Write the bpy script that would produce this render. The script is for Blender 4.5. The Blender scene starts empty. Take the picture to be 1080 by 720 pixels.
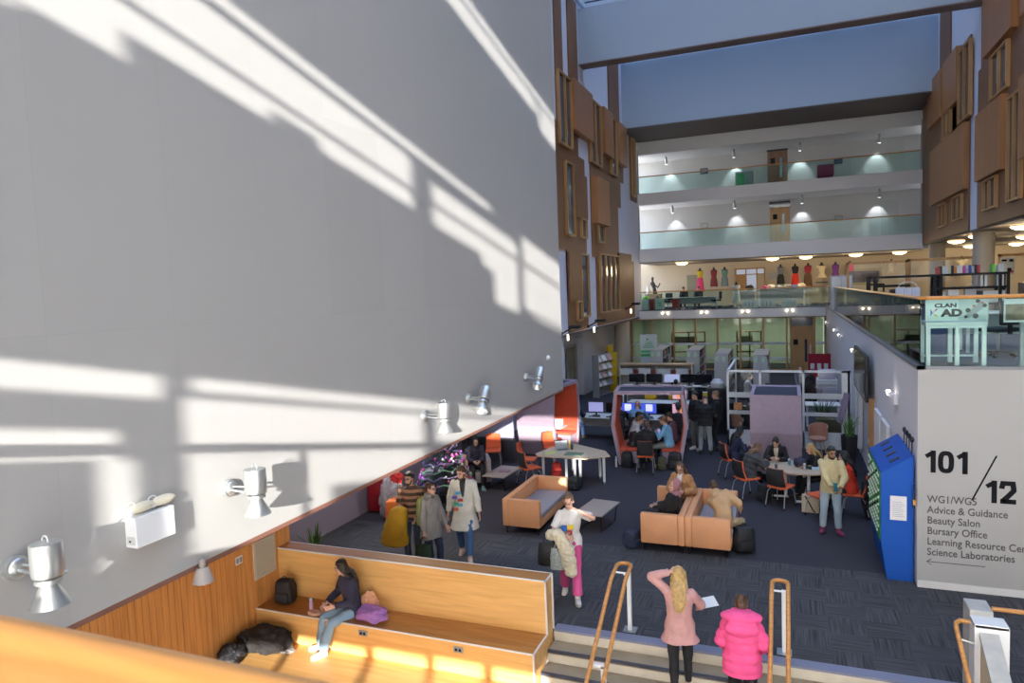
SKY, SUN, EXPO, FILL, SX = 4.2, 16.5, -0.08, .85, .38
import bpy, bmesh, math, random
from mathutils import Vector, Matrix, Quaternion, noise
random.seed(7)
PI = math.pi
sc = bpy.context.scene
COL = sc.collection
V = Vector

# ------------------------------------------------------------------ materials
MATS = {}
def mat(name, col, rough=.7, metal=0., var=0., vscale=6., bump=0., bscale=40., emit=None, estr=0., spec=.5, trans=0., alpha=1.):
    if name in MATS: return MATS[name]
    m = bpy.data.materials.new(name); m.use_nodes = True
    nt = m.node_tree; b = nt.nodes['Principled BSDF']
    b.inputs['Base Color'].default_value = (*col, 1); b.inputs['Roughness'].default_value = rough
    b.inputs['Metallic'].default_value = metal; b.inputs['Specular IOR Level'].default_value = spec
    b.inputs['Transmission Weight'].default_value = trans
    if alpha < 1: b.inputs['Alpha'].default_value = alpha
    if emit: b.inputs['Emission Color'].default_value = (*emit, 1); b.inputs['Emission Strength'].default_value = estr
    if var or bump:
        tc = nt.nodes.new('ShaderNodeTexCoord')
        if var:
            n = nt.nodes.new('ShaderNodeTexNoise'); n.inputs['Scale'].default_value = vscale; n.inputs['Detail'].default_value = 4
            nt.links.new(tc.outputs['Object'], n.inputs['Vector'])
            mx = nt.nodes.new('ShaderNodeMix'); mx.data_type = 'RGBA'; mx.blend_type = 'MULTIPLY'
            mx.inputs['A'].default_value = (*col, 1)
            r = nt.nodes.new('ShaderNodeValToRGB')
            r.color_ramp.elements[0].position = .3; r.color_ramp.elements[1].position = .7
            r.color_ramp.elements[0].color = (1-var, 1-var, 1-var, 1); r.color_ramp.elements[1].color = (1+var*.3, 1+var*.3, 1+var*.3, 1)
            nt.links.new(n.outputs['Fac'], r.inputs['Fac']); nt.links.new(r.outputs['Color'], mx.inputs['B'])
            mx.inputs['Factor'].default_value = 1; nt.links.new(mx.outputs['Result'], b.inputs['Base Color'])
        if bump:
            n2 = nt.nodes.new('ShaderNodeTexNoise'); n2.inputs['Scale'].default_value = bscale; n2.inputs['Detail'].default_value = 3
            nt.links.new(tc.outputs['Object'], n2.inputs['Vector'])
            bp = nt.nodes.new('ShaderNodeBump'); bp.inputs['Strength'].default_value = bump; bp.inputs['Distance'].default_value = .02
            nt.links.new(n2.outputs['Fac'], bp.inputs['Height']); nt.links.new(bp.outputs['Normal'], b.inputs['Normal'])
    MATS[name] = m
    return m

def wood(name, c1, c2, scale=(1., 1., 14.), rough=.45, board=None):
    """grain runs along the axis with the small scale; board = (axis, width) darkens thin joints"""
    if name in MATS: return MATS[name]
    m = bpy.data.materials.new(name); m.use_nodes = True
    nt = m.node_tree; b = nt.nodes['Principled BSDF']; b.inputs['Roughness'].default_value = rough
    tc = nt.nodes.new('ShaderNodeTexCoord'); mp = nt.nodes.new('ShaderNodeMapping')
    mp.inputs['Scale'].default_value = scale
    nt.links.new(tc.outputs['Object'], mp.inputs['Vector'])
    n = nt.nodes.new('ShaderNodeTexNoise'); n.inputs['Scale'].default_value = 1.6; n.inputs['Detail'].default_value = 6; n.inputs['Distortion'].default_value = .6
    nt.links.new(mp.outputs['Vector'], n.inputs['Vector'])
    r = nt.nodes.new('ShaderNodeValToRGB'); r.color_ramp.elements[0].color = (*c1, 1); r.color_ramp.elements[1].color = (*c2, 1)
    r.color_ramp.elements[0].position = .34; r.color_ramp.elements[1].position = .66
    nt.links.new(n.outputs['Fac'], r.inputs['Fac'])
    nt.links.new(r.outputs['Color'], b.inputs['Base Color'])
    MATS[name] = m
    return m

def glass(name, tint, refl=.08, rough=.02):
    if name in MATS: return MATS[name]
    m = bpy.data.materials.new(name); m.use_nodes = True
    nt = m.node_tree; nt.nodes.clear()
    out = nt.nodes.new('ShaderNodeOutputMaterial'); t = nt.nodes.new('ShaderNodeBsdfTransparent'); t.inputs['Color'].default_value = (*tint, 1)
    g = nt.nodes.new('ShaderNodeBsdfGlossy'); g.inputs['Roughness'].default_value = rough
    fr = nt.nodes.new('ShaderNodeFresnel'); fr.inputs['IOR'].default_value = 1.3
    ad = nt.nodes.new('ShaderNodeMath'); ad.operation = 'ADD'; ad.inputs[1].default_value = refl; ad.use_clamp = True
    mx = nt.nodes.new('ShaderNodeMixShader')
    nt.links.new(fr.outputs[0], ad.inputs[0]); nt.links.new(ad.outputs[0], mx.inputs[0])
    nt.links.new(t.outputs[0], mx.inputs[1]); nt.links.new(g.outputs[0], mx.inputs[2]); nt.links.new(mx.outputs[0], out.inputs[0])
    MATS[name] = m
    return m

# ------------------------------------------------------------------ mesh builder
class MB:
    def __init__(s): s.bm = bmesh.new()
    def _xf(s, vs, M):
        if M is not None: bmesh.ops.transform(s.bm, matrix=M, verts=vs)
    def box(s, x0, y0, z0, x1, y1, z1, bev=0., M=None):
        r = bmesh.ops.create_cube(s.bm, size=1.)['verts']
        bmesh.ops.transform(s.bm, matrix=Matrix.Translation(((x0+x1)/2, (y0+y1)/2, (z0+z1)/2)) @ Matrix.Diagonal((abs(x1-x0), abs(y1-y0), abs(z1-z0), 1)), verts=r)
        if bev:
            es = list({e for v in r for e in v.link_edges})
            q = bmesh.ops.bevel(s.bm, geom=es, offset=bev, segments=2, affect='EDGES', profile=.5)
            r = list({v for f in q['faces'] for v in f.verts} | {v for v in r if v.is_valid})
        s._xf(r, M); return s
    def rod(s, p0, p1, r0, r1=None, n=10, caps=True):
        p0, p1 = V(p0), V(p1); d = p1-p0; r1 = r0 if r1 is None else r1
        if d.length < 1e-6: return s
        M = Matrix.Translation((p0+p1)/2) @ d.to_track_quat('Z', 'Y').to_matrix().to_4x4()
        bmesh.ops.create_cone(s.bm, cap_ends=caps, segments=n, radius1=max(r0, 1e-4), radius2=max(r1, 1e-4), depth=d.length, matrix=M)
        return s
    def path(s, pts, r, n=8):
        """round bar swept along a polyline with mitred joints"""
        pts = [V(p) for p in pts]; rings = []
        up = V((0, 0, 1)); prev = None
        for i, p in enumerate(pts):
            d = (pts[min(i+1, len(pts)-1)]-pts[max(i-1, 0)]).normalized()
            if prev is None:
                a = d.cross(up if abs(d.z) < .95 else V((1, 0, 0))).normalized()
            else: a = (prev-d*prev.dot(d)).normalized()
            prev = a; b = d.cross(a)
            rings.append([s.bm.verts.new(p+(a*math.cos(2*PI*k/n)+b*math.sin(2*PI*k/n))*r) for k in range(n)])
        s._skin(rings, True); return s
    def _skin(s, rings, caps):
        n = len(rings[0])
        for a, b in zip(rings, rings[1:]):
            for k in range(n):
                try: s.bm.faces.new((a[k], a[(k+1) % n], b[(k+1) % n], b[k]))
                except ValueError: pass
        if caps:
            s.bm.faces.new(list(reversed(rings[0]))); s.bm.faces.new(rings[-1])
    def loft(s, rings, n=16, caps=True):
        """rings: (centre, right, fwd, rx, ry)"""
        rr = []
        for c, a, b, rx, ry in rings:
            c, a, b = V(c), V(a), V(b)
            rr.append([s.bm.verts.new(c+a*rx*math.cos(2*PI*k/n)+b*ry*math.sin(2*PI*k/n)) for k in range(n)])
        s._skin(rr, caps); return s
    def lathe(s, prof, c=(0, 0, 0), n=20, caps=True):
        """prof: (r, z) list, turned about the vertical through c"""
        c = V(c)
        return s.loft([(c+V((0, 0, z)), (1, 0, 0), (0, 1, 0), max(r, 1e-4), max(r, 1e-4)) for r, z in prof], n, caps)
    def ball(s, c, r, u=14, v=10, M=None):
        if not hasattr(r, '__len__'): r = (r, r, r)
        q = Matrix.Translation(c) @ (M.to_4x4() if M is not None else Matrix.Identity(4)) @ Matrix.Diagonal((*r, 1))
        bmesh.ops.create_uvsphere(s.bm, u_segments=u, v_segments=v, radius=1, matrix=q); return s
    def prism(s, poly, axis, a, b):
        """polygon in the plane across axis, extruded from a to b"""
        def P(u, v, t): return {'x': (t, u, v), 'y': (u, t, v), 'z': (u, v, t)}[axis]
        A = [s.bm.verts.new(P(u, v, a)) for u, v in poly]; B = [s.bm.verts.new(P(u, v, b)) for u, v in poly]
        s._skin([A, B], True); return s
    def quad(s, *pts):
        s.bm.faces.new([s.bm.verts.new(p) for p in pts]); return s
    def mesh(s, name, m=None, smooth=False):
        bmesh.ops.recalc_face_normals(s.bm, faces=s.bm.faces)
        me = bpy.data.meshes.new(name); s.bm.to_mesh(me); s.bm.free()
        if m: me.materials.append(m)
        if smooth:
            for p in me.polygons: p.use_smooth = True
            try: me.set_sharp_from_angle(angle=math.radians(38))
            except Exception: pass
        return me
    def build(s, name, m, parent=None, smooth=False, label=None):
        o = bpy.data.objects.new(name, s.mesh(name, m, smooth)); COL.objects.link(o)
        if parent: o.parent = parent
        if label: o['label'] = label
        return o

def thing(name, label, cat, loc=(0, 0, 0), rz=0., group=None):
    o = bpy.data.objects.new(name, None); COL.objects.link(o); o.empty_display_size = .1
    o.location = loc; o.rotation_euler = (0, 0, math.radians(rz)); o['label'] = label; o['category'] = cat
    if group: o['group'] = group
    return o
def tag(o, label, cat, group=None, kind=None):
    o['label'] = label; o['category'] = cat
    if group: o['group'] = group
    if kind: o['kind'] = kind
    return o
def struct(name, mb, m, label=None, smooth=False):
    o = mb.build(name, m, None, smooth); o['kind'] = 'structure'
    if label: o['label'] = label
    return o
def kids(o): return [c for c in COL.objects if c.parent == o]
def dup(root, loc, rz=0., label=None, group=None):
    r = root.copy(); COL.objects.link(r); r.location = loc; r.rotation_euler = (0, 0, math.radians(rz))
    if label: r['label'] = label
    if group: r['group'] = group
    for ch in list(root.children):
        c = ch.copy(); COL.objects.link(c); c.parent = r
        for g in list(ch.children):
            d = g.copy(); COL.objects.link(d); d.parent = c
    return r
def text_mesh(s, size, M, bold=0., align='LEFT', depth=.002, spacing=1.):
    cu = bpy.data.curves.new('lettering', 'FONT'); cu.body = s; cu.size = size; cu.offset = bold; cu.extrude = depth; cu.align_x = align
    cu.space_character = spacing; cu.resolution_u = 3
    o = bpy.data.objects.new('lettering', cu); COL.objects.link(o); bpy.context.view_layer.update()
    me = bpy.data.meshes.new_from_object(o.evaluated_get(bpy.context.evaluated_depsgraph_get()))
    bpy.data.objects.remove(o); bpy.data.curves.remove(cu)
    me.transform(M); return me
def text(name, s, size, M, m, parent, bold=0., align='LEFT', depth=.002, spacing=1.):
    me = text_mesh(s, size, M, bold, align, depth, spacing); me.materials.clear(); me.materials.append(m)
    o = bpy.data.objects.new(name, me); COL.objects.link(o)
    if parent: o.parent = parent
    return o
# letters standing in the XZ plane and facing -y
FACE_S = lambda x, y, z, sx=1., sz=1.: Matrix.Translation((x, y, z)) @ Matrix.Rotation(PI/2, 4, 'X') @ Matrix.Diagonal((sx, sz, 1, 1))

# ------------------------------------------------------------------ palette
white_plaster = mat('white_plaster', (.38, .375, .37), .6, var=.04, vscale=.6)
lilac_plaster = mat('lilac_plaster', (.72, .73, .83), .8, var=.03, vscale=.8)
facade_wood = wood('oak_veneer_cladding', (.20, .083, .028), (.26, .112, .040), (9, 9, .35), .5)
facade_wood_light = wood('oak_veneer_panel', (.36, .15, .048), (.44, .19, .065), (9, 9, .35), .45)
oak = wood('oak_frame', (.42, .22, .08), (.52, .29, .11), (6, 6, .6), .45)
rail_wood = wood('varnished_handrail_oak', (.50, .21, .05), (.66, .31, .08), (.8, 14, 14), .28)
bench_front = wood('oak_laminate', (.68, .37, .115), (.81, .47, .165), (.6, 7, 9), .4)
bench_shaded = wood('oak_laminate_tread', (.36, .15, .035), (.48, .21, .055), (.7, 11, 9), .5)  # darker copy of the oak: shade on the treads put into colour
board_wood = wood('oak_boarding', (.60, .255, .068), (.78, .36, .11), (7, 7, .5), .45)
steel = mat('brushed_steel', (.62, .64, .65), .3, 1.)
white_metal = mat('white_powder_coat', (.78, .79, .80), .4)
black_metal = mat('black_powder_coat', (.015, .015, .017), .65, spec=.25)
grey_metal = mat('grey_powder_coat', (.30, .31, .33), .4)
glass_green = glass('green_tinted_balustrade_glass', (.84, .94, .925), .0)
glass_clear = glass('clear_partition_glass', (.985, .995, .99), .0)
glass_roof = glass('rooflight_glass', (.86, .93, 1.), .02)
glass_dark = mat('dark_window_glass', (.05, .065, .09), .08, spec=.8)
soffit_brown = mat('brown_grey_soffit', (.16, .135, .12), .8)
# ------------------------------------------------------------------ camera, daylight
cam_d = bpy.data.cameras.new('camera'); cam = bpy.data.objects.new('camera', cam_d); COL.objects.link(cam); sc.camera = cam
F_PX, YAW, PITCH, ROLL = 732.8, math.radians(21.803), math.radians(4.109), math.radians(-2.165)
cy, sy = math.cos(YAW), math.sin(YAW)
fw = V((-sy*math.cos(PITCH), cy*math.cos(PITCH), -math.sin(PITCH))); rt = V((cy, sy, 0)); up = rt.cross(fw)
RR = rt*math.cos(ROLL)+up*math.sin(ROLL); UU = -rt*math.sin(ROLL)+up*math.cos(ROLL)
R3 = Matrix((RR, UU, -fw)).transposed()
cam.matrix_world = Matrix.Translation((0, 0, 5)) @ R3.to_4x4()
cam_d.sensor_width = 36; cam_d.lens = F_PX*36/1080; cam_d.clip_start = .05; cam_d.clip_end = 400
cam_d.dof.use_dof = True; cam_d.dof.focus_distance = 13; cam_d.dof.aperture_fstop = 8

w = bpy.data.worlds.new('sky'); sc.world = w; w.use_nodes = True
bg = w.node_tree.nodes['Background']
tcw = w.node_tree.nodes.new('ShaderNodeTexCoord'); sep = w.node_tree.nodes.new('ShaderNodeSeparateXYZ'); rp = w.node_tree.nodes.new('ShaderNodeValToRGB')
w.node_tree.links.new(tcw.outputs['Generated'], sep.inputs[0]); w.node_tree.links.new(sep.outputs['Z'], rp.inputs['Fac'])
rp.color_ramp.elements[0].position = 0.; rp.color_ramp.elements[0].color = (.80, .80, .80, 1)
rp.color_ramp.elements[1].position = .45; rp.color_ramp.elements[1].color = (.50, .63, .88, 1)
w.node_tree.links.new(rp.outputs['Color'], bg.inputs['Color']); bg.inputs['Strength'].default_value = SKY

sun_d = bpy.data.lights.new('sun', 'SUN'); sun_d.energy = SUN; sun_d.angle = math.radians(.6); sun_d.color = (1., .965, .91)
sun = bpy.data.objects.new('sun', sun_d); COL.objects.link(sun)
sun.rotation_euler = V((-SX, 1., -.215)).to_track_quat('-Z', 'Y').to_euler()
sc.view_settings.view_transform = 'Standard'; sc.view_settings.look = 'None'; sc.view_settings.gamma = 1; sc.view_settings.use_curve_mapping = False
sc.view_settings.exposure = EXPO
sc.cycles.use_denoising = True; sc.cycles.max_bounces = 8; sc.cycles.diffuse_bounces = 5; sc.cycles.transparent_max_bounces = 16
sc.cycles.caustics_reflective = False; sc.cycles.caustics_refractive = False; sc.cycles.sample_clamp_indirect = 6

# ------------------------------------------------------------------ carpet
def carpet_material():
    m = bpy.data.materials.new('carpet'); m.use_nodes = True; nt = m.node_tree; b = nt.nodes['Principled BSDF']; L = nt.links.new
    b.inputs['Roughness'].default_value = .95; b.inputs['Specular IOR Level'].default_value = .15
    geo = nt.nodes.new('ShaderNodeNewGeometry'); sp = nt.nodes.new('ShaderNodeSeparateXYZ'); L(geo.outputs['Position'], sp.inputs[0])
    def math_(op, a, bb=None, clamp=False):
        n = nt.nodes.new('ShaderNodeMath'); n.operation = op; n.use_clamp = clamp
        for i, q in enumerate((a, bb)):
            if q is None: continue
            if isinstance(q, (int, float)): n.inputs[i].default_value = q
            else: L(q, n.inputs[i])
        return n.outputs[0]
    T = .5
    px = math_('DIVIDE', sp.outputs['X'], T); py = math_('DIVIDE', sp.outputs['Y'], T)
    par = math_('MODULO', math_('ADD', math_('ADD', math_('FLOOR', px), math_('FLOOR', py)), 100.), 2.)
    hor = math_('GREATER_THAN', par, .5)
    def streak(sx, sy_):
        mp = nt.nodes.new('ShaderNodeMapping'); mp.inputs['Scale'].default_value = (sx, sy_, 1); L(geo.outputs['Position'], mp.inputs['Vector'])
        n = nt.nodes.new('ShaderNodeTexNoise'); n.inputs['Scale'].default_value = 1; n.inputs['Detail'].default_value = 2; L(mp.outputs['Vector'], n.inputs['Vector'])
        return n.outputs['Fac']
    s1, s2 = streak(38, 1.2), streak(1.2, 38)
    mixf = nt.nodes.new('ShaderNodeMix'); L(hor, mixf.inputs[0]); L(s1, mixf.inputs[2]); L(s2, mixf.inputs[3])
    r = nt.nodes.new('ShaderNodeValToRGB'); r.color_ramp.elements[0].position = .33; r.color_ramp.elements[0].color = (.042, .042, .048, 1)
    r.color_ramp.elements[1].position = .74; r.color_ramp.elements[1].color = (.108, .108, .115, 1); L(mixf.outputs[0], r.inputs['Fac'])
    # the plain dark carpet of the seating area starts 3.5 m back from the stair
    n3 = nt.nodes.new('ShaderNodeTexNoise'); n3.inputs['Scale'].default_value = 60; L(geo.outputs['Position'], n3.inputs['Vector'])
    r3 = nt.nodes.new('ShaderNodeValToRGB'); r3.color_ramp.elements[0].color = (.040, .037, .046, 1); r3.color_ramp.elements[1].color = (.062, .058, .070, 1); L(n3.outputs['Fac'], r3.inputs['Fac'])
    far = math_('GREATER_THAN', sp.outputs['Y'], 12.9)
    mc = nt.nodes.new('ShaderNodeMix'); mc.data_type = 'RGBA'; L(far, mc.inputs[0]); L(r.outputs['Color'], mc.inputs[6]); L(r3.outputs['Color'], mc.inputs[7])
    L(mc.outputs[2], b.inputs['Base Color']); return m
carpet = carpet_material()
dark_carpet = mat('dark_carpet', (.05, .05, .055), .95, var=.2, vscale=30)
concrete = mat('pale_concrete_tread', (.34, .27, .18), .65, var=.18, vscale=3, bump=.15, bscale=30)
riser_stone = mat('cream_stone_riser', (.62, .56, .45), .6, var=.12, vscale=4)
nosing_mat = mat('blue_grey_nosing', (.20, .21, .30), .45)
lower_floor = mat('lower_hall_floor', (.22, .20, .18), .5, var=.1)

struct('floor', MB().box(-12, 9.42, -.3, 13, 49, 0), carpet)
struct('floor_lower', MB().box(-12, -4, -3.3, 13, 9.2, -3), lower_floor)

# ------------------------------------------------------------------ big white volume on the left, overhanging the lounge
def seamed_white():
    m = bpy.data.materials.new('white_panelled_wall'); m.use_nodes = True; nt = m.node_tree; b = nt.nodes['Principled BSDF']; L = nt.links.new
    b.inputs['Roughness'].default_value = .5
    geo = nt.nodes.new('ShaderNodeNewGeometry'); mp = nt.nodes.new('ShaderNodeMapping'); mp.vector_type = 'POINT'
    mp.inputs['Rotation'].default_value = (0, 0, 0)
    sp = nt.nodes.new('ShaderNodeSeparateXYZ'); L(geo.outputs['Position'], sp.inputs[0])
    cb = nt.nodes.new('ShaderNodeCombineXYZ'); L(sp.outputs['Y'], cb.inputs['X']); L(sp.outputs['Z'], cb.inputs['Y'])
    br = nt.nodes.new('ShaderNodeTexBrick'); br.offset = 0; L(cb.outputs[0], br.inputs['Vector'])
    br.inputs['Scale'].default_value = 1; br.inputs['Brick Width'].default_value = 1.2; br.inputs['Row Height'].default_value = 2.4
    br.inputs['Mortar Size'].default_value = .006; br.inputs['Mortar Smooth'].default_value = .6
    br.inputs['Color1'].default_value = (.405, .395, .38, 1); br.inputs['Color2'].default_value = (.42, .41, .395, 1); br.inputs['Mortar'].default_value = (.392, .382, .37, 1)
    L(br.outputs['Color'], b.inputs['Base Color']); return m
struct('wall_left', MB().box(-8.3, -4, 2.52, -5.26, 16.48, 19.6), seamed_white())
struct('trim_1', MB().box(-8.3, -4, 2.47, -5.262, 16.478, 2.52), mat('red_brown_edge_trim', (.22, .10, .07), .5))
# boarded wood wall under the overhang (boards are its surface pattern)
mb = MB()
y = -3.9
while y < 9.4:
    mb.box(-8.2, y, -3, -8.06+.004*math.sin(y*9), min(y+.098, 9.45), 2.47); y += .106
struct('wall_boarded', mb, board_wood)
struct('wall_recess', MB().box(-9.4, 9.45, 0, -9.2, 25, 2.47), mat('dusky_lilac_paint', (.30, .27, .36), .8))
struct('wall_recess_side', MB().box(-9.2, 9.40, 0, -8.1, 9.45, 2.47), board_wood)
mb = MB().box(-9.2, 18.62, .72, -7.52, 18.7, 2.47)
struct('wall_recess_back', mb, mat('lilac_screen_wall', (.34, .32, .43), .8))
struct('baseboard_recess', MB().box(-9.2, 18.6, 0, -7.5, 18.72, .72), mat('charcoal_dado', (.045, .047, .055), .7))

# ------------------------------------------------------------------ right-hand white block and first floor
struct('wall_right', MB().box(1.89, 12.52, 0, 2.1, 41.6, 3.53), mat('lilac_white_wall', (.80, .78, .80), .7))
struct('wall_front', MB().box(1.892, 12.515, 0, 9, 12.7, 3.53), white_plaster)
struct('baseboard_front', MB().box(1.892, 12.49, 0, 9, 12.515, .11), mat('white_skirting', (.68, .67, .66), .4))
struct('floor_upper', MB().box(2.1, 12.7, 3.15, 13, 49, 3.55).box(-12, 41.4, 3.05, 1.9, 49, 3.55), mat('pale_fascia', (.86, .84, .80), .7))
struct('floor_upper_finish', MB().box(1.95, 12.6, 3.55, 13, 41.45, 3.56).box(-12, 41.45, 3.55, 13, 49, 3.56), mat('dark_blue_floor', (.045, .06, .10), .95, spec=.08))
def balustrade(name, label, pts, z, rail_r=.03, h=1.10, cap=None):
    t = thing(name, label, 'balustrade', (pts[0][0], pts[0][1], z))
    o = V((pts[0][0], pts[0][1], z))
    for a, b in zip(pts, pts[1:]):
        a3, b3 = V((*a, z))-o, V((*b, z))-o
        d = (b3-a3); L = d.length; d.normalize(); nrm = V((-d.y, d.x, 0))*.008
        n = max(1, round(L/1.6)); g = MB()
        for k in range(n):
            p, q = a3+d*(L*k/n+.008), a3+d*(L*(k+1)/n-.008)
            vs = [p-nrm, q-nrm, q+nrm, p+nrm]
            rr = [[g.bm.verts.new(v+V((0, 0, zz))) for v in vs] for zz in (.02, h-.03)]
            g._skin(rr, True)
        g.build('glass_panel', glass_green, t)
    pp = [V((*p, z+h))-o for p in pts]
    MB().path(pp, rail_r, 8).build('handrail', rail_wood, t, True)
    return t
b1 = balustrade('balustrade', 'oak-capped glass balustrade above the white corner wall, turning along the balcony', [(9, 12.58), (2.02, 12.58), (1.94, 12.66), (1.94, 41.46), (-8.25, 41.46)], 3.55)
mb = MB().box(1.87, 12.5, 3.53, 1.99, 41.5, 3.58).box(1.87, 12.5, 3.53, 9, 12.62, 3.58).box(-8.3, 41.38, 3.53, 1.9, 41.5, 3.58)
struct('trim_2', mb, mat('grey_glazing_channel', (.20, .21, .23), .4))

# ------------------------------------------------------------------ end wall with stacked balconies
Yb = 41.8
white_fascia = mat('white_fascia', (.88, .86, .84), .7)
struct('floor_balcony_1', MB().box(-8.9, Yb, 6.44, 6.9, 49, 7.22), white_fascia)
struct('floor_balcony_2', MB().box(-8.9, Yb, 9.82, 6.9, 49, 10.5), white_fascia)
struct('floor_balcony_3', MB().box(-8.9, Yb, 12.75, 6.9, 49, 13.55), mat('white_downstand', (.72, .72, .71), .8))
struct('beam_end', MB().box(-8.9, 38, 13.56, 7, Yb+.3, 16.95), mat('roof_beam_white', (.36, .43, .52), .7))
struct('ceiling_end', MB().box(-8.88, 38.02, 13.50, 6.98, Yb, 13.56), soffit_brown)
struct('wall_end_upper', MB().box(-8.9, 44.6, 7.22, 6.9, 44.8, 12.75), mat('balcony_back_wall', (.56, .55, .53), .8))
struct('wall_end_middle', MB().box(-12, 48, 3.55, 13, 48.2, 7), mat('cream_back_wall', (.66, .56, .42), .8))
for k, (z, lab) in enumerate(((7.22, 'long glass balustrade of the lower end balcony'), (10.5, 'long glass balustrade of the top end balcony'))):
    balustrade('balustrade', lab, [(-8.3, Yb+.06), (6.5, Yb+.06)], z, .03, .98)
    struct('trim_%d' % (3+k), MB().box(-8.33, Yb-.02, z-.02, -8.24, Yb+.1, z+2.55), white_plaster)
    struct('trim_%d' % (5+k), MB().box(6.42, Yb-.02, z-.02, 6.52, Yb+.1, z+2.55), white_plaster)

# ------------------------------------------------------------------ roof: beam, rooflights
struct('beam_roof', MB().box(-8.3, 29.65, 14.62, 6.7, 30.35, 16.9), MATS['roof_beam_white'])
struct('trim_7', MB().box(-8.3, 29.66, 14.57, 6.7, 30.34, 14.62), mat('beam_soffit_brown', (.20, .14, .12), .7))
mb = MB(); y = -3.5
while y < 41.6:
    mb.box(-8.3, y, 17.3, 7, y+.07, 17.46); y += .62
for x in (-8.2, -5.9, -3.3, -.7, 1.9, 4.5, 6.9): mb.box(x-.05, -4, 17.2, x+.05, 42, 17.4)
struct('roof_frame', mb, mat('rooflight_bars', (.55, .60, .66), .5))
struct('window_roof', MB().box(-8.3, -4, 17.5, 7, 42, 17.52), glass_roof)
struct('roof_side', MB().box(7, -4, 17.2, 13.2, 42, 17.5).box(-12, 16.5, 17.2, -8.3, 42, 17.5).box(-12, 41.9, 16.9, 13.2, 49, 17.4), white_plaster)
struct('wall_far_right', MB().box(13, -4, -3, 13.2, 49, 17.3), white_plaster)

# ------------------------------------------------------------------ unseen south front: openings shape the sun stripes, added translucent panels give soft fill
fill_panel = bpy.data.materials.new('frosted_glazing'); fill_panel.use_nodes = True  # added panels that diffuse the sun into soft fill from behind
nt = fill_panel.node_tree; nt.nodes.clear(); out = nt.nodes.new('ShaderNodeOutputMaterial')
tl = nt.nodes.new('ShaderNodeBsdfTranslucent'); tl.inputs['Color'].default_value = (FILL, FILL*.98, FILL*.95, 1)
df = nt.nodes.new('ShaderNodeBsdfDiffuse'); df.inputs['Color'].default_value = (.5, .5, .5, 1); mx = nt.nodes.new('ShaderNodeMixShader'); mx.inputs[0].default_value = .15
nt.links.new(tl.outputs[0], mx.inputs[1]); nt.links.new(df.outputs[0], mx.inputs[2]); nt.links.new(mx.outputs[0], out.inputs[0])
YF = -4.
def ys(y0, y1, s0, s1): return (-5.26+SX*(y0-YF), -5.26+SX*(y1-YF), s0-.215*YF, s1-.215*YF)
OPEN = [ys(2.6, 15.2, 12.21, 12.53), ys(2.6, 17.2, 12.58, 12.74), ys(15.3, 17.2, 11.95, 12.53),
        ys(1.5, 12.3, 9.16, 9.29),
        ys(1.5, 9.35, 8.61, 9.07), ys(9.95, 13.65, 8.61, 8.92), ys(13.93, 17.8, 8.63, 9.16),
        ys(1.5, 3.6, 7.97, 8.55), ys(3.6, 4.5, 8.05, 8.55), ys(4.5, 6.3, 8.3, 8.55), ys(6.3, 7.1, 8.44, 8.55), ys(7.1, 9.35, 8.31, 8.55),
        ys(9.95, 11.8, 8.25, 8.55), ys(11.8, 12.35, 8.05, 8.55), ys(12.35, 13.65, 7.46, 8.55), ys(13.93, 17.8, 7.62, 8.56), ys(14.6, 17.8, 7.50, 7.57),
        ys(1.5, 4.63, 5.14, 5.36), ys(4.92, 19, 5.23, 5.37),
        ys(1.5, 4.15, 4.6, 4.85), ys(4.8, 9.35, 4.6, 5.17), ys(9.7, 19, 4.73, 5.17),
        ys(3.9, 4.3, 2.4, 4.6), ys(4.8, 7.0, 2.4, 4.6), ys(7.0, 9.35, 4.2, 4.6), ys(15.7, 16.5, 3.72, 3.92), ys(17.2, 17.9, 3.95, 4.4)]
def riser_patch(x0, x1, z0, z1, y=8.55): return (x0-SX*(YF-y), x1-SX*(YF-y), z0-.215*(YF-y), z1-.215*(YF-y))
OPEN += [riser_patch(-8.2, -7.4, -.62, -.33), riser_patch(-7.3, -6.0, -.62, -.31), riser_patch(-5.85, -4.95, -.62, -.27), riser_patch(-4.83, -4.05, -.62, -.24), riser_patch(-3.9, -3.1, -.62, -.24)]
def mask_boxes(opens, X0, X1, Z0, Z1, keep=None):
    xs = sorted({X0, X1} | {q for o in opens for q in o[:2] if X0 < q < X1}); zs = sorted({Z0, Z1} | {q for o in opens for q in o[2:] if Z0 < q < Z1})
    mb = MB()
    for z0, z1 in zip(zs, zs[1:]):
        run = None
        for x0, x1 in zip(xs, xs[1:]):
            cx, cz = (x0+x1)/2, (z0+z1)/2
            solid = not any(o[0] < cx < o[1] and o[2] < cz < o[3] for o in opens)
            if solid:
                if run is None: run = x0
            if (not solid or x1 == xs[-1]) and run is not None:
                mb.box(run, YF-.03, z0, x1 if solid else x0, YF+.03, z1); run = None
    return mb
struct('window_south', mask_boxes(OPEN, -8.3, 13, -3, 16), fill_panel)
struct('wall_south', MB().box(-12, YF-.1, 16, 13.2, YF+.1, 34).box(-12, YF-.1, -3, -8.3, YF+.1, 16), white_plaster)  # tall unseen mass added to keep low sun off the rooflights
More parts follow.
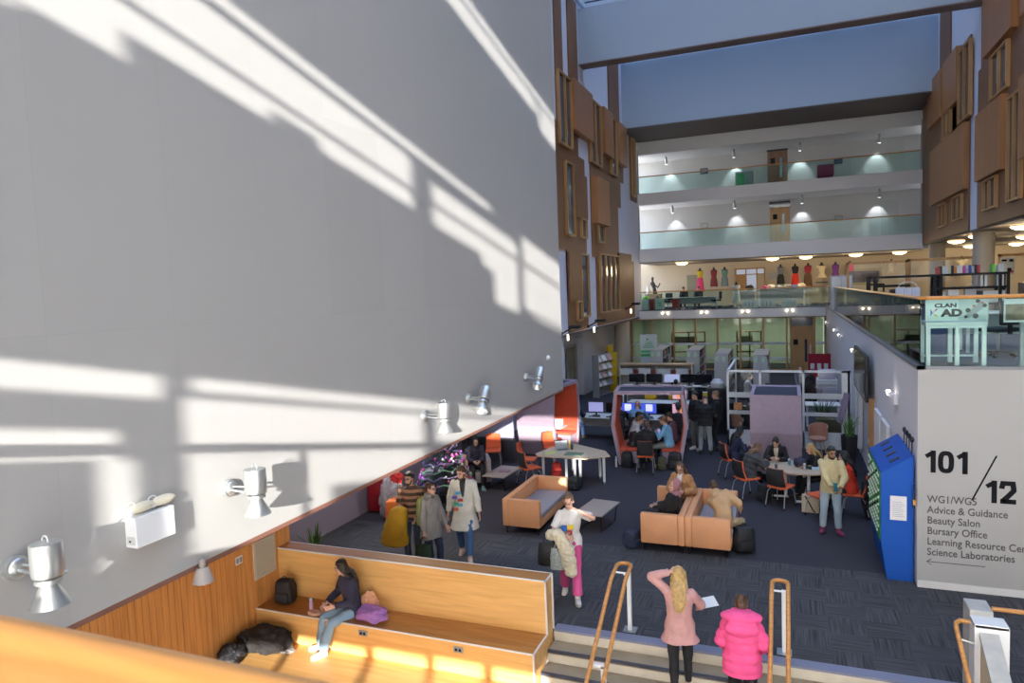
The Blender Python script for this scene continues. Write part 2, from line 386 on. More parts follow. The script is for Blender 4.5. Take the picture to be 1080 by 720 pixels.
# viewing balcony the photograph is taken from
struct('floor_viewing', MB().box(-5.26, YF+.1, 3.2, 13, .58, 3.55), MATS['dark_blue_floor'])
t = thing('balcony_guard', 'thick varnished oak handrail close by at the bottom left corner', 'handrail', (0, .53, 3.55))
MB().path([(-5.2, 0, 1.02), (5.5, 0, 1.02)], .05, 16).build('handrail', rail_wood, t, True)
mb = MB()
for x in range(-5, 6): mb.box(x+.02, -.012, .05, x+.98, .012, .93)
mb.build('glass_panel', glass_clear, t)
for x in (-5, -3, 3, 5): MB().box(x-.02, -.02, 0, x+.02, .02, .98).build('post', steel, t)

# ------------------------------------------------------------------ left facade of the atrium (behind the white volume)
XF = -8.3
struct('wall_facade_left', MB().box(-8.6, 16.48, 3.2, XF, 42.2, 17.3), lilac_plaster)
def pane_grid(mb_f, mb_g, y0, y1, z0, z1, n, x, sgn, fr=.07):
    """framed glazing on a facade plane at x: frame bars and dark panes between"""
    w_ = (y1-y0)/n
    for k in range(n+1): mb_f.box(x, y0+w_*k-fr/2, z0, x+sgn*.14, y0+w_*k+fr/2, z1)
    mb_f.box(x, y0, z0-fr/2, x+sgn*.14, y1, z0+fr/2); mb_f.box(x, y0, z1-fr/2, x+sgn*.14, y1, z1+fr/2)
    mb_g.box(x, y0, z0, x+sgn*.05, y1, z1)
def facade(X, sgn, slabs, boxes, wins, n0):
    mb = MB()
    for (y0, y1, z0, z1) in slabs: mb.box(X, y0, z0, X+sgn*.06, y1, z1)
    struct('wall_cladding_' + ('left' if sgn > 0 else 'right'), mb, facade_wood)
    for (y0, y1, z0, z1, deep) in boxes:
        struct('panel_shutter_wall', MB().box(X, y0, z0, X+sgn*deep, y1, z1), facade_wood_light if deep > .2 else facade_wood)
    for i, (y0, y1, z0, z1, n) in enumerate(wins):
        f, g = MB(), MB(); pane_grid(f, g, y0, y1, z0, z1, n, X+sgn*.04, sgn)
        o = struct('window_%d' % (n0+i), f, oak); g.build('pane', glass_dark, o)
facade(XF, 1, [(26.2, 27.15, 13.44, 17), (28.0, 29.3, 13.5, 17), (34.83, 37.1, 13.4, 17), (24.5, 29.9, 6.58, 10.6), (24.5, 29.0, 10.56, 11.5), (30.9, 36.2, 6.44, 10.64), (36.2, 36.9, 9.2, 10.64), (26.2, 29.2, 11.4, 13.5),
            (30.8, 37.7, 10.6, 13.5), (39.64, 41.24, 9.92, 13.6), (26.9, 29.83, 3.26, 6.6), (31.5, 39.86, 3.27, 6.45)],
       [(27.9, 30.75, 11.49, 13.55, .3), (32.86, 34.6, 11.38, 13.55, .3), (35.94, 37.75, 11.42, 13.5, .3), (28.1, 29.9, 8.0, 9.85, .16), (30.95, 33.23, 7.95, 10.05, .35), (26.9, 28.6, 4.51, 6.5, .16), (35.8, 38.8, 4.52, 6.8, .16)],
       [(26.24, 27.89, 10.7, 13.45, 2), (30.86, 32.74, 10.7, 13.5, 2), (34.73, 35.95, 10.7, 13.5, 1), (26.84, 27.9, 7.18, 10.07, 1), (28.89, 29.7, 7.2, 7.98, 1), (31.72, 32.8, 7.15, 7.93, 1),
        (28.6, 29.8, 3.79, 6.47, 1), (27.94, 28.65, 3.69, 4.48, 1), (31.91, 35.75, 3.85, 6.6, 4), (39.8, 40.5, 10.2, 13.4, 1)], 10)
struct('wall_ground_left', MB().box(-9.6, 16.4, 0, -9.4, 42, 3.2).box(-9.4, 31.5, 0, -9.0, 33.0, 3.2), mat('pale_lilac_wall', (.55, .55, .60), .7))
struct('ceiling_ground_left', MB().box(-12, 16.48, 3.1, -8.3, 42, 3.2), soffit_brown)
f, g = MB(), MB(); pane_grid(f, g, 28.6, 31.3, .1, 2.4, 2, -9.4, 1)
o = struct('door_1', f, grey_metal); g.build('pane', mat('dim_ochre_glass', (.18, .14, .07), .1), o)
MB().lathe([(.42, 0), (.42, 3.2)], (-8.75, 38.6, 0), 24).build('column_left', mat('cream_column', (.52, .46, .36), .7), None, True)['kind'] = 'structure'
MB().lathe([(.28, 0), (.28, 3.2)], (-8.9, 27.3, 0), 24).build('column_left_near', lilac_plaster, None, True)['kind'] = 'structure'

# ------------------------------------------------------------------ right facade above the first floor
XR = 6.5
struct('wall_facade_right', MB().box(XR, 16, 6.68, 6.9, 42.2, 17.3), lilac_plaster)
facade(XR, -1, [(35.1, 37.3, 14.1, 17.1), (31.6, 41.5, 6.68, 8.3), (36.1, 41.5, 8.3, 13.6), (31.6, 36.1, 8.3, 12.0), (31.5, 36.0, 10.9, 14.0), (18, 30.3, 6.68, 12.3), (18, 29.9, 12.3, 17.2)],
       [(36.17, 39.2, 11.97, 14.07, .24), (33.12, 35.8, 11.94, 14.09, .22), (31.6, 38.4, 8.28, 10.8, .26), (25.5, 28.8, 12.32, 17.0, .28), (26.45, 29.7, 8.28, 10.6, .28), (20, 24.6, 8.28, 10.6, .28), (19.5, 24.6, 12.32, 17.0, .28)],
       [(31.2, 33.1, 11.0, 13.75, 2), (34.6, 36.1, 10.95, 11.95, 2), (35.4, 37.0, 7.18, 8.15, 2), (32.4, 33.95, 7.22, 8.15, 2), (26.35, 28.3, 10.8, 12.2, 2), (24.9, 26.2, 7.21, 10.35, 2), (27.5, 29.06, 7.2, 8.2, 2)], 40)
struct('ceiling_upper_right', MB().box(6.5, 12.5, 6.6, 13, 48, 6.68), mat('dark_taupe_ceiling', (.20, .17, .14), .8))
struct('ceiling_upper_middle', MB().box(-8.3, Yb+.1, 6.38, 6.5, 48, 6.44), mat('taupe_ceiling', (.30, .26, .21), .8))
for i, (x, y, r) in enumerate(((6.95, 31.6, .36), (6.95, 40.6, .36))):
    MB().lathe([(r, 3.55), (r, 6.68)], (x, y, 0), 28).build('column_%d' % (i+1), mat('concrete_column', (.42, .38, .32), .75), None, True)['kind'] = 'structure'

# ------------------------------------------------------------------ ground-level glazed wall under the end balcony
g, f = MB(), MB()
g.box(-8.9, 41.7, .05, .12, 41.72, 3.02).box(1.25, 41.7, .05, 1.9, 41.72, 3.02)
for x in (-8.85, -7.6, -6.35, -5.1, -3.85, -2.6, -1.35, -.12, 1.3, 1.86): f.box(x-.05, 41.62, 0, x+.05, 41.8, 3.05)
f.box(-8.9, 41.62, 2.98, 1.9, 41.8, 3.05).box(-8.9, 41.62, 0, .1, 41.8, .08)
o = struct('window_1', f, oak); g.build('pane', glass('grey_green_office_glass', (.66, .76, .70), .03), o)
m2 = MB()
for z in (.62, 1.48): m2.box(-8.9, 41.66, z, .1, 41.69, z+.13).box(1.3, 41.66, z, 1.86, 41.69, z+.13)
m2.build('manifestation_band', mat('white_frosted_band', (.62, .66, .66), .6), o)
d = struct('door_2', MB().box(.14, 41.66, .02, 1.22, 41.74, 2.42, .0).box(.05, 41.6, 0, .14, 41.8, 3.02).box(1.22, 41.6, 0, 1.3, 41.8, 3.02).box(.14, 41.6, 2.42, 1.22, 41.8, 2.5), oak)
MB().box(.14, 41.68, 2.5, 1.22, 41.7, 3.0).build('fanlight', glass_dark, d)
MB().box(.80, 41.63, .5, .93, 41.66, 1.75).build('vision_panel', glass_dark, d)
MB().box(1.06, 41.58, .85, 1.12, 41.64, 1.45).build('pull_handle', steel, d)
MB().box(.22, 41.64, 1.45, .46, 41.66, 1.75).build('door_sign', black_metal, d)
struct('wall_office_side', MB().box(-9.1, 41.82, 0, -8.92, 45.7, 3.05).box(1.92, 41.82, 0, 2.1, 45.7, 3.05), mat('office_grey_green_wall', (.50, .53, .46), .8))
for x0, x1, c, lab in ((-6.7, -4.7, (.30, .04, .05), 'red shelving seen through the office glass, right of the banner'), (-2.9, -1.5, (.22, .12, .06), 'brown shelving seen through the office glass, toward the door')):
    t = thing('office_shelf', lab, 'shelf', ((x0+x1)/2, 43.2, 0)); a = (x1-x0)/2; m_ = mat('office_shelf_%d' % int(-x0), c, .6)
    for sx in (-a, 0, a-.06): MB().box(sx, -.18, 0, sx+.06, .18, 2.15).build('upright', m_, t)
    for z in (.3, .9, 1.5, 2.1): MB().box(-a, -.18, z, a, .18, z+.05).build('shelf_board', m_, t)
    MB().box(-a+.15, -.12, 1.55, a-.5, .12, 1.85).build('stored_files', mat('office_files', (.42, .38, .34), .7), t)
struct('wall_office_back', MB().box(-8.9, 45.5, 0, 1.9, 45.7, 3.05), mat('office_grey_green_wall', (.50, .53, .46), .8))

# ------------------------------------------------------------------ timber seating tiers and the stair
tier = thing('tiered_bench', 'long honey-coloured oak tiered bench beside the stair', 'bench', (-3.27, 9.44, 0))
O = V((-3.27, 9.44, 0))
def tb(x0, y0, z0, x1, y1, z1): return MB().box(x0-O.x, y0-O.y, z0, x1-O.x, y1-O.y, z1)
tb(-8.06, 9.13, -3, -3.29, 9.43, .825).build('back_tier', bench_front, tier)
tb(-8.06, 9.14, .825, -3.29, 9.42, .84).build('back_tier_top', bench_shaded, tier)
tb(-8.06, 8.55, -3, -3.29, 9.13, .035).build('seat_tier', bench_front, tier)
tb(-8.06, 8.56, .035, -3.29, 9.13, .05).build('seat_tier_top', bench_shaded, tier)
tb(-8.06, 7.0, -3, -3.29, 8.55, -.445).build('lower_tier', bench_front, tier)
tb(-8.06, 7.01, -.445, -3.29, 8.55, -.43).build('lower_tier_top', bench_front, tier)
tb(-8.06, 5.45, -3, -3.29, 7.0, -.91).build('bottom_tier', bench_front, tier)
edge = mat('white_edge_trim', (.74, .72, .68), .4)
mb = MB()
for (x0, y0, z0, x1, y1, z1) in ((-8.06, 9.118, .825, -3.27, 9.14, .843), (-8.06, 9.42, .825, -3.27, 9.44, .843), (-3.292, 9.118, .825, -3.268, 9.44, .843), (-3.292, 9.118, .05, -3.268, 9.14, .843),
        (-8.06, 8.538, .035, -3.27, 8.56, .053), (-3.292, 8.54, .035, -3.268, 9.13, .053), (-3.292, 8.538, -.43, -3.268, 8.56, .05), (-3.292, 9.42, 0, -3.268, 9.442, .84), (-8.06, 6.99, -.445, -3.27, 7.012, -.427)):
    mb.box(x0-O.x, y0-O.y, z0, x1-O.x, y1-O.y, z1)
mb.build('edge_trim', edge, tier)
for x in (-6.02, -4.42):
    s = tb(x-.075, 8.53, -.1, x+.075, 8.55, -.02).build('socket_plate', grey_metal, tier)
    MB().box(x-.05-O.x, 8.525-O.y, -.08, x-.01-O.x, 8.53-O.y, -.04).box(x+.01-O.x, 8.525-O.y, -.08, x+.05-O.x, 8.53-O.y, -.04).build('socket', black_metal, s)
st, ri, no, nd = MB(), MB(), MB(), MB()
for k in range(14):
    y1 = 9.42-.31*k; z = -.17*k
    if k: st.box(-3.27, y1, z-.05, 1.95, y1+.32, z)
    ri.box(-3.27, y1-.005, z-.17, 1.95, y1+.32, z-.05 if k else -.02)
    (no if k == 0 else nd).box(-3.27, y1-.012, z-.03, 1.95, y1+(.17 if k == 0 else .035), z+.004)
struct('floor_stair_treads', st, concrete); struct('floor_stair_risers', ri, riser_stone); struct('trim_8', no, nosing_mat); struct('trim_9', nd, mat('dark_stair_nosing', (.05, .05, .07), .5))
# ------------------------------------------------------------------ wall lamps on the white volume
alu = mat('satin_aluminium', (.60, .61, .60), .35, .85)
pale_bulb = mat('pearl_bulb', (.75, .68, .52), .35)
XW = -5.26
def bell_spot(y, z, label, tilt=0., e=.36):
    """wall bracket, arm, can with ring on top and a flared bell below; tilt swings the head along the wall"""
    t = thing('wall_spotlight', label, 'lamp', (XW, y, z), 0, 'aluminium spotlights along the white wall')
    MB().rod((0, 0, 0), (.05, 0, 0), .09, .085, 20).ball((.05, 0, 0), (.025, .07, .07)).build('wall_mount', alu, t, True)
    MB().path([(.05, -.02, -.01), (.2, 0, -.03), (e, .0, -.02)], .012).path([(.05, .02, .01), (.2, .03, .015), (e, .02, 0)], .012).build('arm', alu, t, True)
    M = Matrix.Translation((e, 0, -.02)) @ Matrix.Rotation(math.radians(-tilt), 4, 'X')
    can = MB().lathe([(.005, .235), (.10, .235), (.105, .225), (.105, .02), (.10, .0), (.05, -.01)], (0, 0, 0), 24)
    bmesh.ops.transform(can.bm, matrix=M, verts=can.bm.verts)
    c = can.build('lamp_can', alu, t, True)
    ring = MB().path([(.03*math.cos(a), 0, .25+.035*math.sin(a)) for a in [PI*k/8-.3 for k in range(10)]], .006)
    bmesh.ops.transform(ring.bm, matrix=M, verts=ring.bm.verts); ring.build('hanging_ring', alu, c, True)
    col = MB().lathe([(.05, -.01), (.085, -.02), (.09, -.05), (.05, -.06)], (0, 0, 0), 24); col.rod((0, .1, -.03), (0, .14, -.03), .012)
    bmesh.ops.transform(col.bm, matrix=M, verts=col.bm.verts); col.build('collar', alu, t, True)
    bell = MB().lathe([(.05, -.055), (.062, -.08), (.135, -.215), (.130, -.217), (.055, -.085), (.045, -.06)], (0, 0, 0), 28, False)
    bmesh.ops.transform(bell.bm, matrix=M, verts=bell.bm.verts); bell.build('bell_shade', alu, t, True)
    return t
bell_spot(3.22, 3.14, 'bell-shaped aluminium wall spotlight just above the wooden handrail')
bell_spot(5.30, 3.14, 'bell-shaped aluminium wall spotlight to the right of the white twin-bulb box')
bell_spot(9.35, 3.14, 'upright bell spotlight whose shadow joins it below the shade edge')
bell_spot(10.95, 3.16, 'swivelled wall spotlight next above the seated woman in the black hijab', 38, .3)
bell_spot(13.85, 3.16, 'swivelled wall spotlight nearest the far corner of the white wall', 38, .3)
t = thing('emergency_light', 'white box light with two oval bulbs on top, fixed to the big white wall', 'lamp', (XW, 4.33, 3.0))
MB().box(0, -.20, -.05, .13, .20, .21, .006).build('housing', white_metal, t)
MB().box(.02, -.204, -.02, .11, -.20, .05).build('end_plate', mat('pale_grey_plastic', (.55, .56, .55), .5), t)
MB().box(.045, -.207, 0, .065, -.204, .015).build('indicator', black_metal, t)
for y in (-.13, .09):
    b = MB().ball((.06, y+.06, .27), (.05, .13, .045)).build('bulb', pale_bulb, t, True)
    MB().rod((.06, y-.07, .25), (.06, y-.04, .26), .028).path([(.06, y-.05+.05*math.cos(a), .29+.045*math.sin(a)) for a in [PI*k/8 for k in range(9)]], .005).build('bulb_bracket', white_metal, b, True)
t = thing('wall_lamp', 'taupe cone lamp under the wall edge above the wood boarding', 'lamp', (-5.2, 4.86, 2.36))
MB().lathe([(.10, 0), (.055, .14), (.05, .145), (.09, .002)], (0, 0, 0), 24, False).build('cone_shade', mat('taupe_metal', (.33, .29, .26), .5), t, True)
MB().lathe([(.03, .13), (.03, .2), (.012, .22)], (0, 0, 0), 14).build('stem', mat('taupe_metal', (0, 0, 0)), t, True)
o = MB().ball((XW+.02, 15.35, 3.42), (.05, .06, .06)).rod((XW, 15.35, 3.42), (XW+.02, 15.35, 3.42), .07, .065, 16).build('dome_camera', white_metal, None, True); tag(o, 'small white dome camera above the far corner spotlight', 'camera')
# items on the boarded wall
t = thing('vent_grille', 'square white louvred grille in the wood boarding beside the bench', 'grille', (-8.055, 8.8, .5))
MB().box(0, -.25, 0, .02, .25, .62).build('frame', mat('ivory_metal', (.62, .56, .46), .5), t)
mb = MB()
for k in range(18): mb.box(.018, -.22, .03+k*.032, .034, .22, .046+k*.032)
mb.build('louvre', mat('ivory_metal', (0, 0, 0)), t)
t = thing('double_socket', 'white double socket plate on the wood boarding left of the grille', 'socket', (-8.055, 8.24, .96))
MB().box(0, -.07, -.06, .012, .07, .06).build('plate', white_metal, t)
for s in (-.034, .034): MB().box(.012, s-.024, -.04, .016, s+.024, .04).build('outlet', grey_metal, t)

# ------------------------------------------------------------------ small lights on walls and fascias
glow = mat('lit_lamp', (1, .95, .85), .4, emit=(1., .86, .68), estr=6)
warm_glow = mat('warm_lit_diffuser', (1, .9, .7), .4, emit=(1., .74, .38), estr=7)
for (y, z, lab) in ((39.2, 2.72, 'farthest twin emergency light along the long wall'), (32.2, 2.78, 'twin emergency light past the screen, toward the office door'), (29.3, 2.78, 'twin emergency light on the long wall, second past the screen'), (23.2, 2.76, 'twin emergency light on the long wall just past the screen'), (14.9, 2.72, 'twin emergency light above the white radiator')):
    t = thing('emergency_light', lab, 'lamp', (1.90, y, z))
    MB().box(-.07, -.17, -.13, 0, .17, .05, .008).build('housing', white_metal, t)
    for s in (-.13, .13): MB().rod((-.09, s, .08), (-.16, s, .06), .045, .055, 14).build('lamp_head', glow if s > 0 else white_metal, t, True)
for (x, lab) in ((-6.76, 'twin emergency light on the balcony fascia below the empty desk chair'), (-4.55, 'twin emergency light on the balcony fascia below the tilted office chair'), (-2.29, 'twin emergency light on the balcony fascia below the lettered boards'), (.05, 'twin emergency light on the balcony fascia above the office door')):
    t = thing('emergency_light', lab, 'lamp', (x, 41.4, 3.36))
    MB().box(-.10, -.06, -.05, .10, -.0, .05, .008).build('housing', white_metal, t)
    for s in (-.15, .15): MB().rod((s, -.05, .03), (s, -.12, .03), .04, .055, 12).build('lamp_head', glow, t, True)
for (y, z, lab) in ((25.6, 3.3, 'black arm floodlight beside the far edge of the white wall'), (29.5, 3.35, 'black arm floodlight in the middle of the wood-clad facade'), (37.2, 3.85, 'black arm floodlight at the far end of the wood-clad facade')):
    t = thing('floodlight', lab, 'lamp', (-8.2, y, z))
    MB().box(0, -.06, -.06, .06, .06, .06).build('wall_mount', black_metal, t)
    MB().path([(.04, 0, 0), (.5, .1, .25)], .03).build('arm', black_metal, t, True)
    b = MB().box(.35, -.12, .18, .75, .32, .30, .02).build('lamp_head', black_metal, t)
    MB().box(.27, -.08, -.26, .33, 0, -.02, .02).build('lit_tube', glow, t)
# ceiling bowls: warm, real lamps
def bowl(x, y, z, label, power=0):
    t = thing('ceiling_light', label, 'ceiling light', (x, y, z), 0, None)
    MB().lathe([(.02, -.16), (.16, -.145), (.30, -.09), (.36, -.02), (.36, 0)], (0, 0, 0), 24).build('glass_bowl', warm_glow, t, True)
    MB().lathe([(.39, -.03), (.39, .0)], (0, 0, 0), 24).build('rim', mat('bronze_rim', (.35, .24, .12), .4, .5), t, True)
    if power:
        l = bpy.data.lights.new('lamp_glow', 'POINT'); l.energy = power*.6; l.color = (1., .78, .5); l.shadow_soft_size = .3
        o = bpy.data.objects.new('lamp_glow', l); COL.objects.link(o); o.location = (x, y, z-.35)
for (x, y, z, lab, p) in ((-6.0, 43.2, 6.37, 'ceiling bowl light above the two people at the balcony desk', 160), (-.85, 43.0, 6.37, 'ceiling bowl light above the mannequin in the grey cape', 160), (.92, 43.0, 6.37, 'ceiling bowl light above the cream dress mannequin', 120), (3.5, 43.4, 6.37, 'ceiling bowl light above the pink top mannequin', 160), (5.6, 43.0, 6.37, 'ceiling bowl light at the far right of the back gallery', 120),
        (7.35, 28.4, 6.58, 'large ceiling bowl light just right of the near concrete column', 160), (7.2, 33.6, 6.58, 'ceiling bowl light left of the near concrete column', 120), (7.2, 37.6, 6.58, 'upper ceiling bowl light beside the far concrete column', 0), (9.3, 45.0, 6.58, 'lower ceiling bowl light beyond the far concrete column', 160), (9.6, 36.6, 6.58, 'ceiling bowl light at the picture edge above the poster board', 120), (11.4, 45.0, 6.58, 'small deep ceiling bowl light above the poster board', 120)):
    bowl(x, y, z, lab, p)
# cylinder spots of the end balconies
for (x, z, lab) in ((-6.8, 12.75, 'first cylinder spot on the top balcony ceiling, by the clad wall'), (-2.9, 12.75, 'cylinder spot on the top balcony ceiling left of the dark door'), (.65, 12.75, 'cylinder spot on the top balcony ceiling right of the dark door'), (4.65, 12.75, 'cylinder spot on the top balcony ceiling above the pale door'),
                    (-6.5, 9.82, 'first cylinder spot on the lower balcony ceiling, by the clad wall'), (-2.9, 9.82, 'cylinder spot on the lower balcony ceiling left of the oak door'), (.75, 9.82, 'cylinder spot on the lower balcony ceiling right of the oak door'), (4.65, 9.82, 'cylinder spot on the lower balcony ceiling by the pale door')):
    t = thing('ceiling_spotlight', lab, 'spotlight', (x, 43.1, z))
    MB().rod((0, 0, 0), (0, 0, -.1), .03).build('stem', black_metal, t)
    MB().rod((0, -.05, -.08), (0, .12, -.42), .075, .085, 16).build('lamp_can', alu, t, True)
    MB().rod((0, .121, -.422), (0, .128, -.436), .07, .07, 16).build('lamp_lens', mat('cool_lit_lens', (1, 1, 1), .4, emit=(.85, .92, 1), estr=8), t)
    l = bpy.data.lights.new('spot_beam', 'SPOT'); l.energy = 75; l.spot_size = math.radians(74); l.spot_blend = .5; l.color = (.88, .93, 1); l.shadow_soft_size = .05
    o = bpy.data.objects.new('spot_beam', l); COL.objects.link(o); o.location = (x, 44.2, z-.42); o.rotation_euler = V((0, .22, -1)).to_track_quat('-Z', 'Y').to_euler()
# unseen lamps added to brighten the overhang lounge and the glazed office
for (x, y) in ((-7, 11.5), (-7.2, 14.5)):
    l = bpy.data.lights.new('soffit_downlight', 'AREA'); l.shape = 'DISK'; l.size = .3; l.energy = 26; l.color = (1, .9, .78)
    o = bpy.data.objects.new('soffit_downlight', l); COL.objects.link(o); o.location = (x, y, 2.45)
    c = MB().lathe([(.17, 2.455), (.17, 2.47)], (x, y, 0), 20).build('soffit_downlight', glow, None, True); tag(c, 'round recessed downlight under the white overhang', 'downlight', 'soffit downlights'); c.hide_render = False
for x in (-6.2, -2.6, .6):
    l = bpy.data.lights.new('office_ceiling_light', 'AREA'); l.shape = 'RECTANGLE'; l.size = 1.2; l.size_y = .4; l.energy = 65; l.color = (1, .95, .85)
    o = bpy.data.objects.new('office_ceiling_light', l); COL.objects.link(o); o.location = (x, 43.6, 2.98)  # area light added to lift the office behind the glass
    tag(MB().box(x-.6, 43.4, 2.99, x+.6, 43.8, 3.03).build('ceiling_panel_light', glow), 'recessed ceiling panel light in the glazed office', 'ceiling light', 'office ceiling panel lights')
# doors, pictures and furniture on the end balconies
dark_wood = wood('dark_door_oak', (.20, .10, .05), (.27, .14, .07), (6, 6, .6), .45)
for k, (x, z, wm, lab) in enumerate(((-.55, 10.5, dark_wood, ''), (-.45, 7.22, oak, ''))):
    d = struct('door_%d' % (3+k), MB().box(x-.55, 44.5, z, x+.55, 44.6, z+2.15), wm)
    MB().box(x-.58, 44.48, z+2.15, x+.58, 44.6, z+2.5).build('fanlight', glass_dark, d)
    MB().box(x+.12, 44.47, z+.6, x+.26, 44.5, z+1.75).build('vision_panel', mat('blue_grey_glass', (.25, .36, .42), .15), d)
    MB().box(x-.38, 44.47, z+1.45, x-.14, 44.5, z+1.75).build('door_sign', black_metal, d)
for k, (x, z) in enumerate(((5.6, 10.5), (5.3, 7.22))):
    struct('door_%d' % (5+k), MB().box(x-.45, 44.55, z, x+.45, 44.6, z+2.1), mat('pale_door', (.50, .51, .48), .7))
for (x, z, c, lab) in ((-4.75, 11.9, (.3, .36, .42), 'small framed picture on the top balcony left of the dark door'), (2.7, 11.75, (.05, .12, .25), 'small blue framed sign on the top balcony right of the dark door'),
                       (-4.8, 8.6, (.55, .58, .6), 'small framed picture on the lower balcony left of the oak door'), (2.7, 8.5, (.42, .50, .55), 'small framed picture on the lower balcony right of the oak door')):
    t = thing('picture', lab, 'picture', (x, 44.58, z)); MB().box(-.22, -.03, -.17, .22, 0, .17).build('frame', black_metal if z > 10 else mat('ochre_frame', (.4, .32, .15), .5), t)
    MB().box(-.18, -.035, -.13, .18, -.03, .13).build('print', mat('print_%d' % int(z*10), c, .6, var=.4, vscale=12), t)
t = thing('display_screen', 'green and grey display unit behind the top balcony glass', 'screen', (-2.35, 43.2, 10.5))
MB().box(-.5, 0, 0, .5, .4, .95, .03).build('body', mat('grey_green_plastic', (.25, .33, .33), .5), t); MB().box(-.42, -.02, .12, .02, 0, .85).build('green_panel', mat('bright_green', (.04, .42, .14), .5), t)
t = thing('armchair', 'maroon tub chair behind the top balcony glass', 'chair', (1.95, 43.1, 10.5))
mrn = mat('maroon_fabric', (.30, .04, .09), .85); MB().box(-.4, -.3, .2, .4, .35, .45, .05).build('seat', mrn, t); MB().box(-.42, -.42, .2, .42, -.28, .85, .06).build('backrest', mrn, t)
for sx in (-.35, .35):
    for s2 in (-.3, .3): MB().rod((sx, s2, 0), (sx, s2, .2), .02).build('leg', black_metal, t)

# ------------------------------------------------------------------ direction lettering on the white corner wall
ink = mat('charcoal_lettering', (.016, .016, .019), .95, spec=.05); ink2 = mat('grey_lettering', (.10, .098, .098), .95, spec=.05)
t = thing('wall_sign', 'large charcoal 101/12 direction lettering on the white corner wall', 'sign', (2.02, 12.512, 0))
def wt(name, s, size, x, z, m, bold=0., sx=1., parent=None): return text(name, s, size, FACE_S(x-2.02, -.002, z, sx), m, parent or t, bold, 'LEFT', .002)
def stroke(mb, pts, w_, closed=False):
    """flat bar of even width along a polyline in the wall plane"""
    P = [V((a, 0, c)) for a, c in pts]; n = len(P); L, R_ = [], []
    for i, p in enumerate(P):
        a = P[i-1] if (i or closed) else p; c = P[(i+1) % n] if (i < n-1 or closed) else p
        d1 = (p-a).normalized() if (p-a).length else (c-p).normalized(); d2 = (c-p).normalized() if (c-p).length else d1
        nn = V((-(d1+d2).z, 0, (d1+d2).x)).normalized(); k = w_/2/max(.4, nn.dot(V((-d1.z, 0, d1.x)))); L.append(p+nn*k); R_.append(p-nn*k)
    rings = [[mb.bm.verts.new(q+V((0, dy, 0))) for q, dy in ((l, 0), (l, -.004), (r, -.004), (r, 0))] for l, r in zip(L, R_)]
    if closed: rings.append(rings[0])
    mb._skin(rings, not closed)
def digit(mb, ch, x, z, h, w_):
    W = h*.62; c = w_/2
    if ch == '1': stroke(mb, [(x+W*.48, z), (x+W*.48, z+h)], w_); stroke(mb, [(x+W*.02, z+h*.72), (x+W*.40, z+h-w_*.62)], w_*.9)
    if ch == '0': stroke(mb, [(x+W/2+(W/2-c)*math.copysign(abs(math.cos(a))**.62, math.cos(a)), z+h/2+(h/2-c)*math.copysign(abs(math.sin(a))**.75, math.sin(a))) for a in [2*PI*k/28 for k in range(28)]], w_, True)
    if ch == '2': stroke(mb, [(x+c*.9, z+h*.66), (x+c, z+h*.74), (x+W*.22, z+h*.9), (x+W*.36, z+h-c), (x+W*.62, z+h-c), (x+W*.8, z+h*.9), (x+W-c, z+h*.74), (x+W*.86, z+h*.60), (x+W*.64, z+h*.42), (x+c*1.2, z+c)], w_); stroke(mb, [(x+c*.4, z+c), (x+W, z+c)], w_)
for s, x, z in (('101', -.02, 1.885), ('12', .80, 1.455)):
    mb = MB(); xx = x
    for ch in s: digit(mb, ch, xx, z, .355, .072); xx += .17 if ch == '1' else .262
    mb.build('room_number', ink, t)
MB().prism([(.60, 1.475), (.625, 1.475), (.945, 2.20), (.92, 2.20)], 'y', -.005, 0).build('slash', ink, t)
for k, s in enumerate(('WG1/WG5', 'Advice & Guidance', 'Beauty Salon', 'Bursary Office', 'Learning Resource Centre', 'Science Laboratories')):
    wt('direction_line', s, .165, 2.025, 1.40-.172*k, ink2, .0015, .85)
mb = MB().box(0, -.004, .425, .80, 0, .435)
for s in (1, -1): mb.prism([(0, .43), (.012, .425), (.07, .43+s*.045), (.06, .43+s*.05)], 'y', -.004, 0)
mb.build('arrow', ink2, t)

# ------------------------------------------------------------------ hoop handrails and parapet at the stair
def hoop(x, label, n_steps=9):
    """two parallel oak rails joined by a round bend at the head, on white posts"""
    t = thing('stair_handrail', label, 'handrail', (x, 9.7, 0))
    w_, s = .10, .17/.31
    L = 3.4
    pts = [(-w_, -.45-L, .95-s*L), (-w_, -.45, .95), (-w_, -.12, 1.0)]
    for k in range(7):
        a = PI-PI*k/6; pts.append((w_*math.cos(a), -.08+w_*.9*math.sin(a), 1.0))
    pts += [(w_, -.12, 1.0), (w_, -.45, .95), (w_, -.45-L, .95-s*L)]
    MB().path(pts, .028, 12).build('handrail', rail_wood, t, True)
    for k, (yy, base) in enumerate(((-.32, 0), (-1.55, -.17*4), (-2.8, -.17*8))):
        ztop = (1.0 if k == 0 else .95+s*(yy+.45))-.06
        if k == 0:
            MB().box(-.028+.045, yy+.30, 0, .028+.045, yy+.37, .86).box(.0+.03, yy+.285, 0, .008+.03, yy+.385, .86).build('post', white_metal, t)
            MB().box(-.05, yy+.24, 0, .14, yy+.43, .012).build('base_plate', steel, t)
            MB().path([(-w_, yy+.05, .97), (w_, yy+.05, .97)], .014).path([(.045, yy+.33, .86), (.045, yy+.05, .95)], .016).build('bracket', white_metal, t, True)
        else:
            MB().box(.017, yy-.03, base, .073, yy+.03, ztop).build('post', white_metal, t)
            MB().box(-w_, yy-.03, ztop-.02, w_, yy+.03, ztop+.02).build('bracket', white_metal, t)
hoop(-2.24, 'looped oak stair handrail beside the woman in the pink sweater'); hoop(-.14, 'looped oak stair handrail right of the pink puffer jacket')
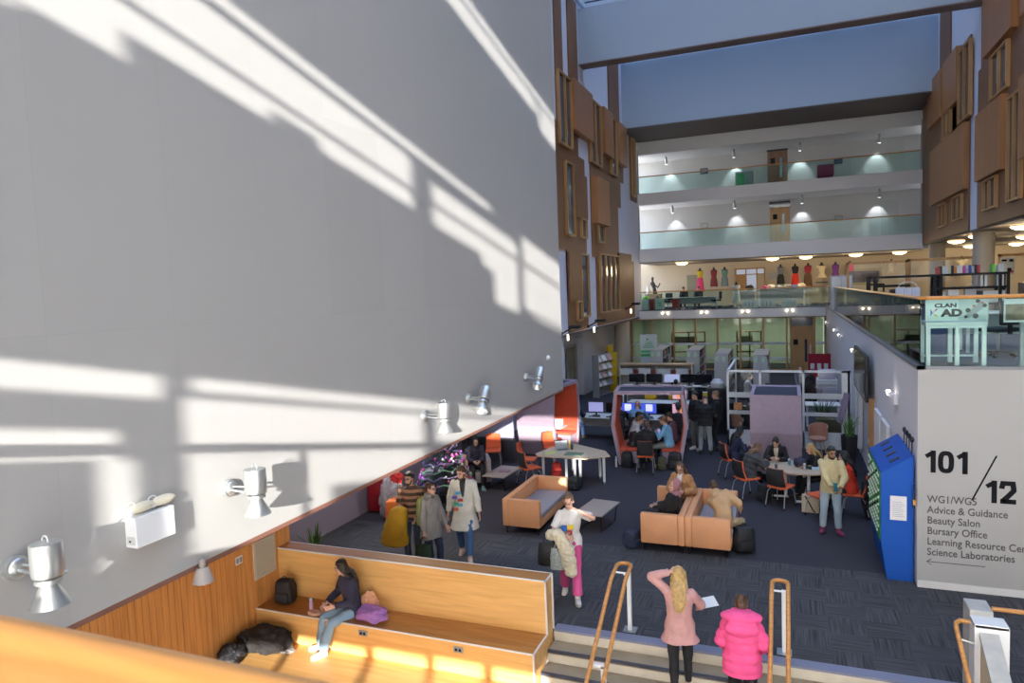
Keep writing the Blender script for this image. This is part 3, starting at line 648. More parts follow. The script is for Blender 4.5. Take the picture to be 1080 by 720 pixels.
t = thing('stair_parapet', 'concrete stair parapet with white end post at the lower right corner', 'parapet', (2.05, 9.3, 0))
pc = mat('concrete_coping', (.48, .47, .44), .7, var=.15, vscale=6); pt = wood('timber_faced_parapet', (.50, .40, .26), (.62, .52, .36), (5, 5, .7), .6)
MB().box(-.10, .02, -.3, .14, .36, 1.06, .012).build('short_pier', pc, t)
MB().box(-.10, -.22, -1.0, .24, .03, .985).box(-.10, -.22, .95, .24, .03, 1.0, .01).build('white_post', white_metal, t)
s = .17/.31
mb = MB().prism([(-.2, -1.4), (-.2, .86), (-4.2, .86-4*s), (-4.2, -3)], 'x', -.04, .12); mb.build('sloping_wall', pt, t)
mb = MB().prism([(-.2, .86), (-.2, .92), (-4.2, .92-4*s), (-4.2, .86-4*s)], 'x', -.055, .135); mb.build('coping', pc, t)
MB().path([(-.10, .0, .92), (-.2, .01, .92), (-.25, -.05, .91), (-.26, -.12, .88), (-.22, -3.6, .88-3.4*s)], .026, 12).build('handrail', rail_wood, t, True)
for yy in (-.22, -1.6): MB().path([(-.25, yy, .84+s*(yy+.15)), (-.10, yy, .80+s*(yy+.15))], .012).build('bracket', steel, t, True)
t = thing('guard_rail', 'straight oak rail on posts behind the white parapet post', 'handrail', (2.28, 9.8, 0))
MB().path([(0, 0, .9), (5, -.02, .9)], .028, 12).build('handrail', rail_wood, t, True)
for x in (.4, 2, 4): MB().box(x-.02, -.02, 0, x+.02, .02, .88).build('post', white_metal, t)
# ------------------------------------------------------------------ fabrics
tan_leather = mat('tan_leather', (.70, .33, .155), .5, var=.08, vscale=3, bump=.05, bscale=60)
grey_fabric = mat('warm_grey_fabric', (.30, .27, .29), .9, var=.08, vscale=20)
orange_f = mat('orange_fabric', (.72, .13, .04), .85, var=.08, vscale=14)
red_orange = mat('red_orange_felt', (.62, .095, .045), .9, var=.1, vscale=10)
lilac_felt = mat('lilac_felt', (.36, .28, .35), .95, var=.08, vscale=9, bump=.08, bscale=120)
navy_felt = mat('navy_felt_roof', (.035, .04, .065), .9, var=.2, vscale=5)
yellow_f = mat('mustard_yellow_fabric', (.62, .40, .015), .85)
char_f = mat('charcoal_mesh', (.022, .022, .025), .7)
pale_ply = mat('pale_laminate', (.56, .43, .30), .4, var=.06, vscale=3)
taupe_top = mat('taupe_laminate', (.36, .29, .25), .5, var=.06, vscale=4)
black_bag = mat('black_nylon', (.014, .014, .017), .6, var=.3, vscale=9, bump=.2, bscale=14)
white_lam = mat('white_laminate', (.70, .71, .71), .35)
grey_lam = mat('pale_grey_laminate', (.46, .47, .48), .5)
dark_screen = mat('dark_monitor_glass', (.012, .013, .016), .15)
black_plastic = mat('black_plastic', (.02, .02, .022), .5)
def xf(mb, M): bmesh.ops.transform(mb.bm, matrix=M, verts=mb.bm.verts); return mb

def heap(name, label, cat, x, y, z, sx, sy_, sz, m, seed=0, fr=3.2, rz=0):
    """crumpled cloth: a flattened lump with folds, resting on its base"""
    mb = MB(); bmesh.ops.create_icosphere(mb.bm, subdivisions=5, radius=1)
    for v in mb.bm.verts:
        p = v.co.copy(); d = 1+.30*noise.noise(p*fr*.6+V((seed, 0, 0)))+.16*abs(noise.noise(p*fr*1.7+V((seed, 3, 0))))
        v.co = V((p.x*d*sx, p.y*d*sy_, max(0, (p.z*d*.5+.42))*sz))
    o = xf(mb, Matrix.Translation((x, y, z)) @ Matrix.Rotation(math.radians(rz), 4, 'Z')).build(name, m, None, True); tag(o, label, cat); return o
# ------------------------------------------------------------------ sofas: three-sided tan surround, grey seat
def sofa(x, y, face, label):
    """face +1 looks toward +x, -1 toward -x; 0.82 deep, 1.95 long"""
    t = thing('sofa', label, 'sofa', (x, y, 0), 0 if face > 0 else 180)
    D, L = .41, .985
    MB().box(-D, -L, .16, -D+.13, L, .73, .025).build('backrest', tan_leather, t, True)
    for s in (-1, 1): MB().box(-D+.125, s*L, .16, D, s*(L-.13), .73, .025).build('armrest', tan_leather, t, True)
    MB().box(-D+.125, -L+.125, .16, D, L-.125, .34, .02).build('seat_base', tan_leather, t, True)
    MB().box(-D+.14, -L+.14, .33, D+.01, L-.14, .44, .03).build('seat_cushion', grey_fabric, t, True)
    for sx in (-1, 1):
        for sy_ in (-1, 1): MB().rod((sx*(D-.06), sy_*(L-.08), 0), (sx*(D-.06), sy_*(L-.08), .17), .018, .022).build('leg', black_metal, t)
    return t
sofa(-5.15, 13.98, 1, 'tan sofa with grey seat behind the woman in pink trousers')
sofa(-2.24, 13.80, -1, 'tan sofa under the woman in the pink hijab, back to back with its twin')
sofa(-1.42, 13.80, 1, 'tan sofa on the right of the back-to-back pair, beside the black bags')
def coffee_table(x, y, w_, d_, rz, label):
    t = thing('coffee_table', label, 'table', (x, y, 0), rz)
    MB().box(-w_/2, -d_/2, .36, w_/2, d_/2, .39, .008).build('tabletop', taupe_top, t, True)
    for s in (-1, 1): MB().path([(s*w_*.42, -d_*.42, .36), (s*w_*.38, -d_*.36, .01), (s*w_*.38, d_*.36, .01), (s*w_*.42, d_*.42, .36)], .012, 6).build('leg_frame', black_metal, t, True)
coffee_table(-6.9, 16.25, .62, 1.1, -4, 'low taupe coffee table in front of the seated woman in the black hijab')
coffee_table(-3.80, 14.0, .62, 1.05, -8, 'low taupe coffee table right of the woman in pink trousers')
tag(MB().box(-6.98, 16.15, .39, -6.72, 16.35, .405).build('book', mat('mauve_cover', (.30, .16, .22), .5)), 'mauve book lying on the low table by the black hijab woman', 'book')

# ------------------------------------------------------------------ hexagonal table
t = thing('meeting_table', 'pale half-hexagon meeting table with white legs, lit by the sun', 'table', (-5.25, 17.4, 0))
MB().prism([(-.98, -.48), (-.85, -.68), (.42, -.74), (.98, -.30), (.74, .20), (-.28, .86), (-.78, .38)], 'z', .70, .73).build('tabletop', pale_ply, t)
for (x, y) in ((-.80, -.38), (.82, -.32), (.12, -.58), (-.10, -.60), (.10, -.02), (-.30, .62), (.60, .12), (-.70, .26)):
    l = MB().rod((x, y, .06), (x, y, .70), .035, .035, 12).build('leg', white_metal, t, True)
    MB().rod((x-.015, y, .035), (x+.015, y, .035), .035, .035, 12).build('caster', grey_metal, l, True)
MB().prism([(-.75, -.5), (.35, -.55), (.70, -.25), (-.25, .60)], 'z', .66, .70).build('under_frame', black_metal, t)
TT = .73
t = thing('laptop', 'open silver laptop on the hexagonal table', 'laptop', (-5.62, 17.42, TT), 35)
MB().box(-.17, -.12, 0, .17, .12, .018, .005).build('base', steel, t); xf(MB().box(-.17, 0, 0, .17, .012, .22, .004), Matrix.Translation((0, .12, .012)) @ Matrix.Rotation(-.25, 4, 'X')).build('lid', mat('grey_lid', (.35, .37, .38), .4), t)
MB().box(-.15, -.05, .018, .15, .09, .02).build('keyboard', black_plastic, t)
o = MB().lathe([(.035, 0), (.038, .12), (.033, .17), (.018, .19), (.018, .23)], (-5.50, 17.62, TT), 14).build('bottle', mat('amber_bottle', (.62, .45, .16), .2), None, True); tag(o, 'small amber bottle behind the laptop on the hexagonal table', 'bottle')
o = MB().lathe([(.033, 0), (.036, .10), (.036, .13)], (-5.42, 17.58, TT), 14).build('cup', mat('dark_cup', (.06, .06, .07), .4), None, True); tag(o, 'dark cup beside the amber bottle on the hexagonal table', 'cup')
o = MB().box(-5.45, 16.92, TT, -4.98, 17.22, TT+.02, .006).build('folder', mat('sage_green_folder', (.10, .17, .12), .6)); tag(o, 'sage green folder lying on the hexagonal table', 'folder')
o = xf(MB().box(-.16, -.11, 0, .16, .11, .012), Matrix.Translation((-5.86, 17.05, TT)) @ Matrix.Rotation(.5, 4, 'Z')).build('paper_pad', mat('lime_paper', (.55, .62, .20), .7)); tag(o, 'lime yellow pad at the corner of the hexagonal table', 'paper')

# ------------------------------------------------------------------ chairs
def make_chair(name, label, front, back, seat):
    t = thing(name, label, 'chair')
    MB().box(-.22, -.22, .44, .22, .24, .49, .025).build('seat', seat, t, True)
    def slab(th, off, m, nm):
        mb = MB(); rr = []
        for k in range(7):
            u = k/6; z = .50+.40*u; y = -.20-.07*u-.03*math.sin(u*PI)+off; w_ = .215-.03*u*u
            rr.append([mb.bm.verts.new((w_*sx, y+yy+.03*abs(sx)**2-.0, z)) for sx, yy in ((-1, 0), (-.5, -.012), (0, -.018), (.5, -.012), (1, 0), (1, th), (.5, th-.012), (0, th-.018), (-.5, th-.012), (-1, th))])
        mb._skin(rr, True); mb.build(nm, m, t, True)
    slab(.03, .0, front, 'backrest'); slab(.018, -.02, back, 'back_shell')
    for sx in (-1, 1):
        for (yy, y2) in ((.2, .25), (-.2, -.27)):
            l = MB().path([(sx*.16, yy*.6, .44), (sx*.20, yy, .36), (sx*.22, y2, .05)], .011, 6).build('leg', grey_metal, t, True)
            MB().rod((sx*.22-.012, y2, .025), (sx*.22+.012, y2, .025), .025, .025, 10).build('caster', black_metal, l, True)
    return t
oc = make_chair('meeting_chair', 'orange meeting chair facing the seated reader, by the tall dark plant', orange_f, char_f, orange_f)
oc.location = (-7.95, 18.1, 0); oc.rotation_euler = (0, 0, math.radians(-160))
CG = None
def chair_at(x, y, rz, label): return dup(oc, (x, y, 0), rz, label)
chair_at(-6.62, 17.35, -85, 'orange meeting chair at the left end of the hexagonal table, nearer the lilac pod')
chair_at(-6.25, 16.5, -40, 'black-backed orange meeting chair at the near left corner of the hexagonal table')
chair_at(-6.35, 18.75, -120, 'orange meeting chair on the far side of the hexagonal table, against the sunlit pod wall')
chair_at(-3.62, 18.45, 5, 'black-backed chair under the young man in black at the open pod')
chair_at(-.95, 16.80, -52, 'orange-edged chair under the long-haired girl in the grey puffer jacket')
chair_at(-.20, 16.28, -28, 'empty orange-seated chair at the near side of the oval table')
chair_at(-1.42, 18.55, -62, 'orange-edged chair under the girl in navy at the left of the oval table')
chair_at(.62, 15.75, 40, 'orange-seated chair by the paper carrier bag, behind the yellow hoodie')
chair_at(1.28, 16.05, 80, 'chair under the girl in the red top, hung with a black coat')
chair_at(.55, 17.3, 100, 'chair under the blonde at the far right of the oval table')
def task_chair(name, label, col):
    t = thing(name, label, 'office chair')
    for k in range(5):
        a = 2*PI*k/5; l = MB().path([(0, 0, .10), (.14*math.cos(a), .14*math.sin(a), .09), (.27*math.cos(a), .27*math.sin(a), .06)], .018, 6).build('base_spoke', black_metal, t, True)
        MB().rod((.27*math.cos(a)-.012, .27*math.sin(a), .03), (.27*math.cos(a)+.012, .27*math.sin(a), .03), .03, .03, 10).build('caster', black_metal, l, True)
    MB().rod((0, 0, .08), (0, 0, .44), .028).build('gas_column', grey_metal, t)
    MB().box(-.24, -.23, .44, .24, .24, .51, .03).build('seat', orange_f if col == yellow_f else col, t, True)
    MB().box(-.03, -.26, .40, .03, -.22, .70).build('back_stem', black_metal, t)
    MB().box(-.22, -.29, .56, .22, -.23, .98, .04).build('backrest', col, t, True)
    return t
yc = task_chair('office_chair', 'yellow-backed office chair with the red-orange seat under the person in the dark hat', yellow_f)
yc.location = (-6.72, 21.75, 0)
for (x, y, r, lab) in ((-5.0, 26.75, 8, 'yellow office chair just above the pod roof, at the left of the far computer row'), (-4.05, 26.75, 0, 'yellow office chair under the person in navy at the far computer row'), (-3.02, 26.7, 5, 'yellow office chair below the dark-haired girl at the far computers'), (-2.62, 25.6, -75, 'yellow office chair seen edge-on beside the black cabinet')):
    dup(yc, (x, y, 0), r, lab)
bc = task_chair('office_chair', 'black office chair under the bald man in the blue shirt', char_f); bc.location = (-4.45, 21.45, 0)
dup(bc, (-8.7+1.85, 42.9, 3.56), 170, 'empty black office chair beside the red drawers on the balcony')
o = dup(bc, (-4.0, 42.95, 3.56), 75, 'tilted black office chair at the right end of the balcony desk')
dup(bc, (3.35, 14.2, 3.56), 30, 'black office chair on the upper floor behind the corner glass')

# ------------------------------------------------------------------ pods
def pod(x, y, rz, label):
    """open-fronted felt booth, barrel-sided, openings on local +-y"""
    t = thing('seating_pod', label, 'booth', (x, y, 0), rz)
    D = .62
    out = [(-.86, 0), (-1.06, 1.12), (-.95, 2.1)]; inn = [(-.77, .02), (-.96, 1.12), (-.87, 2.02)]
    for s in (-1, 1):
        mb = MB(); mb.prism([(s*a, b) for a, b in out] + [(s*a, b) for a, b in reversed(inn)], 'y', -D, D); mb.build('side_panel', lilac_felt, t)
        mb = MB(); mb.prism([(s*(a+.0), b) for a, b in inn] + [(s*(a+.025), b) for a, b in reversed(inn)], 'y', -D+.04, D-.04); mb.build('lining', red_orange, t)
        q = MB().box(s*.34, -D+.06, .05, s*.80, D-.06, .38).build('bench_base', lilac_felt, t)
        MB().box(s*.33, -D+.05, .38, s*.82, D-.05, .46, .02).build('bench_cushion', red_orange, q, True)
    MB().box(-.95, -D, 2.0, .95, -D+.09, 2.1).box(-.95, D-.09, 2.0, .95, D, 2.1).build('top_rail', lilac_felt, t)
    MB().box(-.87, -D+.085, 2.0, .87, D-.085, 2.06).build('roof', navy_felt, t)
    MB().box(-.27, -D+.12, .70, .27, D-.05, .73, .008).build('table', white_lam, t)
    MB().rod((0, 0, .02), (0, 0, .70), .04).build('table_leg', white_metal, t); MB().box(-.2, -.25, 0, .2, .25, .02).build('table_foot', white_metal, t)
    return t
pod(-3.72, 19.75, 7, 'open lilac felt pod with red-orange lining, full of students')
pod(-7.05, 20.55, 84, 'lilac felt pod with a sunlit end panel, half hidden by the white wall')
pod(-.34, 19.82, 90, 'lilac felt pod turned side-on behind the oval table')

# ------------------------------------------------------------------ oval table
t = thing('oval_table', 'oval laminate table with white column legs, students around it', 'table', (0, 17.0, 0))
MB().loft([((0, 0, z), (math.cos(-.5), math.sin(-.5), 0), (-math.sin(-.5), math.cos(-.5), 0), .86, .58) for z in (.71, .74)], 40).build('tabletop', pale_ply, t)
for (x, y) in ((-.45, .05), (-.1, -.02), (.38, -.30), (.30, .05)): MB().rod((x, y, .02), (x, y, .71), .035, .035, 12).build('leg', white_metal, t, True)
MB().box(-.6, .0, 0, .0, .06, .03).box(.1, -.35, 0, .55, -.28, .03).build('foot_bar', white_metal, t)
def can_drink(x, y, z, c, lab):
    t = thing('drink_can', lab, 'can', (x, y, z)); MB().lathe([(.026, 0), (.033, .01), (.033, .145), (.026, .158), (.026, .163)], (0, 0, 0), 16).build('can_body', steel, t, True)
    MB().lathe([(.0335, .03), (.0335, .13)], (0, 0, 0), 16).build('coloured_band', c, t, True)
can_drink(-.02, 17.05, .74, mat('blue_can', (.10, .28, .50), .3), 'tall blue and silver can in front of the girl with the white hood')
can_drink(.30, 16.68, .74, mat('silver_can', (.55, .57, .58), .25, .6), 'silver can at the near edge of the oval table')
can_drink(-.30, 16.62, .74, mat('dark_can', (.12, .12, .13), .3), 'small dark can by the long-haired girl on the oval table')
def soft_bag(name, label, cat, x, y, z, sx, sy_, sz, m, rz=0, pocket=True, group=None):
    """rucksack: rounded body, front pocket, top handle, two straps"""
    t = thing(name, label, cat, (x, y, z), rz, group)
    mb = MB().box(-sx/2, -sy_/2, 0, sx/2, sy_/2, sz, min(sx, sy_)*.28)
    for v in mb.bm.verts: v.co += V((1, 1, .6))*(noise.noise(v.co*9+V((x, y, 0)))*.02); v.co.x *= 1-.18*(v.co.z/sz)**2
    o = mb.build('bag_body', m, t, True); md = o.modifiers.new('s', 'SUBSURF'); md.levels = md.render_levels = 1
    if pocket:
        o = MB().box(-sx*.36, -sy_/2-.035, sz*.1, sx*.36, -sy_*.3, sz*.52, .03).build('front_pocket', m, t, True)
    MB().path([(.04*math.cos(a), 0, sz-.01+.05*math.sin(a)) for a in [PI*k/6 for k in range(7)]], .009, 6).build('carry_handle', m, t, True)
    for s in (-1, 1): MB().path([(s*sx*.25, sy_/2-.01, sz*.92), (s*sx*.30, sy_/2+.05, sz*.6), (s*sx*.32, sy_/2+.03, sz*.12)], .014, 6).build('strap', m, t, True)
    return t
soft_bag('handbag', 'dark navy soft bag lying on the oval table', 'bag', .22, 16.98, .74, .30, .22, .20, mat('navy_bag', (.03, .03, .06), .7), 20, False)
o = MB().box(.45, 16.75, .74, .70, 16.92, .80, .01).box(.5, 16.95, .74, .66, 17.05, .86, .01).build('tissue_pack', mat('pale_blue_pack', (.50, .66, .75), .5)); tag(o, 'pale blue and white packs piled on the oval table', 'packet')

# ------------------------------------------------------------------ bags on the floor and benches
soft_bag('backpack', 'black backpack standing in the corner of the wooden bench', 'backpack', -7.72, 8.86, .05, .34, .22, .40, black_bag, 8)
soft_bag('backpack', 'black backpack with a white tag, first from the left at the pod front', 'backpack', -4.22, 18.85, 0, .34, .22, .44, black_bag, -5)
soft_bag('backpack', 'olive green backpack on the floor between pod chair and black bag', 'backpack', -3.25, 18.78, 0, .26, .20, .36, mat('olive_nylon', (.06, .055, .03), .7), 10)
soft_bag('backpack', 'large black backpack at the right corner of the open pod', 'backpack', -2.92, 18.92, 0, .40, .26, .48, black_bag, 0)
soft_bag('backpack', 'red backpack under the hexagonal table', 'backpack', -5.72, 17.15, 0, .30, .2, .46, mat('red_nylon', (.55, .03, .025), .6), 20)
soft_bag('satchel', 'black bag with grey strips in front of the hexagonal table', 'bag', -5.02, 16.42, 0, .36, .26, .32, mat('black_grey_bag', (.02, .025, .025), .6), -15)
soft_bag('backpack', 'bulky black backpack leaning on the right end of the right sofa', 'backpack', -.82, 13.30, 0, .42, .30, .50, black_bag, 30)
soft_bag('rucksack', 'navy rucksack with a pink patch on the floor left of the sofa pair', 'bag', -2.84, 12.92, 0, .28, .22, .34, mat('navy_nylon', (.02, .03, .06), .6), 70)
soft_bag('backpack', 'black backpack on the floor below the long-haired girl at the oval table', 'backpack', -.55, 16.55, 0, .34, .24, .42, black_bag, -40)
heap('fluffy_coat', 'black fluffy coat spread over the near end of the left sofa', 'coat', -2.42, 13.12, .44, .26, .26, .32, black_bag, 71)
soft_bag('handbag', 'black handbag lying beside the woman in the pink hijab on the sofa', 'bag', -2.12, 13.4, .44, .42, .24, .30, black_bag, 15)
t = thing('carrier_bag', 'cream paper carrier bag on the floor beside the yellow hoodie', 'bag', (.40, 16.05, 0), -6)
MB().box(-.17, -.08, 0, .17, .08, .36).build('bag_body', mat('cream_paper', (.60, .50, .36), .8), t)
MB().path([(-.10, -.09, .36), (-.02, -.1, .22), (.06, -.1, .06), (.1, -.095, .02)], .012, 6).path([(-.08, 0, .36), (-.05, 0, .46), (.05, 0, .46), (.08, 0, .36)], .008, 6).build('strap', black_metal, t, True)
def bottle(x, y, z, c, lab, h=.23):
    t = thing('water_bottle', lab, 'bottle', (x, y, z)); MB().lathe([(.028, 0), (.034, .01), (.034, h*.72), (.022, h*.85), (.02, h*.9)], (0, 0, 0), 16).build('bottle_body', c, t, True)
    MB().lathe([(.024, h*.88), (.024, h)], (0, 0, 0), 14).build('cap', mat('pale_blue_cap', (.45, .62, .72), .4), t, True)
bottle(-7.08, 8.70, .05, mat('mauve_bottle', (.40, .25, .36), .25), 'mauve water bottle with pale blue cap on the bench')
bottle(-4.52, 18.8, 0, mat('clear_bottle', (.55, .60, .63), .1), 'clear water bottle on the floor at the pod left corner', .30)
t = thing('headband', 'tan ring-shaped scarf left on the bench beside the bottle', 'scarf', (-6.98, 8.64, .05))
MB().path([(.09*math.cos(a), .05*math.sin(a), .03) for a in [2*PI*k/16 for k in range(17)]], .03, 8).build('ring', mat('tan_knit', (.62, .36, .25), .9), t, True); MB().path([(.05, .04, .03), (.15, .10, .035), (.24, .10, .03)], .026).build('tail', mat('tan_knit', (0, 0, 0)), t, True)
heap('folded_jacket', 'purple jacket heaped on the bench behind the seated girl', 'jacket', -5.98, 8.74, .05, .25, .16, .24, mat('orchid_cloth', (.36, .16, .42), .7), 2)
heap('scarf', 'peach scarf bundled between the seated girl and the purple jacket', 'scarf', -6.16, 8.96, .05, .13, .11, .34, mat('peach_cloth', (.70, .36, .20), .9), 4)
heap('coat', 'black coat heaped at the left end of the lower wooden tier', 'coat', -7.62, 8.22, -.43, .38, .24, .40, mat('black_wool', (.022, .018, .017), .9, var=.3, vscale=6), 7, rz=20)
heap('bag_heap', 'black bag with a white paper slumped against the boarded wall', 'bag', -7.86, 7.78, -.43, .17, .24, .32, black_bag, 11)
heap('scarf', 'grey fringed scarf end under the black coat on the lower tier', 'scarf', -7.28, 8.30, -.43, .14, .09, .08, mat('grey_fringe', (.32, .30, .29), .9), 13)
heap('coat', 'black coat draped over the chair of the girl in the red top', 'coat', 1.55, 15.95, .0, .17, .24, 1.0, mat('black_wool', (0, 0, 0)), 17)

# ------------------------------------------------------------------ armchair of the reader, plants, christmas tree, red bin
t = thing('armchair', 'tan and grey low armchair under the woman in the black hijab', 'chair', (-7.62, 16.2, 0), -150)
MB().box(-.36, -.36, .14, .36, -.24, .74, .03).build('backrest', tan_leather, t, True); MB().box(.24, -.26, .14, .36, .36, .74, .03).build('armrest', tan_leather, t, True); MB().box(-.36, -.26, .14, -.24, .36, .74, .03).build('armrest', grey_fabric, t, True)
MB().box(-.25, -.25, .14, .25, .38, .42, .03).build('seat_cushion', grey_fabric, t, True)
for sx in (-.3, .3):
    for s2 in (-.3, .3): MB().rod((sx, s2, 0), (sx, s2, .15), .018).build('leg', black_metal, t)
leaf_g = mat('blade_leaf_green', (.10, .22, .05), .5, var=.3, vscale=5); leaf_d = mat('dark_blade_leaf', (.045, .10, .03), .5, var=.3, vscale=5)
def blades(n, r, h, seed, w_=.03, base=0.):
    mb = MB(); rnd = random.Random(seed)
    for k in range(n):
        a = rnd.uniform(0, 2*PI); lean = rnd.uniform(.05, .55); L = h*rnd.uniform(.65, 1.05); c0 = V((math.cos(a), math.sin(a), 0))*r*rnd.uniform(0, 1)
        s = V((-math.sin(a), math.cos(a), 0)); pv = []
        for i in range(6):
            u = i/5; p = c0+V((math.cos(a), math.sin(a), 0))*lean*L*u*u+V((0, 0, base+L*u*(1-.25*lean*u))); ww = w_*(1-u)**.6*(.5+u*.9 if u < .5 else 1)
            pv.append([mb.bm.verts.new(q) for q in (p-s*ww, p+V((math.cos(a), math.sin(a), 0))*.006, p+s*ww, p-V((math.cos(a), math.sin(a), 0))*.006)])
        mb._skin(pv, True)
    return mb
def plant(x, y, label, pot_r, pot_h, n, h, m, seed, pm=black_plastic):
    t = thing('potted_plant', label, 'plant', (x, y, 0))
    MB().lathe([(pot_r*.75, 0), (pot_r, pot_h), (pot_r*.9, pot_h), (pot_r*.86, pot_h-.05)], (0, 0, 0), 20).build('planter', pm, t, True)
    blades(n, pot_r*.6, h, seed, .032, pot_h-.06).build('foliage', m, t, True)
plant(-8.25, 10.35, 'spiky potted plant behind the end of the wooden bench', .16, .26, 18, .62, leaf_g, 3)
plant(-8.60, 18.15, 'tall dark blade plant under the overhang behind the orange chair', .2, .75, 26, 1.3, leaf_d, 4)
plant(1.42, 19.6, 'spiky plant in a tall black planter by the long wall', .2, .98, 24, .62, leaf_g, 5)
plant(.95, 23.0, 'bushy green plant behind the glass screen', .24, .62, 40, .85, leaf_d, 6)
plant(2.45-10.9, 47.2-.2, 'small plant', .1, .1, 4, .1, leaf_d, 7) if False else None
tt = thing('christmas_tree', 'decorated christmas tree in the lounge beside the man in the lab coat', 'christmas tree', (-7.75, 14.7, 0))
mb = MB(); rnd = random.Random(5)
for k in range(1500):
    u = rnd.random()**.75; z = .25+1.55*(1-u)*1.0; R_ = .10+.62*u; a = rnd.uniform(0, 2*PI); r_ = R_*rnd.uniform(.35, 1)
    p = V((r_*math.cos(a), r_*math.sin(a), z+.1)); d = V((math.cos(a), math.sin(a), rnd.uniform(-.7, .15))).normalized()*rnd.uniform(.08, .16)
    s = V((-math.sin(a), math.cos(a), rnd.uniform(-.3, .3)))*.012
    mb.quad(p-s, p+d-s*.2, p+d+s*.2, p+s)
mb.build('foliage', mat('fir_needles', (.012, .035, .018), .8), tt); MB().rod((0, 0, .05), (0, 0, 1.7), .035, .01).build('trunk', mat('brown_stem', (.10, .06, .03), .9), tt)
MB().lathe([(.18, 0), (.2, .2), (.17, .2)], (0, 0, 0), 18).build('pot', black_plastic, tt, True)
def spiral(r0, z0, z1, turns, off, nm, m, lab):
    mb = MB(); pts = []
    for k in range(90):
        u = k/89; a = 2*PI*turns*u+off; R_ = .10+.62*(1-(z0+(z1-z0)*u-.35)/1.55)+.02; pts.append((R_*math.cos(a)-7.75, R_*math.sin(a)+14.7, z0+(z1-z0)*u-.04*math.cos(8*a)))
    mb.path(pts, .018, 6)
    for v in mb.bm.verts: v.co += V((noise.noise(v.co*60), noise.noise(v.co*60+V((5, 0, 0))), noise.noise(v.co*60+V((0, 5, 0)))))*.022
    tag(mb.build(nm, m, None), lab, 'tinsel')
spiral(0, .45, 1.75, 4.2, 0, 'tinsel_garland', mat('lilac_tinsel', (.26, .19, .38), .35, .4), 'lilac tinsel garland wound round the christmas tree')
spiral(0, .38, 1.1, 2.2, 2.2, 'tinsel_garland', mat('mint_tinsel', (.17, .36, .25), .35, .4), 'mint green tinsel garland low on the christmas tree')
bcols = [('pink', (.62, .10, .34)), ('purple', (.30, .10, .45)), ('silver', (.70, .70, .74))]
bm_ = [mat('%s_bauble' % n, c, .15, .5) for n, c in bcols]; first = {}
for k in range(72):
    u = rnd.random(); z = .42+1.3*(1-u); R_ = .13+.60*(1-(z-.35)/1.55); a = rnd.uniform(-2.6, .6); q = k % 3
    loc = (R_*math.cos(a)-7.75, R_*math.sin(a)+14.7, z)
    if q not in first:
        o = MB().ball((0, 0, 0), .035, 12, 8).lathe([(.010, .03), (.010, .045)], (0, 0, 0), 8).build('bauble', bm_[q], None, True); tag(o, 'shiny %s bauble hung on the christmas tree' % bcols[q][0], 'bauble', '%s baubles on the christmas tree' % bcols[q][0]); first[q] = o
    else: o = first[q].copy(); COL.objects.link(o)
    o.location = loc
t = thing('storage_bin', 'tall red bin under the white overhang, behind the plastic sack', 'bin', (-8.93, 13.75, 0)); red_pl = mat('red_plastic', (.42, .02, .03), .45)
MB().box(-.22, -.3, .02, .22, .3, .92, .03).build('bin_body', red_pl, t, True); MB().box(-.235, -.32, .92, .235, .32, .98, .02).build('lid', red_pl, t, True)
heap('plastic_sack', 'translucent grey plastic sack full of things beside the red bin', 'sack', -8.35, 13.2, 0, .27, .24, 1.0, mat('milky_plastic', (.42, .36, .37), .3), 21)
heap('santa_hat', 'red santa hat stuffed on top of the plastic sack', 'hat', -8.22, 13.25, .80, .15, .13, .30, mat('santa_red', (.60, .03, .03), .8), 23)
o = MB().ball((-8.16, 13.2, 1.1), .05).build('pompom', mat('white_fluff', (.7, .66, .6), .95), None, True); tag(o, 'white pompom toy resting on the santa hat', 'pompom')

# ------------------------------------------------------------------ blue cabinet with green dotted front
blue = mat('royal_blue_paint', (.008, .085, .42), .6, spec=.25); green_p = mat('bright_green_panel', (.03, .28, .04), .5)
t = thing('display_cabinet', 'tall royal blue cabinet with green dotted front and sloping slotted top', 'cabinet', (1.64, 13.6, 0))
prof = [(-.24, .0), (.22, 0), (.22, 2.12), (-.24, 1.80), (-.24, .55), (-.16, .05)]
prof = [(-.16, 0), (.22, 0), (.22, 2.10), (-.25, 1.80), (-.25, .62)]
MB().prism(prof, 'y', -.92, .88).build('carcass', blue, t)
MB().box(-.262, -.84, .62, -.25, .82, 1.76).build('front_panel', green_p, t)
for i in range(10):
    for j in range(9):
        if (i*7+j*3) % 11 == 0: continue
        MB().ball((-.268, -.74+.165*i, .72+.122*j), (.020, .027, .027), 10, 6).build('dot', mat('white_dot', (.62, .70, .62), .4) if (i*5+j) % 9 else black_plastic, t, True)
nrm = V((-.30, 0, .47)).normalized()
for k in range(4):
    y = -.62+.42*k; mb = MB().box(-.085, y-.05, 0, .085, y+.05, .008); xf(mb, Matrix.Translation((-.02, 0, 1.951)) @ Matrix.Rotation(-math.atan2(.30, .47), 4, 'Y')); mb.build('slot', black_plastic, t)
o = MB().box(-.12, -.935, 1.02, .12, -.92, 1.42).build('notice', mat('white_paper', (.72, .71, .72), .8), t)
mb = MB()
for k in range(9): mb.box(-.09, -.937, 1.08+.03*k, .09-.02*(k % 3), -.935, 1.088+.03*k)
mb.build('print_lines', mat('grey_print', (.42, .42, .44), .8), o)
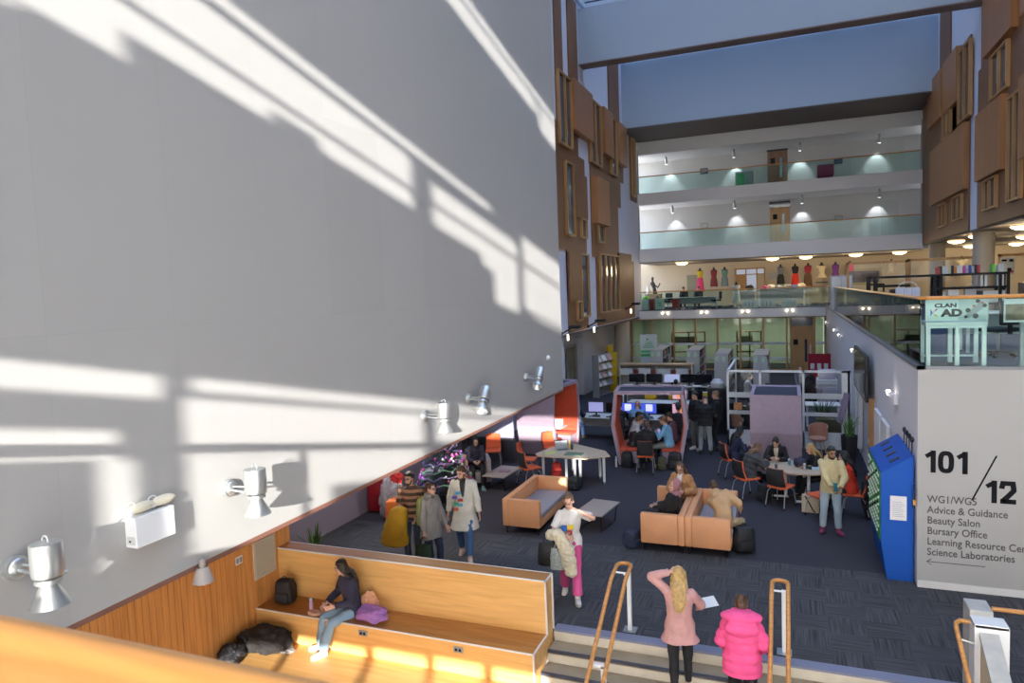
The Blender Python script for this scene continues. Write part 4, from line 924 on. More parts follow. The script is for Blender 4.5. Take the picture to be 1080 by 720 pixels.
for k in range(4):
    tq = thing('cable_lead', ('black plug lead hung on the wall above the blue cabinet, nearest the lettering', 'second black plug lead from the lettering above the blue cabinet', 'third black plug lead from the lettering above the blue cabinet', 'black plug lead hung farthest along above the blue cabinet')[k], 'cable', (1.86, 12.85+.28*k, 2.30))
    MB().ball((0, 0, .03), (.03, .035, .05)).build('plug', black_plastic, tq, True); MB().path([(0, 0, 0), (.0, .02, -.2), (.01, .05, -.42), (0, .03, -.55)], .009, 6).build('lead', black_plastic, tq, True)
t = thing('key_hook', 'black strap with an orange tag hanging on the wall corner behind the blue cabinet', 'strap', (1.86, 12.60, 1.2))
MB().rod((0, 0, .05), (0, 0, .45), .012).build('strap', black_plastic, t); MB().box(-.02, -.035, .12, .02, .035, .2).build('tag', mat('orange_tag', (.7, .34, .06), .5), t)
# things along the long right wall
t = thing('wall_screen', 'black wall-mounted screen tilted on the long right wall', 'screen', (1.88, 20.0, 2.0))
MB().box(-.20, -1.55, .02, -.12, 1.55, 1.15, .02).build('housing', black_plastic, t); MB().box(-.13, -.3, .3, 0, .3, .8).build('bracket', black_metal, t); MB().box(-.206, -1.47, .08, -.2, 1.47, 1.09).build('screen', dark_screen, t)
for (y, lab) in ((15.9, 'white wall radiator panel nearest the blue cabinet'), (17.1, 'white wall radiator panel beyond the first one')):
    t = thing('radiator', lab, 'radiator', (1.88, y, .75)); mb = MB()
    for k in range(8): mb.box(-.10, -.48+.12*k, 0, -.03, -.38+.12*k, 1.3, .01)
    mb.build('panel', white_metal, t); MB().box(-.03, -.4, .1, 0, .4, 1.2).build('bracket', white_metal, t)
t = thing('door_post', 'oak door edge standing out from the long right wall', 'door', (1.80, 18.6, 0)); MB().box(-.03, -.06, 0, .09, .06, 2.1).build('door_leaf', oak, t); MB().box(-.06, -.05, 1.0, -.03, -.02, 1.14).build('handle', steel, t)
for (y, lab) in ((21.2, 'tall white column radiator beside the leaflet stand'), (22.0, 'tall white column radiator nearest the glass screen')):
    t = thing('radiator', lab, 'radiator', (1.82, y, .3)); MB().box(-.08, -.12, 0, .05, .12, 1.9, .02).build('panel', white_metal, t); MB().box(-.03, -.03, -.12, .03, .03, 0).build('valve', steel, t)
t = thing('leaflet_stand', 'sloping leaflet stand with purple magazines by the glass screen', 'stand', (1.42, 21.0, 0), 20)
MB().box(-.04, -.25, 0, .02, .25, .05).rod((0, 0, .05), (0, 0, 1.3), .02).build('pole', steel, t)
xf(MB().box(-.22, -.02, -.42, .22, .02, .42), Matrix.Translation((-.05, 0, 1.45)) @ Matrix.Rotation(.25, 4, 'Y') @ Matrix.Rotation(PI/2.2, 4, 'Z')).build('rack_board', mat('purple_print', (.34, .26, .36), .5, var=.6, vscale=14), t)
# ------------------------------------------------------------------ computers
scr = {k: mat('screen_'+k, c, .3, emit=c, estr=e) for k, c, e in (('lilac', (.42, .42, .75), .55), ('blue', (.06, .10, .62), .9), ('pink', (.85, .45, .55), .6), ('white', (.65, .70, .90), .8), ('pale', (.45, .50, .75), .5))}
accent = {'blue': mat('screen_accent_white', (.7, .72, .9), .3, emit=(.7, .72, .9), estr=.9), 'pink': mat('screen_accent_orange', (.9, .35, .08), .3, emit=(.9, .35, .08), estr=.8)}
def monitor(x, y, z, label, screen=None, w_=.52, rz=0):
    t = thing('computer_monitor', label, 'monitor', (x, y, z), rz)
    MB().box(-.12, -.09, 0, .12, .09, .015).build('foot', black_plastic, t); MB().box(-.03, .01, .01, .03, .04, .2).build('stand', black_plastic, t)
    MB().box(-w_/2, -.02, .12, w_/2, .02, .46, .006).build('casing', black_plastic, t)
    s = MB().box(-w_/2+.012, -.024, .135, w_/2-.012, -.02, .45).build('screen', scr.get(screen, dark_screen), t)
    if screen in accent: MB().box(-.09, -.027, .20, .13, -.024, .42).build('window_on_screen', accent[screen], s)
    k = MB().box(-.2, -.30, .0, .2, -.17, .018, .004).build('keyboard', black_plastic, None); k.location = (x, y, .74 if z > .85 and z < 1.2 and y > 27 else z); k.rotation_euler = (0, 0, math.radians(rz)); tag(k, 'keyboard before the ' + ' '.join(label.split()[:13]), 'keyboard')
def desk(x0, x1, y0, y1, z, label, top=white_lam, name='computer_desk'):
    t = thing(name, label, 'desk', ((x0+x1)/2, (y0+y1)/2, 0)); a, b = (x1-x0)/2, (y1-y0)/2
    MB().box(-a, -b, z-.03, a, b, z, .004).build('desktop', top, t)
    for sx in (-1, 1):
        for s2 in (-1, 1): MB().box(sx*(a-.06)-.025, s2*(b-.06)-.025, 0, sx*(a-.06)+.025, s2*(b-.06)+.025, z-.03).build('leg', white_metal, t)
    MB().box(-a+.1, b-.05, .3, a-.1, b-.03, z-.04).build('modesty_panel', grey_lam, t)
desk(-7.3, -2.5, 22.1, 22.95, .74, 'long white computer desk behind the open pod')
for x, s, lab in ((-6.05, 'lilac', 'lilac lit monitor before the person in the dark hat'), (-5.45, None, 'dark monitor between the dark hat person and the pod edge'), (-4.98, 'blue', 'blue lit monitor seen through the pod left of the bald man'), (-4.28, 'blue', 'blue lit monitor with a white page seen through the pod'), (-3.76, None, 'black monitor seen through the pod, between two lit ones'), (-3.28, 'pink', 'pink and orange lit monitor seen through the pod')):
    monitor(x, 22.5, .74, lab, s)
desk(-5.6, -2.4, 25.2, 26.0, .74, 'second white computer desk, behind the pod roof')
for x, s, lab in ((-3.72, 'pink', 'pink lit monitor just right of the pod roof'), (-3.16, None, 'black monitor just right of the pod roof, beside the pink lit one')): monitor(x, 25.5, .74, lab, s)
desk(-6.3, -2.5, 27.4, 28.3, .74, 'far white computer desk below the oak-topped shelves')
MB_ = [(-5.72, None, 'first dark monitor of the far row from the magazine rack side'), (-5.02, None, 'second dark monitor of the far row from the magazine rack side'), (-4.32, 'pale', 'pale lit monitor of the far row before the person in navy'), (-3.66, None, 'dark monitor of the far row right of the lit one'), (-3.08, None, 'dark monitor at the right end of the far row')]
for x, s, lab in MB_: monitor(x, 27.7, 1.05, lab, s, .62)
t = thing('desk_riser', 'white framed monitor shelf standing on the far computer desk', 'shelf', (-4.4, 27.75, .74))
MB().box(-1.9, -.2, .28, 1.75, .2, .31).build('shelf_board', white_lam, t)
for x in (-1.88, -.6, .6, 1.72): MB().box(x-.02, -.18, 0, x+.02, .18, .28).build('leg', white_metal, t)
t = thing('book_shelf', 'low open shelves with a long oak top behind the far computers', 'shelf', (-5.65, 31.9, 0))
MB().box(-1.7, -.3, 1.40, 1.65, .3, 1.46).build('oak_top', wood('oak_shelf_top', (.42, .27, .15), (.52, .35, .2), (.8, 9, 9)), t)
for x in (-1.66, .02, 1.6): MB().box(x-.03, -.28, 0, x+.03, .28, 1.40).build('upright', mat('cream_laminate', (.60, .55, .46), .5), t)
for z in (.4, .95): MB().box(-1.66, -.28, z, 1.6, .28, z+.025).build('shelf_board', MATS['cream_laminate'], t)
MB().box(-1.66, .26, 0, 1.6, .28, 1.4).build('back_panel', grey_lam, t)
for k, x in enumerate((-1.35, -.55, .35, 1.15)):
    tag(MB().box(-5.65+x-.28, 31.66, .977, -5.65+x+.28, 31.9, 1.24).build('box_file', white_lam), ('white box on the low shelves, first from the cream column', 'white box on the low shelves, second from the cream column', 'white box on the low shelves, third from the cream column', 'white box on the low shelves, farthest from the cream column')[k], 'box')
    for j in range(4 if k < 3 else 2):
        b = MB().box(-5.65+x+.32+.06*j, 31.66, .977, -5.65+x+.37+.06*j, 31.85, 1.17+.02*(j % 3)).build('book', mat('red_brown_book', (.24, .05, .04), .6)); tag(b, 'red-brown book upright between white boxes on the low shelves', 'book', 'red-brown books on the low shelves')
# bookcases, end-on, books on the side facing the long wall
end_m = mat('bookcase_grey', (.40, .40, .40), .6); book_cols = [mat('book_%s' % n, c, .6) for n, c in (('navy', (.04, .05, .12)), ('rust', (.28, .10, .05)), ('cream', (.50, .46, .38)), ('green', (.07, .13, .08)), ('black', (.02, .02, .02)), ('wine', (.20, .03, .05)))]
proto = {}
for bi, (x, y0, y1, lab) in enumerate(((-5.78, 32.6, 35.2, 'tall grey bookcase beside the green and white banner'), (-4.08, 32.35, 34.9, 'tall grey bookcase, second from the banner'), (-2.68, 30.5, 33.2, 'tall grey bookcase, third from the banner'), (-1.1, 30.1, 32.9, 'tall grey bookcase with the curved top nearest the office door'))):
    t = thing('bookcase', lab, 'bookcase', (x, y0, 0)); L = y1-y0; h = 2.0
    if bi == 3: MB().prism([(-.29, 0), (.29, 0), (.29, 1.75)] + [(.29*math.cos(a), 1.75+.28*math.sin(a)) for a in [PI*k/10 for k in range(1, 10)]] + [(-.29, 1.75)], 'y', -.03, 0).build('end_panel', end_m, t)
    else: MB().box(-.29, -.03, 0, .29, 0, h+.04).build('end_panel', end_m, t)
    MB().box(-.29, L, 0, .29, L+.03, h+.02).build('end_panel', end_m, t); MB().box(-.29, 0, h, .29, L, h+.03).build('top_panel', mat('bookcase_top', (.36, .31, .26), .6), t)
    MB().box(-.02, 0, 0, .02, L, h).build('spine_panel', end_m, t)
    for z in (.08, .46, .84, 1.22, 1.60): MB().box(-.28, 0, z, .28, L, z+.025).build('shelf_board', end_m, t)
    for e in (-.19, .1): MB().box(e-.06, -.034, 1.72, e+.07, -.03, 1.92).build('shelf_label', mat('mint_label', (.42, .62, .42), .7), t)
    for z in (.485, .865, 1.245, 1.625):
        y = .06
        while y < L-.25:
            c = random.randrange(6); wd = random.choice((.05, .07, .10)); key = (c, wd)
            if key not in proto:
                o = MB().box(0, 0, 0, .20, wd-.006, .24+.05*((c*5) % 3)).build('book', book_cols[c]); proto[key] = o
            else: o = proto[key].copy(); COL.objects.link(o)
            o.location = (x+.05, y0+y, z); tag(o, ('book on the bookcase beside the banner', 'book on the second bookcase from the banner', 'book on the third bookcase from the banner', 'book on the curved-top bookcase')[bi], 'book', ('books beside the banner', 'books on the second bookcase', 'books on the third bookcase', 'books on the curved-top bookcase')[bi])
            y += wd*random.choice((1, 1, 1.05)) + (.25 if random.random() < .14 else 0) + .035
t = thing('roller_banner', 'tall white banner with green bands by the glazed office wall', 'banner', (-6.82, 36.2, 0))
MB().box(-.45, -.06, 0, .45, .06, .09, .02).build('base', steel, t); bn = MB().box(-.44, -.006, .09, .44, .006, 2.5).build('banner_sheet', mat('white_banner', (.70, .74, .72), .6), t)
gb = mat('banner_green', (.13, .55, .20), .6)
for z0, z1 in ((1.35, 1.50), (1.55, 1.68), (.3, .75)): MB().box(-.42, -.009, z0, .42, -.006, z1).build('green_band', gb, bn)
mb = MB().box(-.12, -.009, 2.2, .0, -.006, 2.3)
for k in range(4): mb.box(-.3+.05*k, -.009, 1.8+.09*k, .3-.04*k, -.006, 1.84+.09*k)
mb.build('green_lettering_lines', gb, bn); MB().box(-.01, .01, .05, .01, .03, 2.5).build('support_pole', steel, t)
o = MB().box(-7.98, 41.55, 1.55, -7.45, 41.6, 2.15).build('poster', white_lam); MB().box(-.0, 0, 0, .28, .01, .26).build('printed_figure', black_plastic, o).location = (-7.86, 41.54, 1.72); tag(o, 'white poster with a dark picture on the office glass left of the banner', 'poster')
# magazine rack
t = thing('magazine_rack', 'grey mesh magazine rack with a yellow side by the facade column', 'rack', (-8.15, 31.6, 0), 76)
MB().box(-.85, -.03, 0, .85, .03, .06).box(-.85, .0, .1, .85, .02, 1.95).build('back_frame', grey_metal, t); MB().box(.83, -.34, 0, .87, .04, 1.95).build('side_panel', yellow_f, t); MB().box(-.87, -.30, 0, -.84, .04, 1.95).build('side_panel', grey_metal, t)
for r in range(4): xf(MB().box(-.84, -.02, 0, .84, .0, .30), Matrix.Translation((0, -.16, .45+.38*r)) @ Matrix.Rotation(-.5, 4, 'X')).build('sloping_shelf', grey_metal, t)
mg = [mat('magazine_%s' % n, c, .4) for n, c in (('white', (.66, .66, .66)), ('grey', (.5, .52, .55)), ('rose', (.55, .30, .30)))]
RM = Matrix.Translation((-8.15, 31.6, 0)) @ Matrix.Rotation(math.radians(76), 4, 'Z'); m0 = None
for r in range(4):
    for c in range(3 if r else 2):
        if m0 is None: m0 = xf(MB().box(-.17, -.012, 0, .17, 0, .30), Matrix.Rotation(-.5, 4, 'X')).build('magazine', mg[0]); o = m0
        else: o = m0.copy(); COL.objects.link(o)
        if (r+c) % 3 == 2: o.data = o.data.copy(); o.data.materials[0] = mg[2]
        o.matrix_world = RM @ Matrix.Translation((-.55+.52*c, -.186, .475+.38*r))
        tag(o, '%s magazine on the %s shelf of the mesh magazine rack' % ('rose-coloured' if (r+c) % 3 == 2 else 'white', ('bottom', 'second', 'third', 'top')[r]), 'magazine', 'magazines on the mesh rack')
t = thing('curtain', 'yellow screen panel standing beside the cream column', 'screen', (-9.0, 36.6, 0)); mb = MB()
for k in range(7): mb.rod((.0+.03*(k % 2), -.45+.15*k, .02), (.03*(k % 2), -.45+.15*k, 1.9), .09, .09, 10)
mb.build('folds', yellow_f, t, True); MB().rod((0, -.6, 1.92), (0, .6, 1.92), .025).build('rail', steel, t)

# ------------------------------------------------------------------ glass screened room
t = thing('glass_screen', 'white framed glass screen around the study area behind the oval table', 'glass screen', (-.05, 22.2, 0))
fr = MB()
X0, X1 = -1.72, 1.70
for x in (X0, -.78, .43, X1-.05): fr.box(x-.03, -.03, 0, x+.03, .03, 2.34)
fr.box(X0-.03, -.03, 2.28, X1, .03, 2.34); fr.box(X0-.03, -.03, 0, X1, .03, .5) ; fr.box(X0-.03, -.0, 2.28, X0+.03, 3.4, 2.34); fr.box(X0-.03, 3.34, 0, X0+.03, 3.4, 2.34); fr.box(X1-.24, -.03, 0, X1, .05, 2.34)
fr.build('frame', white_metal, t); 
for a, b in ((X0+.03, -.81), (-.75, .40), (.46, X1-.24)): MB().box(a, -.008, .5, b, .008, 2.28).build('glass_panel', glass_clear, t)
MB().box(X0-.008, .03, .1, X0+.008, 3.34, 2.28).build('glass_panel', glass_clear, t)
bd = MB()
for a, b in ((X0+.03, -.81), (.46, X1-.24)): bd.box(a, -.014, .98, b, -.009, 1.1).box(a, -.014, 1.50, b, -.009, 1.66)
bd.build('manifestation_band', MATS['white_frosted_band'], t); xf(MB(), Matrix()); MB().box(X0+.03, -.02, .02, X1-.24, -.012, .5).build('kick_panel', mat('charcoal_dado', (.045, .047, .055)), t)
tag(MB().box(X0+.12, 22.16, 1.12, X0+.36, 22.18, 1.34).build('notice', mat('orange_print', (.66, .28, .10), .6, var=.5, vscale=20)), 'small orange notice on the glass screen beside its left post', 'notice')
desk(-1.5, 0.3, 24.2, 25.1, .76, 'white desk with a rounded front inside the glass screen'); desk(-1.2, .2, 27.2, 28.0, .74, 'white desk farther back inside the glass screen, by the white shirt man')
desk(.5, 1.6, 25.6, 26.4, .74, 'white desk at the right inside the glass screen')
monitor(-.55, 27.6, .74, 'black monitor inside the glass screen above the side-on pod', None, .6); monitor(.25, 25.0, 1.0, 'small dark monitor right of the side-on pod roof', None, .4)
def tub(x, y, rz, label, c):
    t = thing('tub_chair', label, 'chair', (x, y, 0), rz); m = c
    MB().lathe([(.20, .40), (.25, .44), (.25, .48), (.18, .50)], (0, 0, 0), 20).build('seat', m, t, True)
    mb = MB(); rr = []
    for k in range(9):
        a = PI*1.12*(k/8)-PI*1.06; rr.append([mb.bm.verts.new((q*math.cos(a), q*math.sin(a), z)) for q, z in ((.25, .44), (.27, .78+.1*math.sin(PI*k/8)), (.24, .78+.1*math.sin(PI*k/8)), (.22, .44))])
    mb._skin(rr, True); mb.build('backrest', m, t, True)
    for k in range(4): a = PI/4+k*PI/2; MB().rod((.12*math.cos(a), .12*math.sin(a), .42), (.24*math.cos(a), .24*math.sin(a), 0), .014).build('leg', pale_ply, t)
peach = mat('peach_shell', (.50, .25, .17), .55)
tub(.75, 21.55, 160, 'peach tub chair just behind the yellow hoodie, before the dark panel', peach); tub(-1.50, 23.2, -100, 'peach tub chair inside the glass by its left post', peach); tub(-.4, 29.2, 170, 'peach tub chair far inside the glass left of the pod roof', peach); tub(1.05, 29.4, 120, 'peach tub chair far inside the glass at the right', peach)
t = thing('printer', 'large white office copier against the long wall', 'printer', (1.35, 29.6, 0))
MB().box(-.35, -.4, .05, .35, .4, .95, .02).build('body', grey_lam, t); MB().box(-.36, -.42, .95, .36, .4, 1.15, .02).build('scanner_lid', white_lam, t); MB().box(-.3, -.35, 1.15, .3, .2, 1.5, .02).build('document_feeder', mat('lilac_grey', (.46, .43, .52), .5), t); MB().box(-.33, -.43, .25, .33, -.40, .85).build('paper_tray', mat('lilac_grey', (0, 0, 0)), t)
tag(heap('coat', 'dark coat hung beside the white copier', 'coat', .75, 28.6, .0, .2, .2, 1.55, mat('black_wool', (0, 0, 0)), 31), 'dark coat hung on a stand beside the white copier', 'coat')
t = thing('notice_board', 'red board with papers below the office door sidelight', 'board', (1.35, 36.5, 0)); MB().box(-.5, 0, .1, .5, .05, 1.45).build('board', mat('deep_red', (.36, .01, .03), .7), t); MB().box(-.5, -.2, 0, -.44, .2, .12).box(.44, -.2, 0, .5, .2, .12).build('foot', grey_metal, t)
for k in range(3): MB().box(-.40+.3*k, -.01, .7, -.22+.3*k, 0, .98).build('paper', white_lam, t)
t = thing('cabinet', 'tall black cabinet left of the glass screen', 'cabinet', (-2.25, 24.0, 0)); MB().box(-.3, -.3, .03, .3, .3, 1.55, .01).build('carcass', black_plastic, t); MB().box(-.27, -.31, .08, .27, -.30, 1.5).build('door', mat('black_lacquer', (.012, .012, .014), .3), t); MB().lathe([(.2, 1.55), (.22, 1.7), (.12, 1.82)], (0, 0, 0), 18).build('grey_drum', grey_lam, t, True)
t = thing('console_table', 'dark olive low cabinet behind the peach tub chair inside the glass', 'cabinet', (1.2, 22.75, 0)); MB().box(-.45, -.22, .0, .5, .22, .82).build('carcass', mat('olive_board', (.10, .095, .05), .7), t); MB().box(-.40, -.23, .1, .45, -.22, .75).build('door', mat('olive_board', (0, 0, 0)), t)

# ------------------------------------------------------------------ upper floor: sign, desk, black shelving, binders, boards
ZU = 3.56
t = thing('exhibition_sign', 'white CLAN CAD sign with a small robotic buggy picture behind the corner glass', 'sign', (2.0, 12.72, 4.27))
MB().box(.02, 0, .01, .87, .02, .345).build('board', mat('mint_white_board', (.66, .74, .72), .5), t)
text('small_lettering', 'CLAN', .085, FACE_S(.145, -.002, .225, 1.35), ink, t, .004); text('large_lettering', 'AD', .150, FACE_S(.245, -.002, .085, 1.30), ink, t, .009)
for nm, c, poly in (('purple', (.22, .04, .45), [(.09, .20), (.09, .14), (.125, .14)]), ('blue', (.03, .15, .6), [(.09, .14), (.09, .085), (.125, .14)]), ('magenta', (.6, .03, .25), [(.125, .14), (.20, .20), (.16, .20)]), ('yellow', (.75, .45, .02), [(.125, .14), (.205, .085), (.155, .085)])):
    MB().prism(poly, 'y', -.003, 0).build('colour_letter', mat('sign_'+nm, c, .6), t)
pic = MB().box(.47, -.002, .01, .87, 0, .345).build('picture_field', mat('pale_grey_print', (.52, .58, .58), .6), t)
mb = MB(); bodyp = [(.56, .06), (.62, .05), (.80, .20), (.83, .28), (.76, .30), (.60, .14)]; mb.prism(bodyp, 'y', -.004, -.002); mb.build('buggy_body', grey_metal, pic)
for (u, v, r) in ((.60, .17, .035), (.70, .08, .04), (.73, .31, .03), (.82, .24, .03), (.57, .07, .025)): MB().lathe([(r, 0), (r, .002)], (0, 0, 0), 14).build('buggy_wheel', black_plastic, pic).matrix_local = Matrix.Translation((u, -.004, v)) @ Matrix.Rotation(PI/2, 4, 'X')
for (u, v) in ((.66, .22), (.77, .27)): MB().box(u, -.006, v, u+.035, -.004, v+.03).build('red_spot', mat('red_print', (.6, .08, .06), .6), pic)
t = thing('desk', 'white exhibition desk below the CLAN CAD sign', 'desk', (2.45, 13.05, ZU))
MB().box(-.42, -.3, .64, .42, .3, .70, .005).build('desktop', white_lam, t)
for sx in (-.38, .02, .38):
    for s2 in (-.26, .26): MB().box(sx-.03, s2-.03, 0, sx+.03, s2+.03, .64).build('leg', white_metal, t)
MB().box(-.38, .2, .1, .4, .23, .13).box(-.38, -.27, .60, .4, -.25, .64).build('cross_bar', white_metal, t)
t = thing('exhibition_board', 'framed landscape photo board behind the corner glass at the picture edge', 'board', (3.3, 12.75, 4.24)); MB().box(-.22, 0, 0, .5, .02, .36).build('board', white_lam, t); MB().box(-.2, -.003, .03, .5, 0, .28).build('photo_print', mat('field_photo', (.26, .18, .11), .6, var=.6, vscale=7), t); MB().box(0, .02, -.68, .06, .08, .3).build('easel_leg', grey_metal, t)
desk(3.0, 4.2, 14.9, 15.6, .74, 'white desk farther behind the corner glass, by the black office chair'); bpy.data.objects[COL.objects[-1].name]
for o in list(COL.objects)[::-1]:
    if o.get('label') == 'white desk farther behind the corner glass, by the black office chair': o.location.z = ZU; break
t = thing('shelving_unit', 'long black framed open shelving along the upper floor behind the corner glass', 'shelf', (3.85, 22.4, ZU))
for x in (-1.72, -1.54, -.10, .05, 1.42, 1.60):
    for y in (-.2, .2): MB().box(x-.035, y-.03, 0, x+.035, y+.03, 1.47).build('post', black_metal, t)
for x0, x1, z in ((-1.74, -.08, 1.43), (.03, 1.62, 1.43), (.03, 1.62, 1.06), (-1.54, -.10, .62), (.03, 1.62, .62), (-1.52, -.7, 1.18)): MB().box(x0, -.22, z-.02, x1, .22, z+.045).build('shelf_board', black_metal, t)
bc_ = [('red', (.5, .04, .04)), ('black', (.02, .02, .02)), ('white', (.66, .66, .64)), ('cream', (.58, .50, .36)), ('orange', (.7, .22, .04)), ('magenta', (.55, .03, .3)), ('grey', (.42, .46, .5)), ('navy', (.04, .06, .35)), ('green', (.12, .55, .06))]
seq = ['red', 'black', 'white', 'white', 'cream', 'black', 'orange', 'white', 'white', 'magenta', 'grey', 'navy', 'grey', 'black', 'red', None, None, None, None, 'green', None, 'white', 'white', 'cream']
ordn = ['first', 'second', 'third', 'fourth', 'fifth', 'sixth', 'seventh', 'eighth', 'ninth', 'tenth', 'eleventh', 'twelfth', 'thirteenth', 'fourteenth', 'fifteenth', '', '', '', '', 'lone', '', 'third last', 'second last', 'last']
bmats = {n: mat('binder_'+n, c, .55) for n, c in bc_}
for k, c in enumerate(seq):
    if c is None: continue
    o = MB().box(0, -.14, 0, .06, .14, .22-.03*(k % 3 == 0)).build('binder', bmats[c]); o.location = (3.80+.068*k, 22.35, ZU+1.47); tag(o, '%s %s binder along the top of the black shelving' % (ordn[k], c), 'binder', 'binders on the black shelving')
for k, x in enumerate((4.82, 4.92, 5.2, 5.3)):
    o = MB().box(0, -.13, 0, .06, .13, .30).build('binder', bmats['white' if k != 2 else 'grey']); o.location = (x, 22.35, ZU+1.10); tag(o, '%s white binder on the middle shelf of the black shelving, right end' % ('first', 'second', 'third', 'fourth')[k], 'binder')
t = thing('shopping_bag', 'large white carrier bag with a thin hoop handle on the upper floor', 'bag', (2.98, 21.4, ZU+.0)); MB().box(-.28, -.1, 0, .28, .1, 1.14).build('bag_body', mat('bluish_white_bag', (.60, .62, .78), .6), t); MB().path([(.22*math.cos(a), 0, 1.14+.16*math.sin(a)) for a in [PI*k/10 for k in range(11)]], .008, 6).build('handle', white_metal, t, True)
for x in (-.1, .09): MB().box(x-.006, -.104, .02, x+.006, -.1, 1.12).build('crease', mat('blue_shadow_line', (.3, .33, .5), .6), t)
for k, (x, m_) in enumerate(((4.2, white_lam), (4.6, grey_lam))):
    t = thing('paper_bag', ('small white bag with hoop handle on the black shelving', 'second small bag with hoop handle on the black shelving')[k], 'bag', (x, 22.3, ZU+.66)); MB().box(-.13, -.08, 0, .13, .08, .36).build('bag_body', m_, t); MB().path([(.10*math.cos(a), 0, .36+.16*math.sin(a)) for a in [PI*q/8 for q in range(9)]], .007, 6).build('handle', white_metal, t, True)
for k, (x, w_, c) in enumerate(((3.98, .1, white_lam), (4.3, .36, mat('grey_box', (.13, .13, .14), .6)), (4.8, .16, black_plastic), (5.15, .5, white_lam))):
    tag(MB().box(x-w_/2, 22.25, ZU+.66, x+w_/2, 22.5, ZU+.98).build('storage_box', c), ('narrow white box low on the black shelving', 'wide grey box low on the black shelving', 'black box low on the black shelving', 'wide white box low on the black shelving')[k], 'box') if k != 1 else None
for k, (x, y) in enumerate(((2.5, 24.2), (3.15, 24.4))):
    t = thing('exercise_frame', ('dark machine frame at the left end of the black shelving', 'second dark machine frame left of the white carrier bag')[k], 'machine', (x, y, ZU))
    MB().box(-.28, -.25, 0, .28, .25, .06).build('base', black_metal, t); MB().box(-.24, -.2, .8, .24, .2, 1.02, .03).build('head', black_plastic, t)
    for s in (-.22, .22): MB().box(s-.025, -.03, .06, s+.025, .03, 1.25-.2*k).build('post', black_metal, t)
    MB().box(-.22, -.03, 1.2-.2*k, .22, .03, 1.26-.2*k).build('top_bar', black_metal, t)
# oak framed glass screens deeper on the upper floor
for k, (x0, x1, y, z1, lab) in enumerate(((2.3, 4.6, 33, 5.69, 'oak framed glass screen behind the black shelving, left bay'), (4.62, 7.0, 33.1, 5.72, 'oak framed glass screen before the far concrete column'), (7.75, 11.5, 33, 5.75, 'oak framed glass screen with posters at the picture edge'))):
    t = thing('glass_screen', lab, 'glass screen', (x0, y, ZU)); w_ = x1-x0; h = z1-ZU
    f = MB().box(0, -.05, h-.1, w_, .05, h).box(0, -.05, 0, .1, .05, h).box(w_-.1, -.05, 0, w_, .05, h); f.build('frame', oak, t); MB().box(.1, -.01, .02, w_-.1, .01, h-.1).build('glass_panel', glass_clear, t)
t = thing('poster_board', 'white poster board with red and black prints on the oak framed screen', 'poster', (8.0, 32.85, 4.95)); MB().box(-.22, -.03, 0, .26, 0, .66).build('sheet', white_lam, t)
for q, (u, v, a, b, c) in enumerate(((-.17, .5, .0, .58, ink), (.08, .48, .22, .58, ink), (-.16, .32, -.02, .42, ink), (-.18, .05, .22, .14, mat('red_print', (0, 0, 0))), (0, .1, .16, .24, ink))): MB().box(u, -.034, v, a, -.03, b).build('print', c, t)
t = thing('cabinet', 'pale grey tall cabinets at the back of the upper floor', 'cabinet', (2.25, 35.5, ZU)); MB().box(-.45, -.3, 0, .45, .3, 1.6).build('carcass', mat('lilac_white_cabinet', (.46, .46, .54), .6), t); MB().box(-.41, -.31, .05, -.01, -.3, 1.55).build('door', white_lam, t); MB().box(.01, -.31, .05, .41, -.3, 1.55).build('door', white_lam, t)
t = thing('cabinet', 'dark low cupboards beyond the black shelving at the right edge', 'cabinet', (7.4, 23.6, ZU)); MB().box(-1.3, -.3, 0, 1.6, .3, 1.15).build('carcass', mat('dark_navy_lacquer', (.012, .014, .025), .4), t); MB().box(-1.3, -.31, .1, .1, -.3, 1.1).build('door', black_plastic, t)
# ------------------------------------------------------------------ balcony furniture and mannequins at the back
desk(-7.2, -3.9, 42.6, 43.2, .70, 'long glass-topped white desk on the balcony with two people', white_lam, 'work_desk')
for o in COL.objects:
    if o.get('label', '').startswith('long glass-topped'): o.location.z = ZU
for k, (x, c, lab) in enumerate(((-8.25, mat('mint_cabinet', (.50, .62, .56), .5), 'pale green cabinet at the left end of the balcony'), (-7.72, mat('dark_red_cabinet', (.25, .03, .04), .5), 'narrow dark red cabinet beside the pale green one on the balcony'), (-7.25, mat('mint_cabinet', (0, 0, 0)), 'pale drawer unit with green labels on the balcony'))):
    t = thing('cabinet', lab, 'cabinet', (x, 42.5, ZU)); a = (.36, .12, .24)[k]; MB().box(-a, -.25, .02, a, .25, .68).build('carcass', c, t); MB().box(-a+.03, -.26, .06, a-.03, -.25, .64).build('door', c, t)
    if k == 2:
        for z in (.22, .36): MB().box(-.12, -.27, z, .12, -.26, z+.07).build('label', mat('bright_green', (0, 0, 0)), t)
t = thing('drawer_unit', 'red drawer pedestal between the empty black chair and the seated person', 'drawers', (-6.35, 42.95, ZU)); MB().box(-.2, -.25, .02, .2, .25, .62).build('carcass', mat('bright_red_metal', (.45, .03, .03), .5), t)
for z in (.08, .26, .44): MB().box(-.18, -.26, z, .18, -.25, z+.15).build('drawer', mat('bright_red_metal', (0, 0, 0)), t)
tag(heap('folder_pile', 'lime green cushion on the pale green balcony cabinet', 'cushion', -8.1, 42.5, ZU+.68, .2, .15, .16, mat('lime_cloth', (.25, .6, .05), .8), 41), 'lime green cushion on the pale green balcony cabinet', 'cushion')
